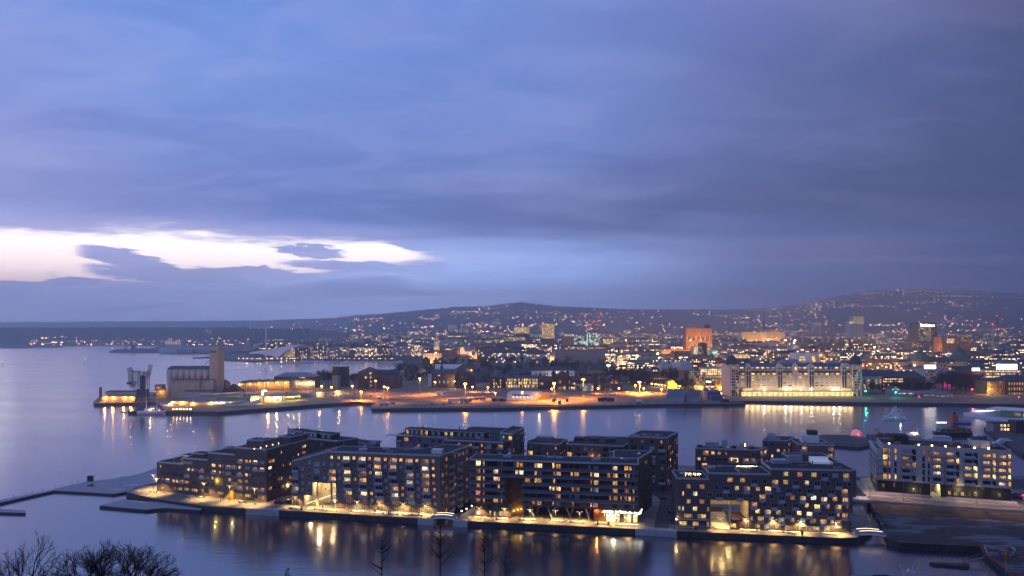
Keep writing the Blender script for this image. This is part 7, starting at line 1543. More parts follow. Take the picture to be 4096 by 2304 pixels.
# ---------------------------------------------------------------- fortress
M_fort = mat('fortress_stone', (.46, .33, .24), .9, var=.2, vscale=.15)
DF = 1230
def F_(*a, **k): return plain(*a, **k)
s = F_('cream stone fortress block with a steep black pyramid roof', zc_, 137, 370, 205, DF, 30, M_fort, 'hip', 18, M_dark, [(165, 350, 235, 235, 7, 1, 1.2, 2.4, 'DD'), (300, 345, 280, 280, 2, 1, 3, 7, 'DD'), (160, 250, 280, 280, 4, 1, 1.6, 5, 'DD')], 'fortress_block', 'fortress')
for a in (.15, .5, .85): lampkit(s.r, s.f.pt(s.f.L * a, s.zb + 3, 10) - Vector(s.o), 16000, (1, .58, .24), .5)
for zx_, w, l_ in ((308, 64, 'left'), (640, 54, 'right')):
 x0, x1 = zx_ - w / 2, zx_ + w / 2; ty = 130; s = Mid('slim %s fortress tower with a pale green spire' % l_, zc_(x0, 0)[0], zc_(x1, 0)[0], zc_(0, ty)[1], DF + 12, 14, M_fort, 'fortress_tower', 'tower', 'flat', 0, M_fort, group='fortress towers')
 s.part(MB().lathe(s.f.pt(s.f.L / 2, s.z + .5, -6), [(7, 0), (5.5, 3), (4.5, 4), (4.5, 9), (5, 9.5), (2.2, 14), (1.2, 20), (.2, 38 if l_ == 'left' else 42)], 8), 'spire', M_copper if l_ == 'right' else M_pale); s.win(*zc_(zx_, 160), 1.6, 2.4, 'D'); s.win(*zc_(zx_, 195), 1.6, 2.4, 'D')
 lampkit(s.r, s.f.pt(s.f.L / 2, s.z - 8, 10) - Vector(s.o), 16000, (1, .66, .34), .5)
s = F_('long fortress wing with a red tiled roof between the two towers', zc_, 350, 612, 212, DF + 6, 16, M_fort, 'gable', 16, M_tile, None, 'fortress_wing', 'fortress'); wall_lamp(s.r, s.f.pt(s.f.L * .35, s.zb + 12, 4), 5000, (1, .75, .45), r=1.0); wall_lamp(s.r, s.f.pt(s.f.L * .75, s.zb + 12, 4), 5000, (1, .75, .45), r=1.0)
s = F_('great stone fortress hall with a steep gable on the right', zc_, 745, 834, 180, DF, 44, M_fort, 'gablef', 24, M_slate, [(770, 800, 188, 188, 3, 1, 2.4, 9, 'D'), (780, 780, 250, 250, 1, 1, 1.4, 2, 'D')], 'fortress_hall', 'fortress')
for a in (.2, .8): lampkit(s.r, s.f.pt(s.f.L * a, s.zb + 6, 13) - Vector(s.o), 16000, (1, .52, .22), .5)
s = F_('pale-roofed nave of the fortress hall beside the right tower', zc_, 665, 772, 178, DF + 4, 20, M_fort, 'gable', 21, M_metroof, None, 'fortress_nave', 'fortress'); lampkit(s.r, s.f.pt(12, s.z - 5, 12) - Vector(s.o), 14000, (1, .55, .25), .5)
for i, (x0, x1, yt, l_) in enumerate(((372, 462, 240, 'small fortress house with a dark roof left of centre'), (460, 585, 235, 'low stone fortress bastion lit from below, centre'), (582, 745, 238, 'low fortress house with a red roof at the foot of the hall'))):
 s = F_(l_, zc_, x0, x1, yt + 8, DF - 16, 12, M_fort, 'shed', 10, (M_slate, M_tile, M_tile)[i], None, 'fortress_house', 'fortress'); lampkit(s.r, s.f.pt(s.f.L * .5, s.z - 5, 9) - Vector(s.o), 9000 if i else 2500, (1, .58, .26), .5)
f_ = Face(at(*zc_(370, 300), DF - 30), at(*zc_(870, 300), DF - 30)); r_ = thing('rampart', tuple(f_.p[:2]) + (3,), 'dark low stone rampart below the fortress', 'wall'); MB().prism(quad(f_, 0, f_.L, 0, 10), 2, H - (zc_(0, 278)[1] - YH) * (DF - 30) / F).build('wall', M_fort, r_)
plain('small dark pyramid-roofed gatehouse left of the fortress', zc_, 120, 215, 290, 1180, 16, M_brk2, 'pyr', 13, M_dark)

# ---------------------------------------------------------------- town hall, palace and other lit landmarks
s = Mid('huge floodlit orange brick town hall', zd(1268, 0)[0], zd(1608, 0)[0], zd(0, 207)[1], 1500, 30, M_tow, 'town_hall', 'town hall', 'flat', 0, M_tow)
for i in range(17): s.w(s.X(zd(1285 + i * 19, 0)[0]), s.Z(2796, zd(0, 338)[1]), 1.9, 9.5, M_glass if i % 3 else PT['W'])
for j, y in enumerate((372, 388, 404, 420, 436)):
 for i in range(14): s.w(s.X(zd(1290 + i * 23, 0)[0]), s.Z(2796, zd(0, y)[1]), 1.6, 1.8, PT[rw.choice('DDWO')])
s.part(MB().box(-.2, s.f.L + .2, -.3, 0, s.z - 3.2, s.z - .1, s.M), 'cornice', M_tow)
for a, zz, e in ((.1, 24, 7e4), (.5, 26, 7e4), (.9, 24, 7e4), (.3, 48, 2.5e4), (.7, 48, 2.5e4)): lampkit(s.r, s.f.pt(s.f.L * a, zz + 4, 30) - Vector(s.o), e * .85, (1, .50, .18), 1.0)
s.done()
s = Mid('dark top of the second town hall tower behind the first', zd(1525, 0)[0], zd(1575, 0)[0], zd(0, 158)[1], 1560, 12, M_slate, 'town_hall_tower', 'tower', 'flat', 0, M_slate)
s = plain('lower floodlit orange wing of the town hall', zd, 945, 1370, 478, 1400, 30, M_tow, 'flat', 0, M_slate, [(1070, 1110, 558, 558, 3, 1, 3, 8, 'D')], 'town_hall_wing', 'town hall')
for a in (.15, .45, .8): lampkit(s.r, s.f.pt(s.f.L * a, s.z - 9, 14) - Vector(s.o), 30000, (1, .52, .2), .6)
s = plain('dark brick cube office before the town hall wing', zd, 1125, 1375, 505, 1330, 30, M_brk2, 'flat', 0, M_slate, [(1140, 1360, 520, 600, 10, 5, 2.2, 2.2, 'DDDO')], 'office_block', 'office')
s = plain('pale glass tower with bright stacked windows right of the town hall', zd, 1372, 1465, 440, 1280, 22, M_conc, 'flat', 0, M_grey, [(1385, 1410, 460, 620, 2, 12, 4.5, 4, 'V'), (1430, 1455, 460, 620, 2, 12, 3.5, 3, 'CD')], 'glass_tower', 'tower')
s = plain('dark slab tower with white-lit edge right of the glass tower', zd, 1467, 1540, 395, 1290, 22, M_dark, 'flat', 0, M_dark, [(1480, 1530, 500, 580, 4, 5, 2.4, 2, 'DDC')], 'slab_tower', 'tower')
s = plain('pale narrow glass block with a turquoise sign', zd, 1530, 1668, 470, 1310, 22, M_conc, 'flat', 0, M_grey, [(1540, 1575, 450, 590, 3, 10, 4, 3, 'VC'), (1612, 1660, 500, 590, 3, 5, 5, 2, 'CV')], 'glass_block', 'office'); s.part(MB().box(s.X(zd(1612, 0)[0]), s.X(zd(1665, 0)[0]), -1.2, -.3, s.Z(2860, zd(0, 522)[1]), s.Z(2860, zd(0, 512)[1]), s.M), 'lit_sign', lamp_mat('turquoise_sign', (.1, .9, 1), 4))
for i, x in enumerate((1370 + 20, 1410)): pass
s = Mid('long floodlit cream palace with rows of windows in front of a dark park', ze(605, 0)[0], ze(1225, 0)[0], ze(0, 285)[1], 2300, 30, mat('palace_stone', (.60, .46, .24), .85), 'palace', 'palace', 'flat', 0, M_slate)
for y, h in ((298, 2.0), (322, 4.2), (360, 4.2), (385, 3)):
 for i in range(22): s.w(s.X(ze(628 + i * 27, 0)[0]), s.Z(3040, ze(0, y)[1]), 2.4, h, M_glass if not (9 <= i <= 12) else PT['V'])
s.part(MB().box(s.X(ze(880, 0)[0]), s.X(ze(1015, 0)[0]), -5, -.1, s.Z(3040, ze(0, 400)[1]), s.Z(3040, ze(0, 375)[1]), s.M).gable(s.X(ze(875, 0)[0]), s.X(ze(1020, 0)[0]), -5, 8, s.z + .1, s.z + 6, 'x', s.M), 'portico', M_cream)
for i in range(6): s.part(MB().tube(s.f.pt(s.X(ze(888 + i * 24, 0)[0]), s.Z(3040, ze(0, 375)[1]), 3.5), s.f.pt(s.X(ze(888 + i * 24, 0)[0]), s.z, 3.5), 1.0), 'column', M_cream)
for a in (.05, .2, .35, .5, .65, .8, .95): lampkit(s.r, s.f.pt(s.f.L * a, s.zb + 8, 24) - Vector(s.o), 26000, (1, .50, .16), 1.0)
s.done()
r_ = thing('church', P(3055, 2950), 'dark slender church spire rising behind the palace', 'church'); b0 = P(3055, 2950); k_ = 2950 / F
MB().lathe(b0, [(9, 0), (9, 40), (7.5, 50), (4, 75), (.5, H + 78 * k_ - b0.z)], 8).build('spire', mat('hazy_stone', (.05, .05, .06), .9), r_)
MB().box(b0.x - 12, b0.x + 12, b0.y, b0.y + 50, b0.z, b0.z + 22).build('nave', MATS['hazy_stone'], r_)
# domes, hotel tower, lit towers
s = plain('dark slab hotel tower with rows of lit windows and a white roof sign', zg, 780, 942, 405, 1850, 40, M_navy, 'flat', 0, M_navy, [(795, 930, 430, 612, 12, 13, 3.6, 2.2, 'DDYYVD')], 'hotel_tower', 'tower'); text_part(s.r, Vector(s.o), 'lit_sign', 'Radisson', 11, s.f.pt(27, s.z - 11, 1.2), s.f.a, M_sign, .3)
s = plain('dark narrow side slab of the hotel tower', zg, 944, 1010, 405, 1856, 40, M_dark, 'flat', 0, M_dark, [(960, 985, 450, 570, 2, 9, 3, 2.2, 'DDY')], 'hotel_side_slab', 'tower')
plain('pale yellow-lit office tower far off below the right hill', zg, 45, 157, 335, 2900, 40, M_conc, 'flat', 0, M_grey, [(52, 150, 345, 418, 12, 9, 8, 4.6, 'YYC')], 'office_tower', 'tower')
plain('low wing of the far yellow-lit office tower', zg, 0, 44, 395, 2900, 40, M_conc, 'flat', 0, M_grey, [(3, 40, 400, 415, 5, 2, 8, 5, 'CV')], 'office_wing', 'building')
z8 = zx(1500, 1150, 2.576)
plain('low broad office block with bright yellow rows, left of the two mid towers', z8, 1435, 1595, 405, 2100, 40, M_dark, 'flat', 0, M_dark, [(1442, 1588, 415, 470, 14, 6, 4.4, 3.4, 'VYY')], 'office_block', 'office')
plain('tall office tower with a grid of warm windows, right of the broad block', z8, 1712, 1850, 372, 2050, 40, M_dark, 'flat', 0, M_dark, [(1722, 1842, 382, 518, 11, 10, 4.0, 4.2, 'VWYY')], 'office_tower', 'tower')
plain('low building with a lit ragged roof line in front of the broad block', z8, 1320, 1545, 508, 1950, 30, M_dark, 'flat', 0, M_dark, [(1328, 1538, 520, 545, 16, 3, 4.5, 3.2, 'VYYD')], 'office_block', 'office')
M_gg = pane_mat('greenish_office_light', [(.75, 1, .85, 1), (.85, 1, .8, 1)], .7, 2.6, .5); PT['G'] = M_gg
plain('tower under construction glowing pale green, left of two', z8, 2050, 2190, 490, 1900, 30, M_grey, 'flat', 0, M_grey, [(2062, 2180, 500, 600, 8, 9, 5.6, 4.6, 'GGCD')], 'unfinished_tower', 'tower')
s = plain('tower under construction glowing pale green, right of two', z8, 2205, 2305, 472, 1900, 30, M_grey, 'flat', 0, M_grey, [(2215, 2298, 482, 600, 6, 10, 5.6, 4.6, 'GGCD')], 'unfinished_tower', 'tower'); s.part(MB().box(-6, -3.5, -1, 0, s.zb, s.z, s.M), 'hoist', lamp_mat('green_strip', (.3, 1, .8), 1.2))
plain('brown block with a lit gold top storey left of the unfinished towers', z8, 1950, 2040, 490, 1880, 30, mat('gold_stone', (.30, .2, .1), .8), 'flat', 0, M_dark, [(1958, 2035, 493, 493, 6, 1, 7, 5, 'V')])
plain('dark block with a bright square window field right of the unfinished towers', z8, 2350, 2450, 530, 1850, 26, M_dark, 'flat', 0, M_dark, [(2362, 2440, 540, 575, 6, 3, 6, 4.5, 'VY'), (2350, 2440, 510, 510, 7, 1, 2, 2, 'C')])
plain('long low white hall with a dark lit roof storey behind the park trees', zc_, 1830, 2480, 165, 1380, 24, mat('blue_grey_hall', (.20, .21, .26), .8), 'flat', 0, M_dark, [(1880, 2460, 136, 136, 24, 1, 4.5, 1.6, 'VWYD')], 'long_hall', 'building')
plain('orange brick law-court-like building with lit windows', zg, 1065, 1400, 575, 1500, 30, M_tow, 'flat', 0, M_tile, [(1130, 1200, 608, 635, 7, 2, 3, 4.5, 'V'), (1250, 1385, 590, 640, 10, 3, 2, 2.4, 'DDW')])
for i, x in enumerate((812, 1262)):
 p = at(*zg(x, 900), 1020); r_ = thing('domed_tower', (p.x, p.y, 6), ('left', 'right')[i] + ' green copper domed corner turret of the old stone block', 'tower', 'green domed turrets'); zt_ = H - (zg(0, 855)[1] - YH) * 1020 / F
 MB().lathe((p.x, p.y, 6), [(11, 0), (11, zt_ - 6)], 8).build('wall', M_fort, r_); MB().lathe((p.x, p.y, zt_), [(12, 0), (13, 4), (11, 9), (6, 13), (4, 14), (4, 18), (1, 22), (.3, 27)], 10).build('dome', M_copper, r_)
plain('old stone block with a dark roof between two green domed turrets', zg, 855, 1230, 865, 1015, 24, M_fort, 'shed', 18, M_navy, [(895, 1180, 873, 873, 7, 1, 3, 3, 'VWD'), (880, 1190, 905, 905, 8, 1, 2.4, 3, 'DO')])
p = at(*ze(1343, 515), 1500); r_ = thing('theatre_dome', (p.x, p.y, p.z - 8), 'low theatre dome lit with pale light in front of the palace park', 'dome'); MB().lathe((p.x, p.y, p.z - 8), [(11.5, 0), (11.5, 8), (10.5, 12), (8, 15), (4, 17.5), (1.6, 18), (1.6, 21), (.3, 25)], 16).build('dome', M_metroof, r_, smooth=True); lampkit(r_, (0, -22, 14), 9000, (1, .72, .42), .5); lampkit(r_, (12, -18, 12), 5000, (1, .8, .6), .5)
for l_, x0, x1, yt, D_, w_, gr in (('dark office with two brilliant yellow window bands', 443, 710, 600, 1120, M_dark, [(455, 700, 622, 650, 14, 2, 4.6, 3.0, 'VV')]), ('pale slab block with lit stair windows, left of the red and white block', 1395, 1565, 590, 1080, M_white, [(1450, 1560, 650, 687, 8, 2, 4, 2.6, 'VV')]),
 ('white blank tower slab beside the pale slab block', 1562, 1705, 590, 1070, M_white, [(1648, 1648, 650, 725, 1, 4, 5, 3, 'YV')]), ('block with a white concrete frame and scattered yellow windows', 1712, 2028, 580, 1060, M_E, [(1735, 2010, 595, 735, 9, 6, 4.0, 4.0, 'DDVYR')])):
 plain(l_, ze, x0, x1, yt, D_, 24, w_, 'flat', 0, M_metroof, gr, 'office_block', 'office')
for i, x in enumerate((1010, 1290)):
 p = at(*zd(x, 700), 1000); s = Mid(('left', 'right')[i] + ' pavilion with a glowing turquoise pyramid roof', zd(x - 58, 0)[0], zd(x + 58, 0)[0], zd(0, 672)[1], 1000, 22, M_pale, 'turquoise_roof_building', 'building', 'pyr', 15, mat('turquoise_copper', (.16, .40, .44), .7), group='buildings with turquoise pyramid roofs'); lampkit(s.r, s.f.pt(s.f.L / 2, s.z + 9, 10) - Vector(s.o), 220, (.6, .95, 1), .5)
plain('white lit rooftop box between the turquoise roofs', zd, 1090, 1205, 652, 1000, 12, M_white, 'flat', 0, M_white)
plain('green glass pyramid-roofed building right of the blocks', ze, 2350, 2490, 680, 1050, 26, M_pale, 'pyr', 20, M_copper)
# tower cranes far off
def tcrane(px, D, yj, x0, x1, label, m, lights=(1, .04, .06)):
 b0 = Vector(((px - CX) * D / F, D, terr(px, D))); zj = H - (yj - YH) * D / F; r_ = thing('tower_crane', b0, label, 'crane', 'tower cranes over the city')
 g = MB(); lattice(g, b0, (b0.x, b0.y, zj + 5), 3.2, 14, .5); g.build('mast', m, r_)
 g = MB(); A_, B_ = Vector(((x0 - CX) * D / F, D, zj)), Vector(((x1 - CX) * D / F, D, zj)); lattice(g, A_, B_, 2.4, 14, .4); g.tube((b0.x, b0.y, zj + 10), A_.lerp(B_, .12), .3).tube((b0.x, b0.y, zj + 10), A_.lerp(B_, .85), .3); g.build('jib', m, r_)
 for q in (A_, B_, Vector((b0.x, b0.y, zj + 11))): MB().lathe(q, [(.8, -1.2), (1.6, 0), (.8, 1.2)], 6).build('warning_light', lamp_mat('crane_red', (1, .03, .06), 6) if 'crane_red' not in MATS else MATS['crane_red'], r_)
M_cr = mat('red_crane', (.25, .05, .05), .6); M_cy = mat('yellow_crane', (.5, .28, .08), .6)
tcrane(2328, 2300, 1268, 2286, 2340, 'tall grey tower crane above the unfinished towers', M_grey); tcrane(2376, 2000, 1300, 2360, 2392, 'dark tower crane on the unfinished towers, short jib', M_cr); tcrane(2405, 2150, 1268, 2395, 2440, 'orange-lit tower crane right of the unfinished towers', M_cy); tcrane(2602, 1950, 1310, 2572, 2700, 'long-jibbed yellow tower crane left of the town hall', M_cy)
tcrane(3988, 2100, 1278, 3914, 4010, 'red and white tower crane at the upper right', M_cr); tcrane(3971, 1500, 1318, 3898, 3985, 'pale green-lit lattice tower crane at the right', mat('pale_crane', (.35, .5, .42), .6))
p = P(1064, 1800); r_ = thing('observation_mast', p, 'tall thin pale mast tower by the far waterfront', 'mast'); MB().tube(p, (p.x, p.y, H + (YH - 1296) * 1800 / F), 3.2, 1.6, 8).build('mast', M_white, r_)
# ================================================================ the city behind: rows of blocks
WALLS = [('cream', city_wall('cream_city_wall', (.36, .33, .30), .26)), ('grey', city_wall('grey_city_wall', (.17, .17, .19), .30, ww=.6)), ('brick', city_wall('brick_city_wall', (.17, .08, .06), .26, ww=.42, wh=.5)),
   ('dark', city_wall('dark_city_wall', (.05, .055, .07), .38, ww=.7, wh=.5)), ('white', city_wall('white_city_wall', (.48, .48, .52), .22, ww=.5)), ('banded', city_wall('banded_city_wall', (.12, .12, .13), .55, ww=.92, wh=.42, bands=True, est=2.6, cols=[(1, .72, .34, 1), (1, .8, .5, 1), (1, .62, .28, 1)]))]
ROOFS = [M_slate, M_metroof, M_roof, M_tile, M_slate, M_roof, M_slate, M_copper]
PROT = [(1690, 1912, 1442, 1230), (2744, 2849, 1386, 1500), (2640, 2776, 1425, 1400), (2960, 3145, 1368, 2300), (3665, 3752, 1340, 1850), (2776, 2870, 1420, 1280), (2286, 2405, 1384, 1900), (2160, 2224, 1352, 2050), (2050, 2125, 1336, 2100), (2005, 2105, 1362, 1950),
  (2215, 2425, 1412, 1380), (3760, 3886, 1386, 1500), (3395, 3458, 1297, 2900), (3140, 3196, 1392, 1500), (2920, 2998, 1432, 1120), (3184, 3362, 1450, 1060), (3655, 3860, 1462, 1015), (2250, 2300, 1384, 1880), (2408, 2455, 1386, 1850), (3040, 3070, 1326, 2950), (2626, 2700, 1476, 1000), (2715, 2790, 1478, 1000),
  (3440, 3496, 1448, 1050), (2630, 2700, 1450, 1000)]
NOB = [(3110, 3510, 1760, 2700), (2850, 2975, 1950, 2320), (1900, 2440, 960, 1350), (1560, 1930, 900, 1400), (2370, 2640, 940, 1010), (2960, 3150, 2150, 2400), (3140, 3200, 1450, 1560)]
rc = random.Random(99); cand = []; row_i = 0; Dr = 965.
while Dr < 3300:
 cand_r = []; px = (1915 if Dr > 1340 else 2440) - rc.uniform(0, 40)
 if Dr > 1650: px = 1010 + rc.uniform(0, 30)
 while px < 4180:
  w = rc.uniform(16, 52) * (1 if Dr < 2000 else 1.25); wp = w * F / Dr; x0, x1 = px, px + wp; px = x1 + rc.uniform(1, 9) * F / Dr
  D = Dr + rc.uniform(-14, 14); h = rc.uniform(13, 24) + (rc.random() < .08) * rc.uniform(5, 16)
  if x1 < 1700 and Dr < 1950: h += 6
  z0 = terr((x0 + x1) / 2, D) - 1
  if D < shore_c(x0) + 15 or D < shore_c(x1) + 15: continue
  if any(a < x1 and x0 < b_ and c < D < d for a, b_, c, d in NOB): continue
  for a, b_, yb, DL in PROT:
   if a < x1 and x0 < b_ and D < DL + 20: h = min(h, H - (yb + 2 - YH) * D / F - z0)
  if h < 6: continue
  cand_r.append((x0, x1, D, w, h, z0))
 for i, q in enumerate(cand_r): cand.append(q + (row_i, i))
 row_i += 1; Dr += rc.uniform(52, 70) if Dr < 2000 else rc.uniform(80, 120)
def city_block(g, rg, q, r):
 x0, x1, D, w, h, z0, ri, i = q; f = Face(((x0 - CX) * D / F, D), ((x1 - CX) * (D + r.uniform(-6, 6)) / F, D + r.uniform(-6, 6))); dep = r.uniform(12, 22)
 g.prism(quad(f, 0, f.L, 0, dep), z0 - 2, z0 + h); M = f.mtx(); k = r.random(); L = f.L
 if k < .5:
  rg.prism(quad(f, -.2, L + .2, -.2, dep + .2), z0 + h + .01, z0 + h + .7); a = r.uniform(.1, .5) * L; rg.box(a, a + min(9, L * .4), 3, 9, z0 + h + .7, z0 + h + r.uniform(2.5, 4.5), M); rn = 'flat-roofed'
  for _ in range(3): a = r.uniform(.05, .9) * L; rg.box(a, a + 1.6, 2, 4, z0 + h + .7, z0 + h + r.uniform(1.2, 3), M)
 elif k < .8: rg.gable(-.4, L + .4, -.4, dep + .4, z0 + h + .01, z0 + h + r.uniform(3.5, 6.5), 'x', M); rn = 'gable-roofed'
 else: rg.gable(-.4, L + .4, -.4, dep + .4, z0 + h + .01, z0 + h + r.uniform(4, 8), 'x', M, hip=min(dep, L) / 2.3); rn = 'hip-roofed'
 if k >= .5:
  for _ in range(2): a = r.uniform(.1, .9) * L; rg.box(a, a + 1, dep / 2 - .5, dep / 2 + .5, z0 + h + 2, z0 + h + 8, M)
 return f, rn
for n_, q in enumerate(cand[:290]):
 g, rg = MB(), MB(); wi = rc.choice((0, 0, 1, 1, 2, 2, 3, 3, 4, 5, 5)); f, rn = city_block(g, rg, q, rc)
 if q[1] < 1700: gname = 'waterfront'
 r_ = thing('city_building', (f.p.x, f.p.y, q[5]), '%s %s city block, %s from left in the %s city row behind the harbour front' % (WALLS[wi][0], rn, ordn(q[7]), NUM[q[6]]), 'building', 'city blocks behind the harbour front')
 g.build('wall', WALLS[wi][1], r_, uv=True); rg.build('roof', rc.choice(ROOFS), r_)
def bulk(name, qs, fn, mats, label):
 g = MB(); [fn(g, q) for q in qs]; return tag(g.build(name, mats, uv=True), label, 'buildings', None, 'stuff')
class Sub:      # lets one collector take walls and roofs with their own material numbers
 def __init__(s, g, mi): s.g, s.m = g, mi
 def prism(s, *a, **k): s.g.mat(s.m).prism(*a, **k)
 def box(s, *a, **k): s.g.mat(s.m).box(*a, **k)
 def gable(s, *a, **k): s.g.mat(s.m).gable(*a, **k)
bulk('distant_city', cand[290:], lambda g, q: city_block(Sub(g, rc.randrange(6)), Sub(g, 6 + rc.randrange(5)), q, rc), [w[1] for w in WALLS] + ROOFS[:5], 'dense mass of distant city blocks with lit windows')

# ---- the western waterfront across the bay
M_farl = mat('far_pier_ground', (.10, .10, .11), .9, var=.3, vscale=.02)
def isl(pts, z, label): pp_ = [tuple(gp(x, y, 0)[:2]) for x, y in pts]; g = MB().prism(pp_, -1, z, bottom=False); tag(g.build('land', M_farl), label, None, None, 'structure')
isl([(770, 1434), (860, 1431), (905, 1444), (1010, 1447), (1120, 1443), (1120, 1415), (960, 1405), (890, 1418), (860, 1428)], 2.5, 'low pier of the western waterfront'); isl([(436, 1410), (500, 1412), (640, 1411.5), (850, 1416), (1100, 1419), (1100, 1385), (640, 1386), (600, 1398), (470, 1402)], 2.5, 'far harbour pier with gravel heaps')
isl([(-200, 1394), (120, 1393.5), (128, 1392), (250, 1391), (250, 1380), (-200, 1380)], 3, 'dark headland at the far left')
g = MB(); p0 = gp(560, 1406, 2.5)
for x, r_, h in ((490, 40, 9), (560, 46, 11), (600, 30, 10), (470, 22, 6), (650, 26, 7)): p = gp(x, 1406, 2.5); g.lathe(p, [(r_, 0), (r_ * .7, h * .6), (r_ * .3, h * .95), (2, h)], 12)
tag(g.build('gravel_heap', mat('gravel', (.12, .12, .13), .95)), 'grey gravel heaps on the far harbour pier', 'gravel', None, 'stuff')
D_ = 2330
for x0, x1, yt, l_, nm in ((496, 509, 1380, 'two pale round silos on the far harbour pier', 'silo'), (524, 537, 1370, 'dark hopper tower on the far harbour pier', 'hopper_tower')):
 a, b_ = at(x0, yt, D_), at(x1, yt, D_); g = MB()
 if nm == 'silo': [g.tube((q, D_, 2), (q, D_, a.z), 2.8, n=10) for q in (a.x + 2.8, b_.x - 2.8)]
 else: g.prism(quad(Face(a, b_), 0, (b_ - a).length, 0, 8), 2, a.z - 8).tube((a.x, D_, 8), (b_.x + 12, D_, a.z - 6), 1.2); lattice(g, (a.x + 5, D_, a.z - 9), (a.x + 5, D_, a.z + 4), 4, 3, .6)
 tag(g.build(nm, M_pale if nm == 'silo' else M_dark, org=(a.x, D_, 2.5)), l_, 'silo' if nm == 'silo' else 'tower')
for i, (x0, x1, yt, D_, w) in enumerate(((635, 705, 1394, 2200, 4), (706, 770, 1396, 2190, 1), (775, 850, 1397, 2200, 1))):
 s = Mid('long low %s quay shed with a grey roof on the far pier, %s of three' % (('pale', 'grey', 'dark')[i], ('left', 'middle', 'right')[i]), x0, x1, yt, D_, 30, M_pale if i == 0 else M_grey, 'quay_shed', 'shed', 'gable', 5, M_metroof, base=2.5, group='sheds on the far pier')
s = Mid('brilliantly lit white terminal with stacked bright decks across the fjord', 659, 722, 1366, 2950, 30, M_pale, 'lit_terminal', 'terminal', 'flat', 0, M_pale, base=3)
for y in (1368, 1375): s.grid(663, 718, y, y, 12, 1, 5, 2.6, 'V')
s.part(MB().box(s.X(672), s.X(684), 0, 8, s.z, s.z + 8, s.M), 'upper_deck', M_pale); s.grid(674, 682, 1357, 1357, 3, 1, 4, 3, 'V')
r_ = thing('museum', at(1000, 1436, 1720) , 'white sail-shaped curved museum roof on the far waterfront', 'museum'); D_ = 1700; fr = [(995, 1411), (1028, 1408), (1062, 1402), (1110, 1391), (1178, 1386), (1178, 1391), (1152, 1398), (1132, 1414), (1106, 1432), (1086, 1424), (1040, 1416), (998, 1416)]
g = MB(); a = [at(x, y, D_) for x, y in fr]; b_ = [p + Vector((12, 46, 4)) for p in a]; n = len(a); g.face(a[:]); g.face(b_[::-1])
for i in range(n): g.face([a[i], b_[i], b_[(i + 1) % n], a[(i + 1) % n]])
g.build('roof', mat('museum_glass_roof', (.55, .60, .72), .25, var=.08, spec=.6), r_); s = Mid('timber and glass museum block glowing under the sail roof', 1133, 1180, 1395, 1716, 24, M_dark, 'museum_block', 'museum', base=2.5); s.grid(1138, 1176, 1398, 1425, 6, 5, 3.6, 3, 'VYW')
s = Mid('small bright gold lit dome-like window house on the far waterfront', 1203, 1215, 1358, 1850, 8, M_dark, 'lit_house', 'house', base=3); s.win(1209, 1364, 5, 6, 'W')
def lamps_row(pts, D, n, h, label, grp, m=None, r=.55, e=0, col=(1, .7, .4)):
 for i in range(n):
  t_ = i / max(1, n - 1) * (len(pts) - 1); k = min(int(t_), len(pts) - 2); x = pts[k][0] + (pts[k + 1][0] - pts[k][0]) * (t_ - k) + rc.uniform(-7, 7); y = pts[k][1] + (pts[k + 1][1] - pts[k][1]) * (t_ - k)
  p = at(x, y, D) ; r_ = thing('street_lamp', (p.x, p.y, p.z - h), '%s, %s from left' % (label, ordn(i)), 'street lamp', grp)
  MB().tube((0, 0, 0), (0, 0, h), .12).build('pole', M_grey, r_, (0, 0, 0)); MB().lathe((0, 0, h), [(r * .5, -r * .7), (r, 0), (r * .5, r * .7)], 6).build('lamp_head', m or MATS['bright_globe'], r_, (0, 0, 0))
  if e: lampkit(r_, (0, -2, h - .5), e, col, .3)
lamps_row([(955, 1434), (1090, 1434), (1180, 1433)], 1670, 16, 6, 'small waterfront lamp by the sail roof', 'lamps by the sail roof', r=.7, e=900); lamps_row([(1190, 1432), (1700, 1436)], 1655, 30, 5, 'small lamp along the far marina quay', 'lamps along the marina quay', r=.5)
M_bt = mat('boat_white', (.62, .64, .70), .4, var=.05)
bm = [hull_mb(L_, L_ * .3, L_ * .12, Vector((0, 0, 0)), 0)[0].box(-L_ * .2, L_ * .15, -L_ * .1, L_ * .1, L_ * .1, L_ * .24).mesh('hull', M_bt) for L_ in (9, 11, 14)]; mm = MB().tube((0, 0, 1), (0, 0, 15), .14, .08, 5).mesh('mast', M_grey)
for i in range(70):
 x = rc.uniform(1082, 1660); y = rc.uniform(1448, 1453.5) if x < 1600 else rc.uniform(1447, 1449); p = gp(x, y, 0); r_ = thing('moored_boat', p, 'small white boat moored in the far marina', 'boat', 'white boats moored in the far marina')
 inst(rc.choice(bm), 'hull', r_, (0, 0, 0), rc.uniform(-.5, .5) + (math.pi if rc.random() < .5 else 0)); 
 if rc.random() < .5: inst(mm, 'mast', r_, (0, 0, 0))
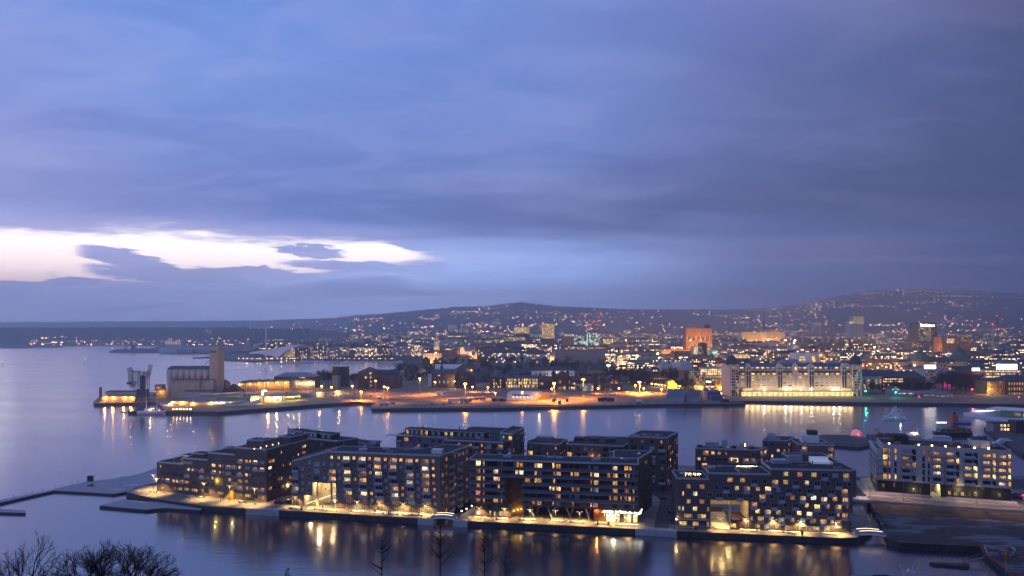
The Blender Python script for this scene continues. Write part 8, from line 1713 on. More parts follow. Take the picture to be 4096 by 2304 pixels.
# ---- street lamps inside the city (seen as points of light)
M_dots = [lamp_mat('city_lamp_warm', (1, .55, .2), 45), lamp_mat('city_lamp_orange', (1, .38, .1), 45), lamp_mat('city_lamp_white', (1, .88, .68), 26)]
for i in range(230):
 D = rc.uniform(950, 2400); px = rc.uniform(2450 if D < 1350 else 1920, 4096); p = P(px, D, 0); zz = max(p.z + 5, H - (rc.uniform(1400, 1500) - YH) * D / F if False else p.z + rc.choice((5, 16, 20)))
 r_ = thing('street_lamp', p, 'tiny street lamp among the %s blocks ' % ('nearer' if D < 1550 else 'farther') + ('left of the town hall' if px < 2744 else 'between town hall and palace' if px < 3060 else 'right of the palace'), 'street lamp', 'street lamps among the city blocks'); h = zz - p.z
 MB().tube((0, 0, 0), (0, 0, h), .1).build('pole', M_grey, r_, (0, 0, 0)); MB().lathe((0, 0, h), [(.3, -.4), (.7, 0), (.3, .4)], 6).build('lamp_head', rc.choice(M_dots), r_, (0, 0, 0))
 if i % 3 == 0: lampkit(r_, (0, -3, h - .3), 26000, (1, .42, .12), .6)
for i, (zf, x, y, D, e) in enumerate(((zg, 340, 790, 1480, 60000), (zg, 285, 692, 1560, 30000), (zg, 440, 715, 1520, 30000), (zg, 330, 740, 1500, 60000), (ze, 1375, 405, 1750, 20000), (ze, 1360, 438, 1700, 20000), (ze, 985, 402, 2200, 12000), (ze, 920, 445, 2100, 12000), (ze, 1240, 405, 2200, 12000), (zd, 640, 560, 1250, 20000), (zd, 905, 530, 1180, 16000), (zd, 1410, 620, 1150, 16000))):
 p = at(*zf(x, y), D); b0 = min(terr(zf(x, y)[0], D), p.z - 3); r_ = thing('street_lamp', (p.x, p.y, b0), 'bright star-like square lamp, %s brightest city lamp from left of its cluster' % NUM[i], 'street lamp', 'bright square lamps in the city')
 MB().tube((p.x, p.y, b0), p, .2).build('pole', M_grey, r_); MB().lathe(p, [(.8, -1), (1.7, 0), (.8, 1)], 8).build('lamp_head', M_dots[2 if i in (1, 2) else 0], r_); lampkit(r_, (0, -4, p.z - b0), e, (1, .62, .3), .5)

# ---- houses on the hills: lit windows in small gabled houses
EM = [lamp_mat('hill_window_warm', (1, .50, .20), 85), lamp_mat('hill_window_orange', (1, .36, .12), 70), lamp_mat('hill_window_white', (1, .76, .5), 85), lamp_mat('hill_window_red', (1, .2, .1), 14), lamp_mat('hill_window_dim', (1, .5, .24), 45)]
M_hw = mat('hill_house_wall', (.22, .22, .25), .9)
def hh_mesh(k, r, sc):
 g = MB(); w, d, h = r.uniform(9, 16), 9, r.uniform(5, 8); g.mat(0).box(-w / 2, w / 2, -d / 2, d / 2, -3, h); g.mat(1).gable(-w / 2 - .5, w / 2 + .5, -d / 2 - .5, d / 2 + .5, h + .01, h + 3.5)
 for i in range(r.choice((1, 2, 2, 3))):
  x = r.uniform(-w / 2 + 1, w / 2 - 1); z = r.uniform(1.5, h - 1); a = .36 * sc * r.uniform(.5, 1.3); g.mat(2 + k).box(x - a, x + a, -d / 2 - .25, -d / 2 - .05, z - a * .7, z + a * .7)
 return g
hr = random.Random(4); HM = []
for k in (0, 0, 0, 0, 1, 1, 1, 1, 2, 4, 4, 4, 4, 4, 0, 1, 3):
 for sc in (1.2, 1.9): HM.append((sc, hh_mesh(k, hr, sc).mesh('hill_house', [M_hw, M_slate] + EM)))
CL = []
for _ in range(95):
 q = hr.random(); px = hr.gauss(1960, 230) if q < .3 else hr.gauss(3640, 270) if q < .66 else hr.uniform(1450, 4100)
 Dh = interp(HILLD, px); CL.append((px, 3350 + (Dh * .95 - 3350) * hr.random() ** 1.15, hr.uniform(-.2, .2), hr.uniform(12, 70), hr.uniform(.3, 1)))
def hspot():
 q = hr.random()
 if q < .06: return hr.uniform(120, 1000), hr.uniform(3210, 3560), 'wooded peninsula across the fjord'
 if q < .2: return hr.uniform(0, 1500), hr.uniform(4600, 7200), 'hazy ridge beyond the peninsula'
 px = 0
 while not 1300 < px < 4140:
  if q < .82: c = hr.choice(CL); t_ = hr.gauss(0, 1); px, D = c[0] + t_ * c[3], c[1] + t_ * c[3] * c[2] * 8 + hr.gauss(0, 90) * c[4]
  else: px = hr.uniform(1400, 4100); D = 3350 + (interp(HILLD, px) * .96 - 3350) * hr.random()
 D = max(3300, min(D, interp(HILLD, px) * .97))
 return px, D, 'central hill behind the city' if px < 2600 else 'great hill on the right' if px > 3150 else 'low hillside behind the palace'
big = MB(); nst = 0
pts_ = [hspot() for _ in range(2300)]; pts_.sort(key=lambda q: q[1])
for i, (px, D, wh) in enumerate(pts_):
 p = P(px, D, 0); a = hr.uniform(-.7, .7); sc, me = hr.choice(HM)
 if 'wooded' in wh: wh = ('left' if px < 560 else 'right') + ' half of the wooded peninsula'
 if i < 290:
  o = bpy.data.objects.new('hill_house', me); COL.objects.link(o); o.location = p; o.rotation_euler = (0, 0, a); tag(o, 'tiny house with glowing windows on the %s' % wh, 'house', 'lit houses on the %s' % wh)
 else:
  M = Matrix.Translation(p) @ Matrix.Rotation(a, 4, 'Z') @ Matrix.Scale(1.25 if D > 4500 else 1, 4); vs = [M @ v.co for v in me.vertices]
  for pl in me.polygons: big.face([vs[j] for j in pl.vertices], pl.material_index)
tag(big.build('hillside_houses', [M_hw, M_slate] + EM), 'countless tiny lit houses scattered over the far hillsides', 'houses', None, 'stuff')
for zf, x, y, D, l_ in ((z8, 795, 400, 4200, 'lit pale tower block below the central hill, left'), (z8, 1250, 365, 4600, 'row of lit flats on the central hill, middle'), (z8, 1130, 368, 4600, 'row of lit flats on the central hill, left'), (z8, 920, 438, 3600, 'low lit block at the foot of the central hill'), (z8, 355, 520, 2600, 'low building with bright window bands left of centre'), (ze, 1700, 165, 3500, 'white lit block under the right hill')):
 x0 = zf(x, y)[0]; w = 17 if D > 2700 else 30; s = Mid(l_, x0 - w, x0 + w, zf(0, y - 16)[1], D, 20, M_conc, 'apartment_block', 'apartment block', base=terr(x0, D)); s.grid(x0 - w + 2, x0 + w - 2, zf(0, y - 12)[1], zf(0, y + 12)[1], 8, 3, 4.5, 2.6, 'VWYD')
# small lit castle on the wooded peninsula
s = Mid('small floodlit white castle in the dark wood across the fjord', 824, 851, 1327, 3750, 20, M_pale, 'castle', 'castle', base=None); s.part(MB().box(2, 9, 0, 7, s.z, s.z + 15, s.M), 'tower', M_pale); lampkit(s.r, s.f.pt(15, s.z, 30) - Vector(s.o), 160000, (1, .62, .35), 1)
for i, (x, y, l_, c) in enumerate(((339, 1455, 'slim channel marker with a green light in the fjord', (.1, 1, .7)), (10, 1464, 'slim channel marker at the far left edge of the fjord', (1, .9, .8)))):
 p = gp(x, y, 0); r_ = thing('channel_marker', p, l_, 'buoy'); MB().lathe(p, [(1.3, -.5), (1.3, 1.2), (.5, 2)], 8).tube(p + Vector((0, 0, 2)), p + Vector((0, 0, 9)), .35, .25).build('body', M_dark, r_); MB().lathe(p + Vector((0, 0, 9)), [(.3, 0), (.6, .5), (.2, 1.1)], 8).build('lamp_head', lamp_mat('marker_%d' % i, c, 10), r_)
# ================================================================ trees
M_bark = mat('dark_bark', (.030, .025, .024), .95, var=.2); M_twig = mat('bare_twigs', (.034, .028, .028), .95, var=.2); M_conif = mat('dark_conifer', (.020, .032, .020), .95, var=.3)
def bare_tree(seed, h, w, n=620):
 """far tree: trunk and a crown of many thin twigs with gaps between the clumps"""
 r = random.Random(seed); tr = MB().tube((0, 0, -1), (0, 0, h * .45), h * .022, h * .014, 6); cr = MB(); tips = []
 for i in range(9):
  a = r.uniform(0, math.tau); e = r.uniform(.5, 1.3); z0 = h * r.uniform(.22, .5); L = h * r.uniform(.3, .48)
  q = Vector((math.cos(a) * math.cos(e) * L * w, math.sin(a) * math.cos(e) * L * w, z0 + math.sin(e) * L)); cr.tube((0, 0, z0), q, h * .010, h * .004, 4); tips.append((Vector((0, 0, z0)), q))
 for i in range(n):
  A_, B_ = r.choice(tips); p = A_.lerp(B_, r.uniform(.35, 1.0)); d = (B_ - A_).normalized() + Vector((r.gauss(0, .55), r.gauss(0, .55), r.gauss(.25, .4))); d.normalize(); L = h * r.uniform(.08, .24)
  q = p + d * L; s_ = d.cross(Vector((r.random(), r.random(), r.random()))).normalized() * h * r.uniform(.004, .009); cr.face([p - s_, p + s_, q]); 
  for _ in range(2): d2 = (d + Vector((r.gauss(0, .6), r.gauss(0, .6), r.gauss(.1, .4)))).normalized(); p2 = p.lerp(q, r.uniform(.4, .9)); cr.face([p2 - s_ * .7, p2 + s_ * .7, p2 + d2 * L * .6])
 return tr.mesh('trunk', M_bark), cr.mesh('crown', M_twig)
BT = [bare_tree(s, 16, w) for s, w in ((1, 1.0), (2, 1.2), (3, .85), (4, 1.1))]
tr_ = random.Random(17)
for x0, x1, D0, D1, n, hs, where in ((1243, 1330, 860, 930, 9, (14, 21), 'beside the tall grey tower'), (1395, 1440, 880, 930, 5, (14, 20), 'between the dark tower and the brick store'), (1590, 1730, 890, 1090, 22, (13, 20), 'in the grove behind the brick store'), (1730, 1900, 1120, 1190, 16, (10, 15), 'below the fortress rampart'), (1905, 2240, 1000, 1330, 46, (12, 19), 'on the dark park hill right of the fortress'),
  (2240, 2440, 1080, 1330, 24, (12, 19), 'in front of the long white hall'), (2440, 2570, 890, 980, 24, (16, 24), 'in the dark grove behind the arched hall'), (2630, 2740, 900, 1000, 20, (14, 20), 'behind the orange hut'), (2570, 2640, 890, 960, 10, (14, 20), 'behind the long brown house'), (1905, 2130, 900, 960, 14, (11, 16), 'behind the dark brick office'), (2300, 2380, 890, 950, 7, (12, 18), 'beside the ochre building'), (2700, 2760, 800, 850, 7, (12, 17), 'between orange hut and dark office'), (3560, 3660, 775, 800, 8, (11, 15), 'before the black mansard block'), (2850, 2985, 1980, 2270, 26, (18, 26), 'left of the palace'), (3120, 3500, 1700, 2650, 80, (18, 28), 'in the palace park'), (3000, 3140, 2160, 2240, 10, (10, 15), 'at the foot of the palace'),
  (3475, 3530, 765, 780, 4, (12, 16), 'before the blue mansard block'), (3760, 3920, 770, 850, 20, (17, 26), 'in the square by the yellow corner building'), (3640, 3740, 770, 800, 7, (12, 16), 'behind the low quay sheds'), (2168, 2178, 925, 930, 1, (15, 16), 'against the white manor')):
 for i in range(n):
  px, D = tr_.uniform(x0, x1), tr_.uniform(D0, D1); h = tr_.uniform(*hs); z = gz(px, D) if D > 940 else ZQ; k = h / 16; tm, cm = tr_.choice(BT)
  r_ = thing('bare_tree', ((px - CX) * D / F, D, z), 'bare winter tree ' + where, 'tree', 'bare trees ' + where); rz = tr_.uniform(0, 6.28); inst(tm, 'trunk', r_, (0, 0, 0), rz, (k, k, k)); inst(cm, 'crown', r_, (0, 0, 0), rz, (k * 1.05, k * 1.05, k))
def grow(g, p, d, L, r, depth, R_, top, tw):
 q = p + d * L * .5 + Vector((R_.gauss(0, .03), R_.gauss(0, .03), 0)) * L; e = q + (d + Vector((R_.gauss(0, .16), R_.gauss(0, .16), R_.gauss(.02, .08)))).normalized() * L * .5
 (g if depth > 2 else tw).tube(p, q, r, r * .86, 5 if depth > 2 else 3, cap=False); (g if depth > 2 else tw).tube(q, e, r * .86, r * .7, 5 if depth > 2 else 3, cap=False)
 if depth == 0: return
 n = 3 if depth in (5, 6) else R_.choice((2, 3)) if depth > 1 else 3
 for i in range(n):
  ax = Vector((R_.gauss(0, 1), R_.gauss(0, 1), R_.gauss(0, .6))).normalized(); d2 = (d + ax * R_.uniform(.45, .8) + Vector((0, 0, .12))).normalized()
  o = q if i == 0 and depth > 1 else e; grow(g, o, d2, L * R_.uniform(.66, .86), r * .66, depth - 1, R_, top, tw)
def big_tree(px, D, zb, h0, L, seed, lean, label, depth=7, r0=.17):
 R_ = random.Random(seed); b0 = Vector(((px - CX) * D / F, D, zb)); r_ = thing('bare_tree', b0, label, 'tree'); g, tw = MB(), MB(); t_ = b0 + Vector((lean[0] * h0, lean[1], h0)); g.tube(b0, t_, r0 * 1.3, r0, 8)
 for i in range(4): a = i * 1.6 + R_.uniform(-.3, .3); grow(g, t_ - Vector((0, 0, .3 * i * .4)), Vector((math.cos(a) * .75, math.sin(a) * .6, .62)).normalized(), L, r0 * .7, depth - 1, R_, 0, tw)
 g.build('trunk', M_bark, r_); tw.build('crown', M_twig, r_)
big_tree(485, 62, 44, 6.0, 1.75, 5, (0, 0), 'bare spreading tree rising from the bottom edge, centre left', 8, .22); big_tree(70, 56, 47.5, 4.2, 1.8, 9, (-.1, 0), 'bare tree with upswept branches in the bottom left corner', 7, .16); big_tree(345, 66, 44, 6.2, 1.3, 15, (0, 0), 'smaller bare tree just left of the spreading tree', 7, .14); big_tree(180, 60, 46, 3.5, 1.2, 22, (0, 0), 'low bare tree between the two bottom left trees', 7, .12)
for i, (x, y, D) in enumerate(((1528, 2140, 30), (1762, 2100, 28), (1937, 2140, 31), (2022, 2225, 33))):
 tp = at(x, y, D); zg0 = 59 - (D - 30) * .43 - .5; r_ = thing('leafless_sapling', (tp.x, D, zg0), 'thin leafless sapling reaching up from the bottom edge, %s of four' % ORD[i], 'sapling', 'thin saplings at the bottom edge'); rs = random.Random(i + 40); g = MB().tube((tp.x + rs.uniform(-.2, .2), D, zg0), tp, .055, .016, 5); t2 = MB()
 for k in range(9):
  z = tp.z - .12 - k * .2 * rs.uniform(.8, 1.2); 
  for _ in range(rs.choice((1, 2, 3))): a = rs.uniform(0, 6.28); L = .12 + .06 * k; q = Vector((tp.x + math.cos(a) * L, D + math.sin(a) * L, z + L * .7)); t2.tube((tp.x, D, z), q, .024, .011, 3); t2.tube(q, q + Vector((rs.uniform(-.1, .1), 0, .12)), .014, .007, 3)
 g.build('stem', M_bark, r_); t2.build('branch', M_twig, r_)
tp = at(1150, 2272, 29); r_ = thing('young_conifer', (tp.x, 29, 58.5), 'green tip of a young conifer at the bottom edge', 'tree'); MB().tube((tp.x, 29, 58.5), tp, .06, .01).build('trunk', M_bark, r_); g = MB(); rs = random.Random(3)
for i in range(900):
 t_ = rs.random() ** .7; z = tp.z - t_ * 3.0; a = rs.uniform(0, 6.28); L = (.08 + t_ * .75) * rs.uniform(.5, 1); p = Vector((tp.x + math.cos(a) * L * .5, 29 + math.sin(a) * L * .5, z)); q = Vector((tp.x + math.cos(a) * L, 29 + math.sin(a) * L, z + .06)); g.face([p + Vector((0, 0, .03)), p - Vector((0, 0, .03)), q])
g.build('crown', mat('fresh_conifer', (.03, .07, .02), .9), r_)
# wood on the western peninsula: a mass of small tree crowns
g = MB(); rs = random.Random(8)
for i in range(5200):
 px = rs.uniform(-60, 1240); D = rs.uniform(3420, 4000) if px < 1000 else rs.uniform(2800, 3900); z = P(px, D).z; s_ = rs.uniform(4, 8); x = (px - CX) * D / F; hh = rs.uniform(6, 15)
 b = len(g.v); g.v.extend([(x - s_, D, z - 1), (x + s_ * .5, D - s_, z - 1), (x + s_, D + s_, z - 1), (x + rs.uniform(-1, 1), D, z + hh)]); g.f += [(b, b + 1, b + 3), (b + 1, b + 2, b + 3), (b + 2, b, b + 3)]; g.mi += [0, 0, 0]
for i in range(3500):
 px = rs.uniform(1350, 4150); Dh = interp(HILLD, px); D = Dh * rs.uniform(.86, .99); z = P(px, D).z; s_ = rs.uniform(6, 11); x = (px - CX) * D / F; hh = rs.uniform(8, 19)
 b = len(g.v); g.v.extend([(x - s_, D, z - 1), (x + s_ * .5, D - s_, z - 1), (x + s_, D + s_, z - 1), (x + rs.uniform(-1, 1), D, z + hh)]); g.f += [(b, b + 1, b + 3), (b + 1, b + 2, b + 3), (b + 2, b, b + 3)]; g.mi += [0, 0, 0]
tag(g.build('distant_wood', M_conif), 'dark distant wood on the peninsula and hilltops', 'wood', None, 'stuff')

# ================================================================ boats and harbour things
def boat(zf, x0, x1, yw_, label, m=M_bt, cab=(.2, .8, .35), H_=None, mastpx=None, lit=0, stripe=None, z=0., sheer=.25, cm=None):
 (a, y), (b_, _) = zf(x0, yw_), zf(x1, yw_); p0, p1 = gp(a, y, 0), gp(b_, y, 0); L = (p1 - p0).length; c = (p0 + p1) / 2; hh = H_ or L * .11; r_ = thing('boat', c, label, 'boat'); g, M = hull_mb(L, L * .26, hh, c, 0, sheer=sheer); g.build('hull', m, r_)
 if cab: x_0, x_1, k = cab; MB().box(-L / 2 + L * x_0, -L / 2 + L * x_1, -L * .09, L * .09, hh * .9, hh + L * .10, M).box(-L / 2 + L * (x_0 + .1), -L / 2 + L * (x_1 - .15), -L * .07, L * .07, hh + L * .10, hh + L * .10 + L * .06 * k * 2, M).build('cabin', cm or m, r_); \
  [MB().box(-L / 2 + L * (x_0 + (x_1 - x_0) * (i + .25) / 6), -L / 2 + L * (x_0 + (x_1 - x_0) * (i + .75) / 6), -L * .092 - .02, -L * .09, hh + L * .03, hh + L * .07, M).build('window', PT['V'] if lit else M_glass, r_) for i in range(6)]
 for q in (mastpx or []): tp = at(*zf(q[0], q[1]), c.y); MB().tube((tp.x, c.y, hh * .5), tp, L * .008 + .1, .06).build('mast', M_white, r_)
 if lit: lampkit(r_, (0, -L * .12, hh + L * .12), lit, (1, .7, .35), .2); MB().lathe(c + Vector((L * .1, -L * .1, hh + L * .12)), [(.15, -.2), (.35, 0), (.15, .2)], 6).build('lamp', MATS['bright_globe'], r_)
 return r_
boat(za, 745, 1150, 1132, 'long white two-masted sailing ship at the quay left of the ferry warehouse', cab=(.25, .55, .1), H_=2.6, mastpx=[(865, 690), (1022, 850)], lit=600, sheer=.35); boat(za, 600, 745, 1120, 'dark low barge left of the white sailing ship', M_dark, None, 2.4)
boat(za, 745, 855, 1064, 'small blue and red workboat behind the white sailing ship', M_bl, (.2, .7, .5), 4.5, cm=M_or); deck('float', [za(490, 1085), za(590, 1095), za(590, 1100), za(490, 1090)], .6, 'thin dark floating jetty left of the barge', 'jetty', M_dark, th=.6)
boat(z6, 553, 703, 303, 'white passenger boat with bright deck lights behind the pale block', cab=(.1, .75, .4), lit=1600, mastpx=[(660, 225)]); boat(z6, 740, 942, 340, 'long white passenger boat with round windows in front of the floating barge', cab=(.15, .9, .2)); boat(z6, 1103, 1230, 312, 'blue and white fishing boat with a mast right of the barge', M_bl, (.2, .7, .4), mastpx=[(1196, 235)], cm=M_white)
boat(z6, 1282, 1457, 366, 'large white motor yacht behind the pale block at right', cab=(.2, .85, .6)); boat(z6, 970, 1065, 352, 'boat under a pale tarpaulin cover', M_conc, (.05, .95, .1))
r_ = boat(z6, 800, 1112, 288, 'wide cluttered barge with a tall red tower and a roof terrace', M_dark, (.1, .9, .2), 2.2, cm=mat('painted_barge', (.16, .18, .14), .8, var=.9, vscale=.8)); c = r_.location; f_ = at(*z6(956, 215), c.y); hz_ = at(*z6(956, 122), c.y).z
MB().box(f_.x - 2.0, f_.x + 2.0, c.y - 2, c.y + 2, 4, hz_).build('red_tower', M_or, r_); MB().box(f_.x - .4, f_.x + 1.4, c.y - .1, c.y + .1, hz_, hz_ + 1.8).build('solar_panel', M_glass, r_); MB().box(c.x - 14, c.x - 7, c.y - 3, c.y - 2.6, 9, 9.5).build('light_strip', MATS['fairy_bulbs'], r_); MB().box(f_.x - 3, f_.x + 10, c.y - 4, c.y - 1, 7.2, 9.4).build('blue_tarpaulin', M_bl, r_)
deck('pier', [(3240, 1745), (3300, 1738), (3395, 1740), (3460, 1752), (3500, 1762), (3495, 1776), (3437, 1790), (3345, 1782), (3240, 1778)], 1.4, 'wide octagonal timber pier carrying the pink dome', 'pier', M_asph, th=1.4)
deck('pier', [(3465, 1738), (3560, 1733), (3650, 1748), (3790, 1773), (3980, 1800), (3980, 1822), (3700, 1806), (3490, 1768)], 1.8, 'dark harbour pier behind the pale block', 'pier', M_asph, th=1.8); deck('quay', [(3935, 1708), (4096, 1712), (4500, 1720), (4500, 1860), (4090, 1815), (4040, 1782)], 2.0, 'dark boat-lined quay at the right edge behind the pale block', 'quay', M_asph, th=2)
p = gp(3425, 1745, 1.4); r_ = thing('dome', p, 'small glowing pink dome with a red door on the octagonal pier', 'dome'); R0 = 21 * p.y / F
MB().lathe(p, [(R0 * 1.15, 0), (R0 * 1.15, .8)], 16).build('base', M_conc, r_); MB().lathe(p + Vector((0, 0, .8)), [(R0 * math.cos(t_ * math.pi / 16), R0 * math.sin(t_ * math.pi / 16) * 1.1) for t_ in range(8)] + [(.1, R0 * 1.1)], 18).build('shell', mat('pink_glow_shell', (.5, .3, .35), .5, var=.15, emit=(1, .26, .30, 1), est=.42), r_, smooth=True); MB().box(p.x + .5, p.x + 1.7, p.y - R0 - .2, p.y - R0 + .5, p.z + .8, p.z + 2.8).build('door', lamp_mat('red_door', (1, .05, .05), .8), r_); lampkit(r_, (0, -R0 - 1, 2), 120, (1, .3, .35), .2)
# glass and steel sculpture like a leaning iceberg
c = gp(*z6(468, 166), 0); r_ = thing('floating_sculpture', c, 'pale blue floating glass sculpture shaped like stacked ice shards', 'sculpture'); MB().prism([tuple(gp(*z6(x, y), 0)[:2]) for x, y in ((362, 160), (400, 168), (560, 167), (562, 160), (470, 152))], -.5, .9).build('base', M_conc, r_); sr = random.Random(2)
for i in range(46):
 x = sr.uniform(385, 555); top = 92 + abs(x - 458) * .55 if x > 400 else 110; y = sr.uniform(top, 160) if i > 6 else sr.uniform(50, 90); x = x if i > 6 else sr.uniform(452, 500); q = at(*z6(x, y), c.y + sr.uniform(-2.5, 2.5)); a = sr.uniform(-.25, .35); w, h = sr.uniform(2.2, 5.0), sr.uniform(1.0, 2.2)
 if i <= 6: w, h = 2.2, 4.2
 M = Matrix.Translation(q) @ Matrix.Rotation(a, 4, 'Y') @ Matrix.Rotation(sr.uniform(-.5, .5), 4, 'Z'); g = MB(); zc3 = h / 2; b = len(g.v)
 g.prism([(-w / 2, -.08), (w / 2, -.08), (w / 2, .08), (-w / 2, .08)], [-h / 2 - .3, -h / 2 + .3, -h / 2 + .3, -h / 2 - .3], [h / 2 - .5, h / 2, h / 2, h / 2 - .5]); g.v = [tuple(M @ Vector(v)) for v in g.v]; g.build('glass_panel', mat('ice_glass', (.50, .64, .74), .3, var=.25, vscale=1.0), r_)
lampkit(r_, (0, -9, 3), 260, (.75, .95, 1), .5)
# white opera roof at the right edge
op = [gp(3853, 1651, 2.5), gp(3982, 1671, 2), gp(4096, 1686, 1.5), gp(4420, 1730, 1.5), gp(4420, 1655, 11), gp(4096, 1634, 9), gp(3985, 1642, 5)]
r_ = thing('opera_house', op[0], 'white sloping opera house roof running down to the water at right', 'opera house'); MB().prism([tuple(p[:2]) for p in op], [-.5] * 7, [p.z for p in op]).build('roof', mat('white_marble', (.55, .56, .60), .6, var=.08), r_)
f_ = Face(gp(4002, 1660, 4), gp(4300, 1685, 4)); MB().box(0, f_.L, 0, 18, 3, 8.0, f_.mtx()).build('glass_hall', MATS['blue_green_glazing'], r_); [MB().box(a_, a_ + 4, -.3, -.05, 4.5, 7, f_.mtx()).build('window', PT['Y'], r_) for a_ in range(10, 50, 6)]; MB().prism(quad(f_, -10, f_.L, -2, 22), [8.0, 9.5, 9.5, 8.0], [8.7, 10.2, 10.2, 8.7]).build('upper_roof', M_white, r_)
for i in range(14): p = at(3905 + i * 6, 1643, gp(3900, 1650, 3).y); MB().lathe(p, [(.12, -.2), (.3, 0), (.12, .2)], 6).build('step_light', M_whl, r_)
s = Mid('grey two-storey cabin office with lit windows on the boat quay', z6(1285, 0)[0], z6(1442, 0)[0], z6(0, 195)[1], gp(4010, 1727, 2).y, 8, M_grey, 'cabin_office', 'building', rm=M_dark, base=2); s.grid(z6(1350, 0)[0], z6(1405, 0)[0], z6(0, 210)[1], z6(0, 242)[1], 3, 2, 1.6, 1.8, 'V'); lampkit(s.r, s.f.pt(14, s.z - 1, 2) - Vector(s.o), 900, (1, .6, .25), .2)
s = Mid('stacked dark site cabins at the right edge of the boat quay', z6(1470, 0)[0], z6(1600, 0)[0], z6(0, 180)[1], gp(4010, 1727, 2).y - 6, 8, M_dark, 'site_cabins', 'building', rm=M_dark, base=2)
for i in range(5): x = 3542 + i * 16; p = gp(x, 1748 + i * 1.3, 1.8); tag(MB().box(p.x, p.x + 2.9, p.y - 1.2, p.y + 1.2, 1.8, 4.3).box(p.x + .2, p.x + .4, p.y - 1.3, p.y - 1.21, 2.0, 4.2).box(p.x + 2.4, p.x + 2.6, p.y - 1.3, p.y - 1.21, 2.0, 4.2).build('container', mat('rust_container', (.20, .06, .05), .8, var=.3), org=tuple(p)), 'dull red container on the dark pier behind the pale block, %s' % ORD[i], 'container', 'red containers on the dark pier')
p = gp(3520, 1746, 1.8); r_ = thing('excavator', p, 'red excavator with a raised arm on the dark pier', 'excavator'); MB().box(p.x - 2, p.x + 2, p.y - 1.3, p.y + 1.3, 1.8, 2.7).build('track', M_dark, r_); MB().box(p.x - 1.6, p.x + 1.4, p.y - 1.2, p.y + 1.2, 2.7, 4.6).build('cab', M_or, r_); MB().tube(p + Vector((0, 0, 2.4)), p + Vector((-2.6, 0, 5.6)), .25).tube(p + Vector((-2.6, 0, 5.6)), p + Vector((-4.2, 0, 3.2)), .2).build('arm', M_or, r_)
for i, (x0, x1, y) in enumerate(((735, 1, 1358), (860, 1, 1360), (1050, 1, 1358))):
 a_, y_ = zg(x0, y); p = gp(a_, y_ + 2, 0); r_ = thing('boat', p, 'small dark boat moored at the long quay right of the white warehouse, %s' % ORD[i], 'boat', 'dark boats at the long quay'); g, M = hull_mb(18, 4, 1.6, p, 0); g.build('hull', M_dark, r_); MB().box(-4, 3, -1.4, 1.4, 1.5, 3.4, M).build('cabin', M_grey, r_)
boat(ze, 300, 660, 1335, 'long dark flat barge moored at the festival quay', M_dark, (.1, .3, .1), 3.0)

# ================================================================ vehicles on the yard
def truck(zf, x0, x1, yt, yb, label, m, txt=None, cabm=None, side=1, tank=False, name='lorry'):
 (a, y), (b_, _) = zf(x0, yb), zf(x1, yb); p0, p1 = gp(a, y, ZQ), gp(b_, y, ZQ); L = (p1 - p0).length; r_ = thing(name, p0, label, 'lorry'); ht = H - (zf(0, yt)[1] - YH) * p0.y / F - ZQ; ct = 2.4 if cabm else 0; X0, X1 = (p0.x, p1.x - ct) if side > 0 else (p0.x + ct, p1.x); y0 = p0.y
 if tank: MB().tube((X0, y0 + 1.2, ZQ + 2.2), (X1, y0 + 1.2, ZQ + 2.2), 1.25, n=12).build('tank', m, r_)
 else: MB().box(X0, X1, y0, y0 + 2.5, ZQ + 1.1, ZQ + ht).build('trailer_box', m, r_)
 MB().box(X0, X1, y0 + .4, y0 + 2.1, ZQ + .7, ZQ + 1.0).build('chassis', M_dark, r_)
 for k in (.12, .22, .75, .85): xw_ = X0 + (X1 - X0) * k; MB().tube((xw_, y0 - .02, ZQ + .5), (xw_, y0 + .3, ZQ + .5), .5, n=10).tube((xw_, y0 + 2.2, ZQ + .5), (xw_, y0 + 2.5, ZQ + .5), .5, n=10).build('wheel', M_blk, r_)
 if cabm: c0_ = X1 + .15 if side > 0 else p0.x; MB().box(c0_, c0_ + 2.1, y0, y0 + 2.4, ZQ + .6, ZQ + ht * .85).build('cab', cabm, r_); MB().box(c0_ + .3, c0_ + 1.8, y0 - .03, y0 - .01, ZQ + 1.7, ZQ + 2.5).build('window', M_glass, r_)
 if txt: text_part(r_, Vector((p0.x, p0.y, ZQ)), 'lettering', txt, ht * .55, Vector(((X0 + X1) / 2, y0 - .06, ZQ + ht * .45)), 0, M_white)
M_tb = mat('dark_tarp', (.05, .045, .06), .7)
truck(zc_, 452, 605, 790, 840, 'white box trailer parked on the lit yard, left of the pair', M_white); truck(zc_, 608, 765, 785, 842, 'cream curtain trailer with a dark end on the lit yard, right of the pair', M_pale, cabm=M_bl); truck(zc_, 1015, 1210, 785, 832, 'dark lorry with white letters on its side on the lit yard', M_tb, 'DSV', M_bl)
for i, (x0, x1) in enumerate(((705, 790), (795, 855), (860, 940))): truck(zc_, x0, x1, 768, 812, 'tank trailer behind the white box trailers, %s of three' % ORD[i], M_pale if i == 0 else mat('rusty_tank', (.3, .14, .09), .7), tank=True)
for i, (x0, x1) in enumerate(((135, 213), (190, 262), (262, 345))): truck(zd, x0, x1, 1100 - (i == 1) * 4, 1148 - (i == 1) * 6, 'dark trailer with a rusty end in the group of three, %s' % ORD[i], M_tb)
truck(zd, 630, 725, 1118, 1165, 'white and red coach parked near the quay below the brightest mast', M_white, cabm=M_white, name='coach'); truck(zb, 1800, 1858, 762, 792, 'small white box container on wheels before the hedge', M_white); truck(zb, 1832, 1972, 840, 878, 'white camper van lit on the quay corner', M_pale, cabm=M_white, name='camper_van'); truck(zb, 1972, 2025, 830, 862, 'blue box container beside the white camper', M_bl)
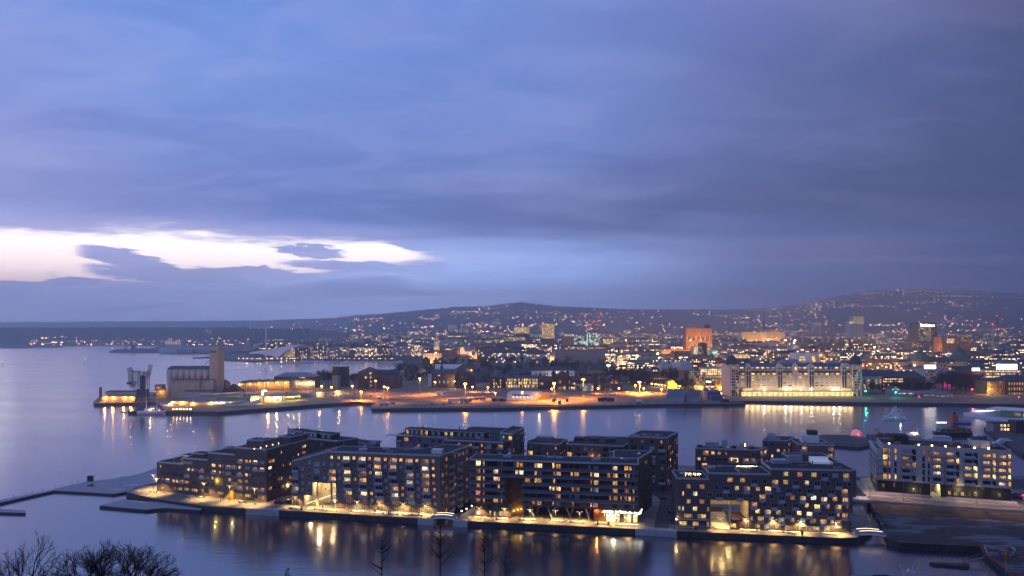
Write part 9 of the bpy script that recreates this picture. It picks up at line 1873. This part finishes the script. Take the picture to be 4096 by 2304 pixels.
VC = [(zc_, 162, 872, (.6, .6, .62)), (zc_, 297, 872, (.6, .6, .62)), (zc_, 348, 872, (.62, .62, .64)), (zc_, 262, 868, (.04, .04, .05)), (zc_, 405, 868, (.3, .3, .3)), (zb, 1720, 760, (.1, .1, .12)), (zb, 640, 715, (.2, .2, .22)), (zd, 490, 1035, (.6, .55, .45)), (zd, 520, 1030, (.5, .5, .5)), (zd, 680, 1030, (.55, .5, .45)), (zd, 780, 1030, (.3, .3, .3)), (zd, 830, 1040, (.5, .5, .5)), (zd, 605, 1130, (.5, .35, .1)), (zd, 735, 1130, (.5, .5, .5)), (zd, 1085, 1150, (.5, .3, .1)), (zd, 1040, 1150, (.4, .4, .45)), (zd, 1175, 1150, (.5, .4, .3)),
   (zb, 865, 765, (.1, .12, .2)), (zb, 905, 765, (.1, .12, .2)), (zb, 945, 768, (.3, .3, .3)), (zg, 1650, 1250, (.5, .5, .5)), (zg, 1400, 1285, (.3, .3, .3))]
for i, (zf, x, y, c) in enumerate(VC): car(gp(*zf(x, y), ZQ), tr_.uniform(-.3, .3), c, 'parked vehicle on the harbour yards, %s from the left' % ordn(sorted(range(len(VC)), key=lambda k: VC[k][0](VC[k][1], 0)[0]).index(i)), None, grp='vehicles on the harbour yards')
for i, (x, w) in enumerate(((340, 50), (412, 50), (487, 46))): s = Mid('small rounded concrete hut on the yellow-lit yard, %s of three' % ORD[i], zc_(x - w / 2, 0)[0], zc_(x + w / 2, 0)[0], zc_(0, 712 - i * 4)[1], gp(*zc_(x, 742), ZQ).y, 5, M_conc, 'yard_hut', 'hut', 'gable', 5, M_conc, group='huts on the yellow-lit yard')
for i, (zf, x, y, w, h, m) in enumerate(((zc_, 1065, 742, 22, 30, M_or), (zc_, 680, 845, 26, 32, M_conc), (zc_, 1822, 830, 34, 36, M_brk), (zc_, 1895, 860, 36, 44, M_grey), (zc_, 2200, 765, 28, 32, M_och), (zc_, 1995, 825, 26, 26, M_dark))):
 p = gp(*zf(x, y), ZQ); k = p.y / F / 3.22; r_ = thing('yard_cabin', p, ('orange and white kiosk sign', 'grey box cabin below the trailers', 'brick cabin at the double-headed mast foot', 'blue-grey guard cabin near the quay edge', 'ochre cabin at the pale annex mast foot', 'dark round-topped cabin right of the guard cabin')[i] + ' on the harbour yard', 'cabin'); MB().box(p.x - w * k / 2, p.x + w * k / 2, p.y, p.y + 3, ZQ, ZQ + h * k).build('wall', m, r_); MB().box(p.x - w * k / 2 - .2, p.x + w * k / 2 + .2, p.y - .2, p.y + 3.2, ZQ + h * k, ZQ + h * k + .3).build('roof', M_dark, r_)
# bollards and fenders of the long quay
fQ_ = Face(har[16], har[20])
for i in range(26):
 p = fQ_.pt(8 + i * (fQ_.L - 16) / 25, 0, .3); tag(MB().box(p.x - .9, p.x + .9, p.y - .5, p.y + .4, -.3, ZQ + .5).build('quay_fender', M_blk, org=(p.x, p.y, 0)), 'black fender block on the long harbour quay, %s from left' % ordn(i), 'fender', 'fender blocks on the long harbour quay')
g = MB(); fs = Face(har[15], har[19]); g.box(12, fs.L, 4.0, 5.2, ZQ, ZQ + .9, fs.mtx()); tag(g.build('quay_wall', M_conc), 'low concrete wall along the long harbour quay', 'wall')
HAZE = 0.00018
# ================================================================ the air
hz = MB(); hz.box(-13000, 13000, -500, 12900, -12, 800)
m = bpy.data.materials.new('haze_air'); m.use_nodes = True; t = NT(m.node_tree); t.n.clear()
pv = t.new('ShaderNodeVolumePrincipled'); o = t.new('ShaderNodeOutputMaterial'); t.link(pv.outputs[0], o.inputs['Volume'])
pv.inputs['Color'].default_value = (.74, .85, 1, 1); pv.inputs['Density'].default_value = HAZE; pv.inputs['Anisotropy'].default_value = .65
tag(hz.build('haze', m), 'thin blue evening haze over the whole city', None, None, 'stuff')
# things that look alike are told apart by their place, counted from the left
same = {}
for o in COL.objects:
 if o.parent is None and o.get('label') and o.get('group'): same.setdefault(o['label'], []).append(o)
for l_, os_ in same.items():
 if 1 < len(os_) < 100 and len(l_.split()) <= 13:
  for i, o in enumerate(sorted(os_, key=lambda o: o.location.x / o.location.y)): o['label'] = '%s, %s from left' % (l_, ordn(i))
for o in bpy.data.objects:
 if '_o' in o: del o['_o']
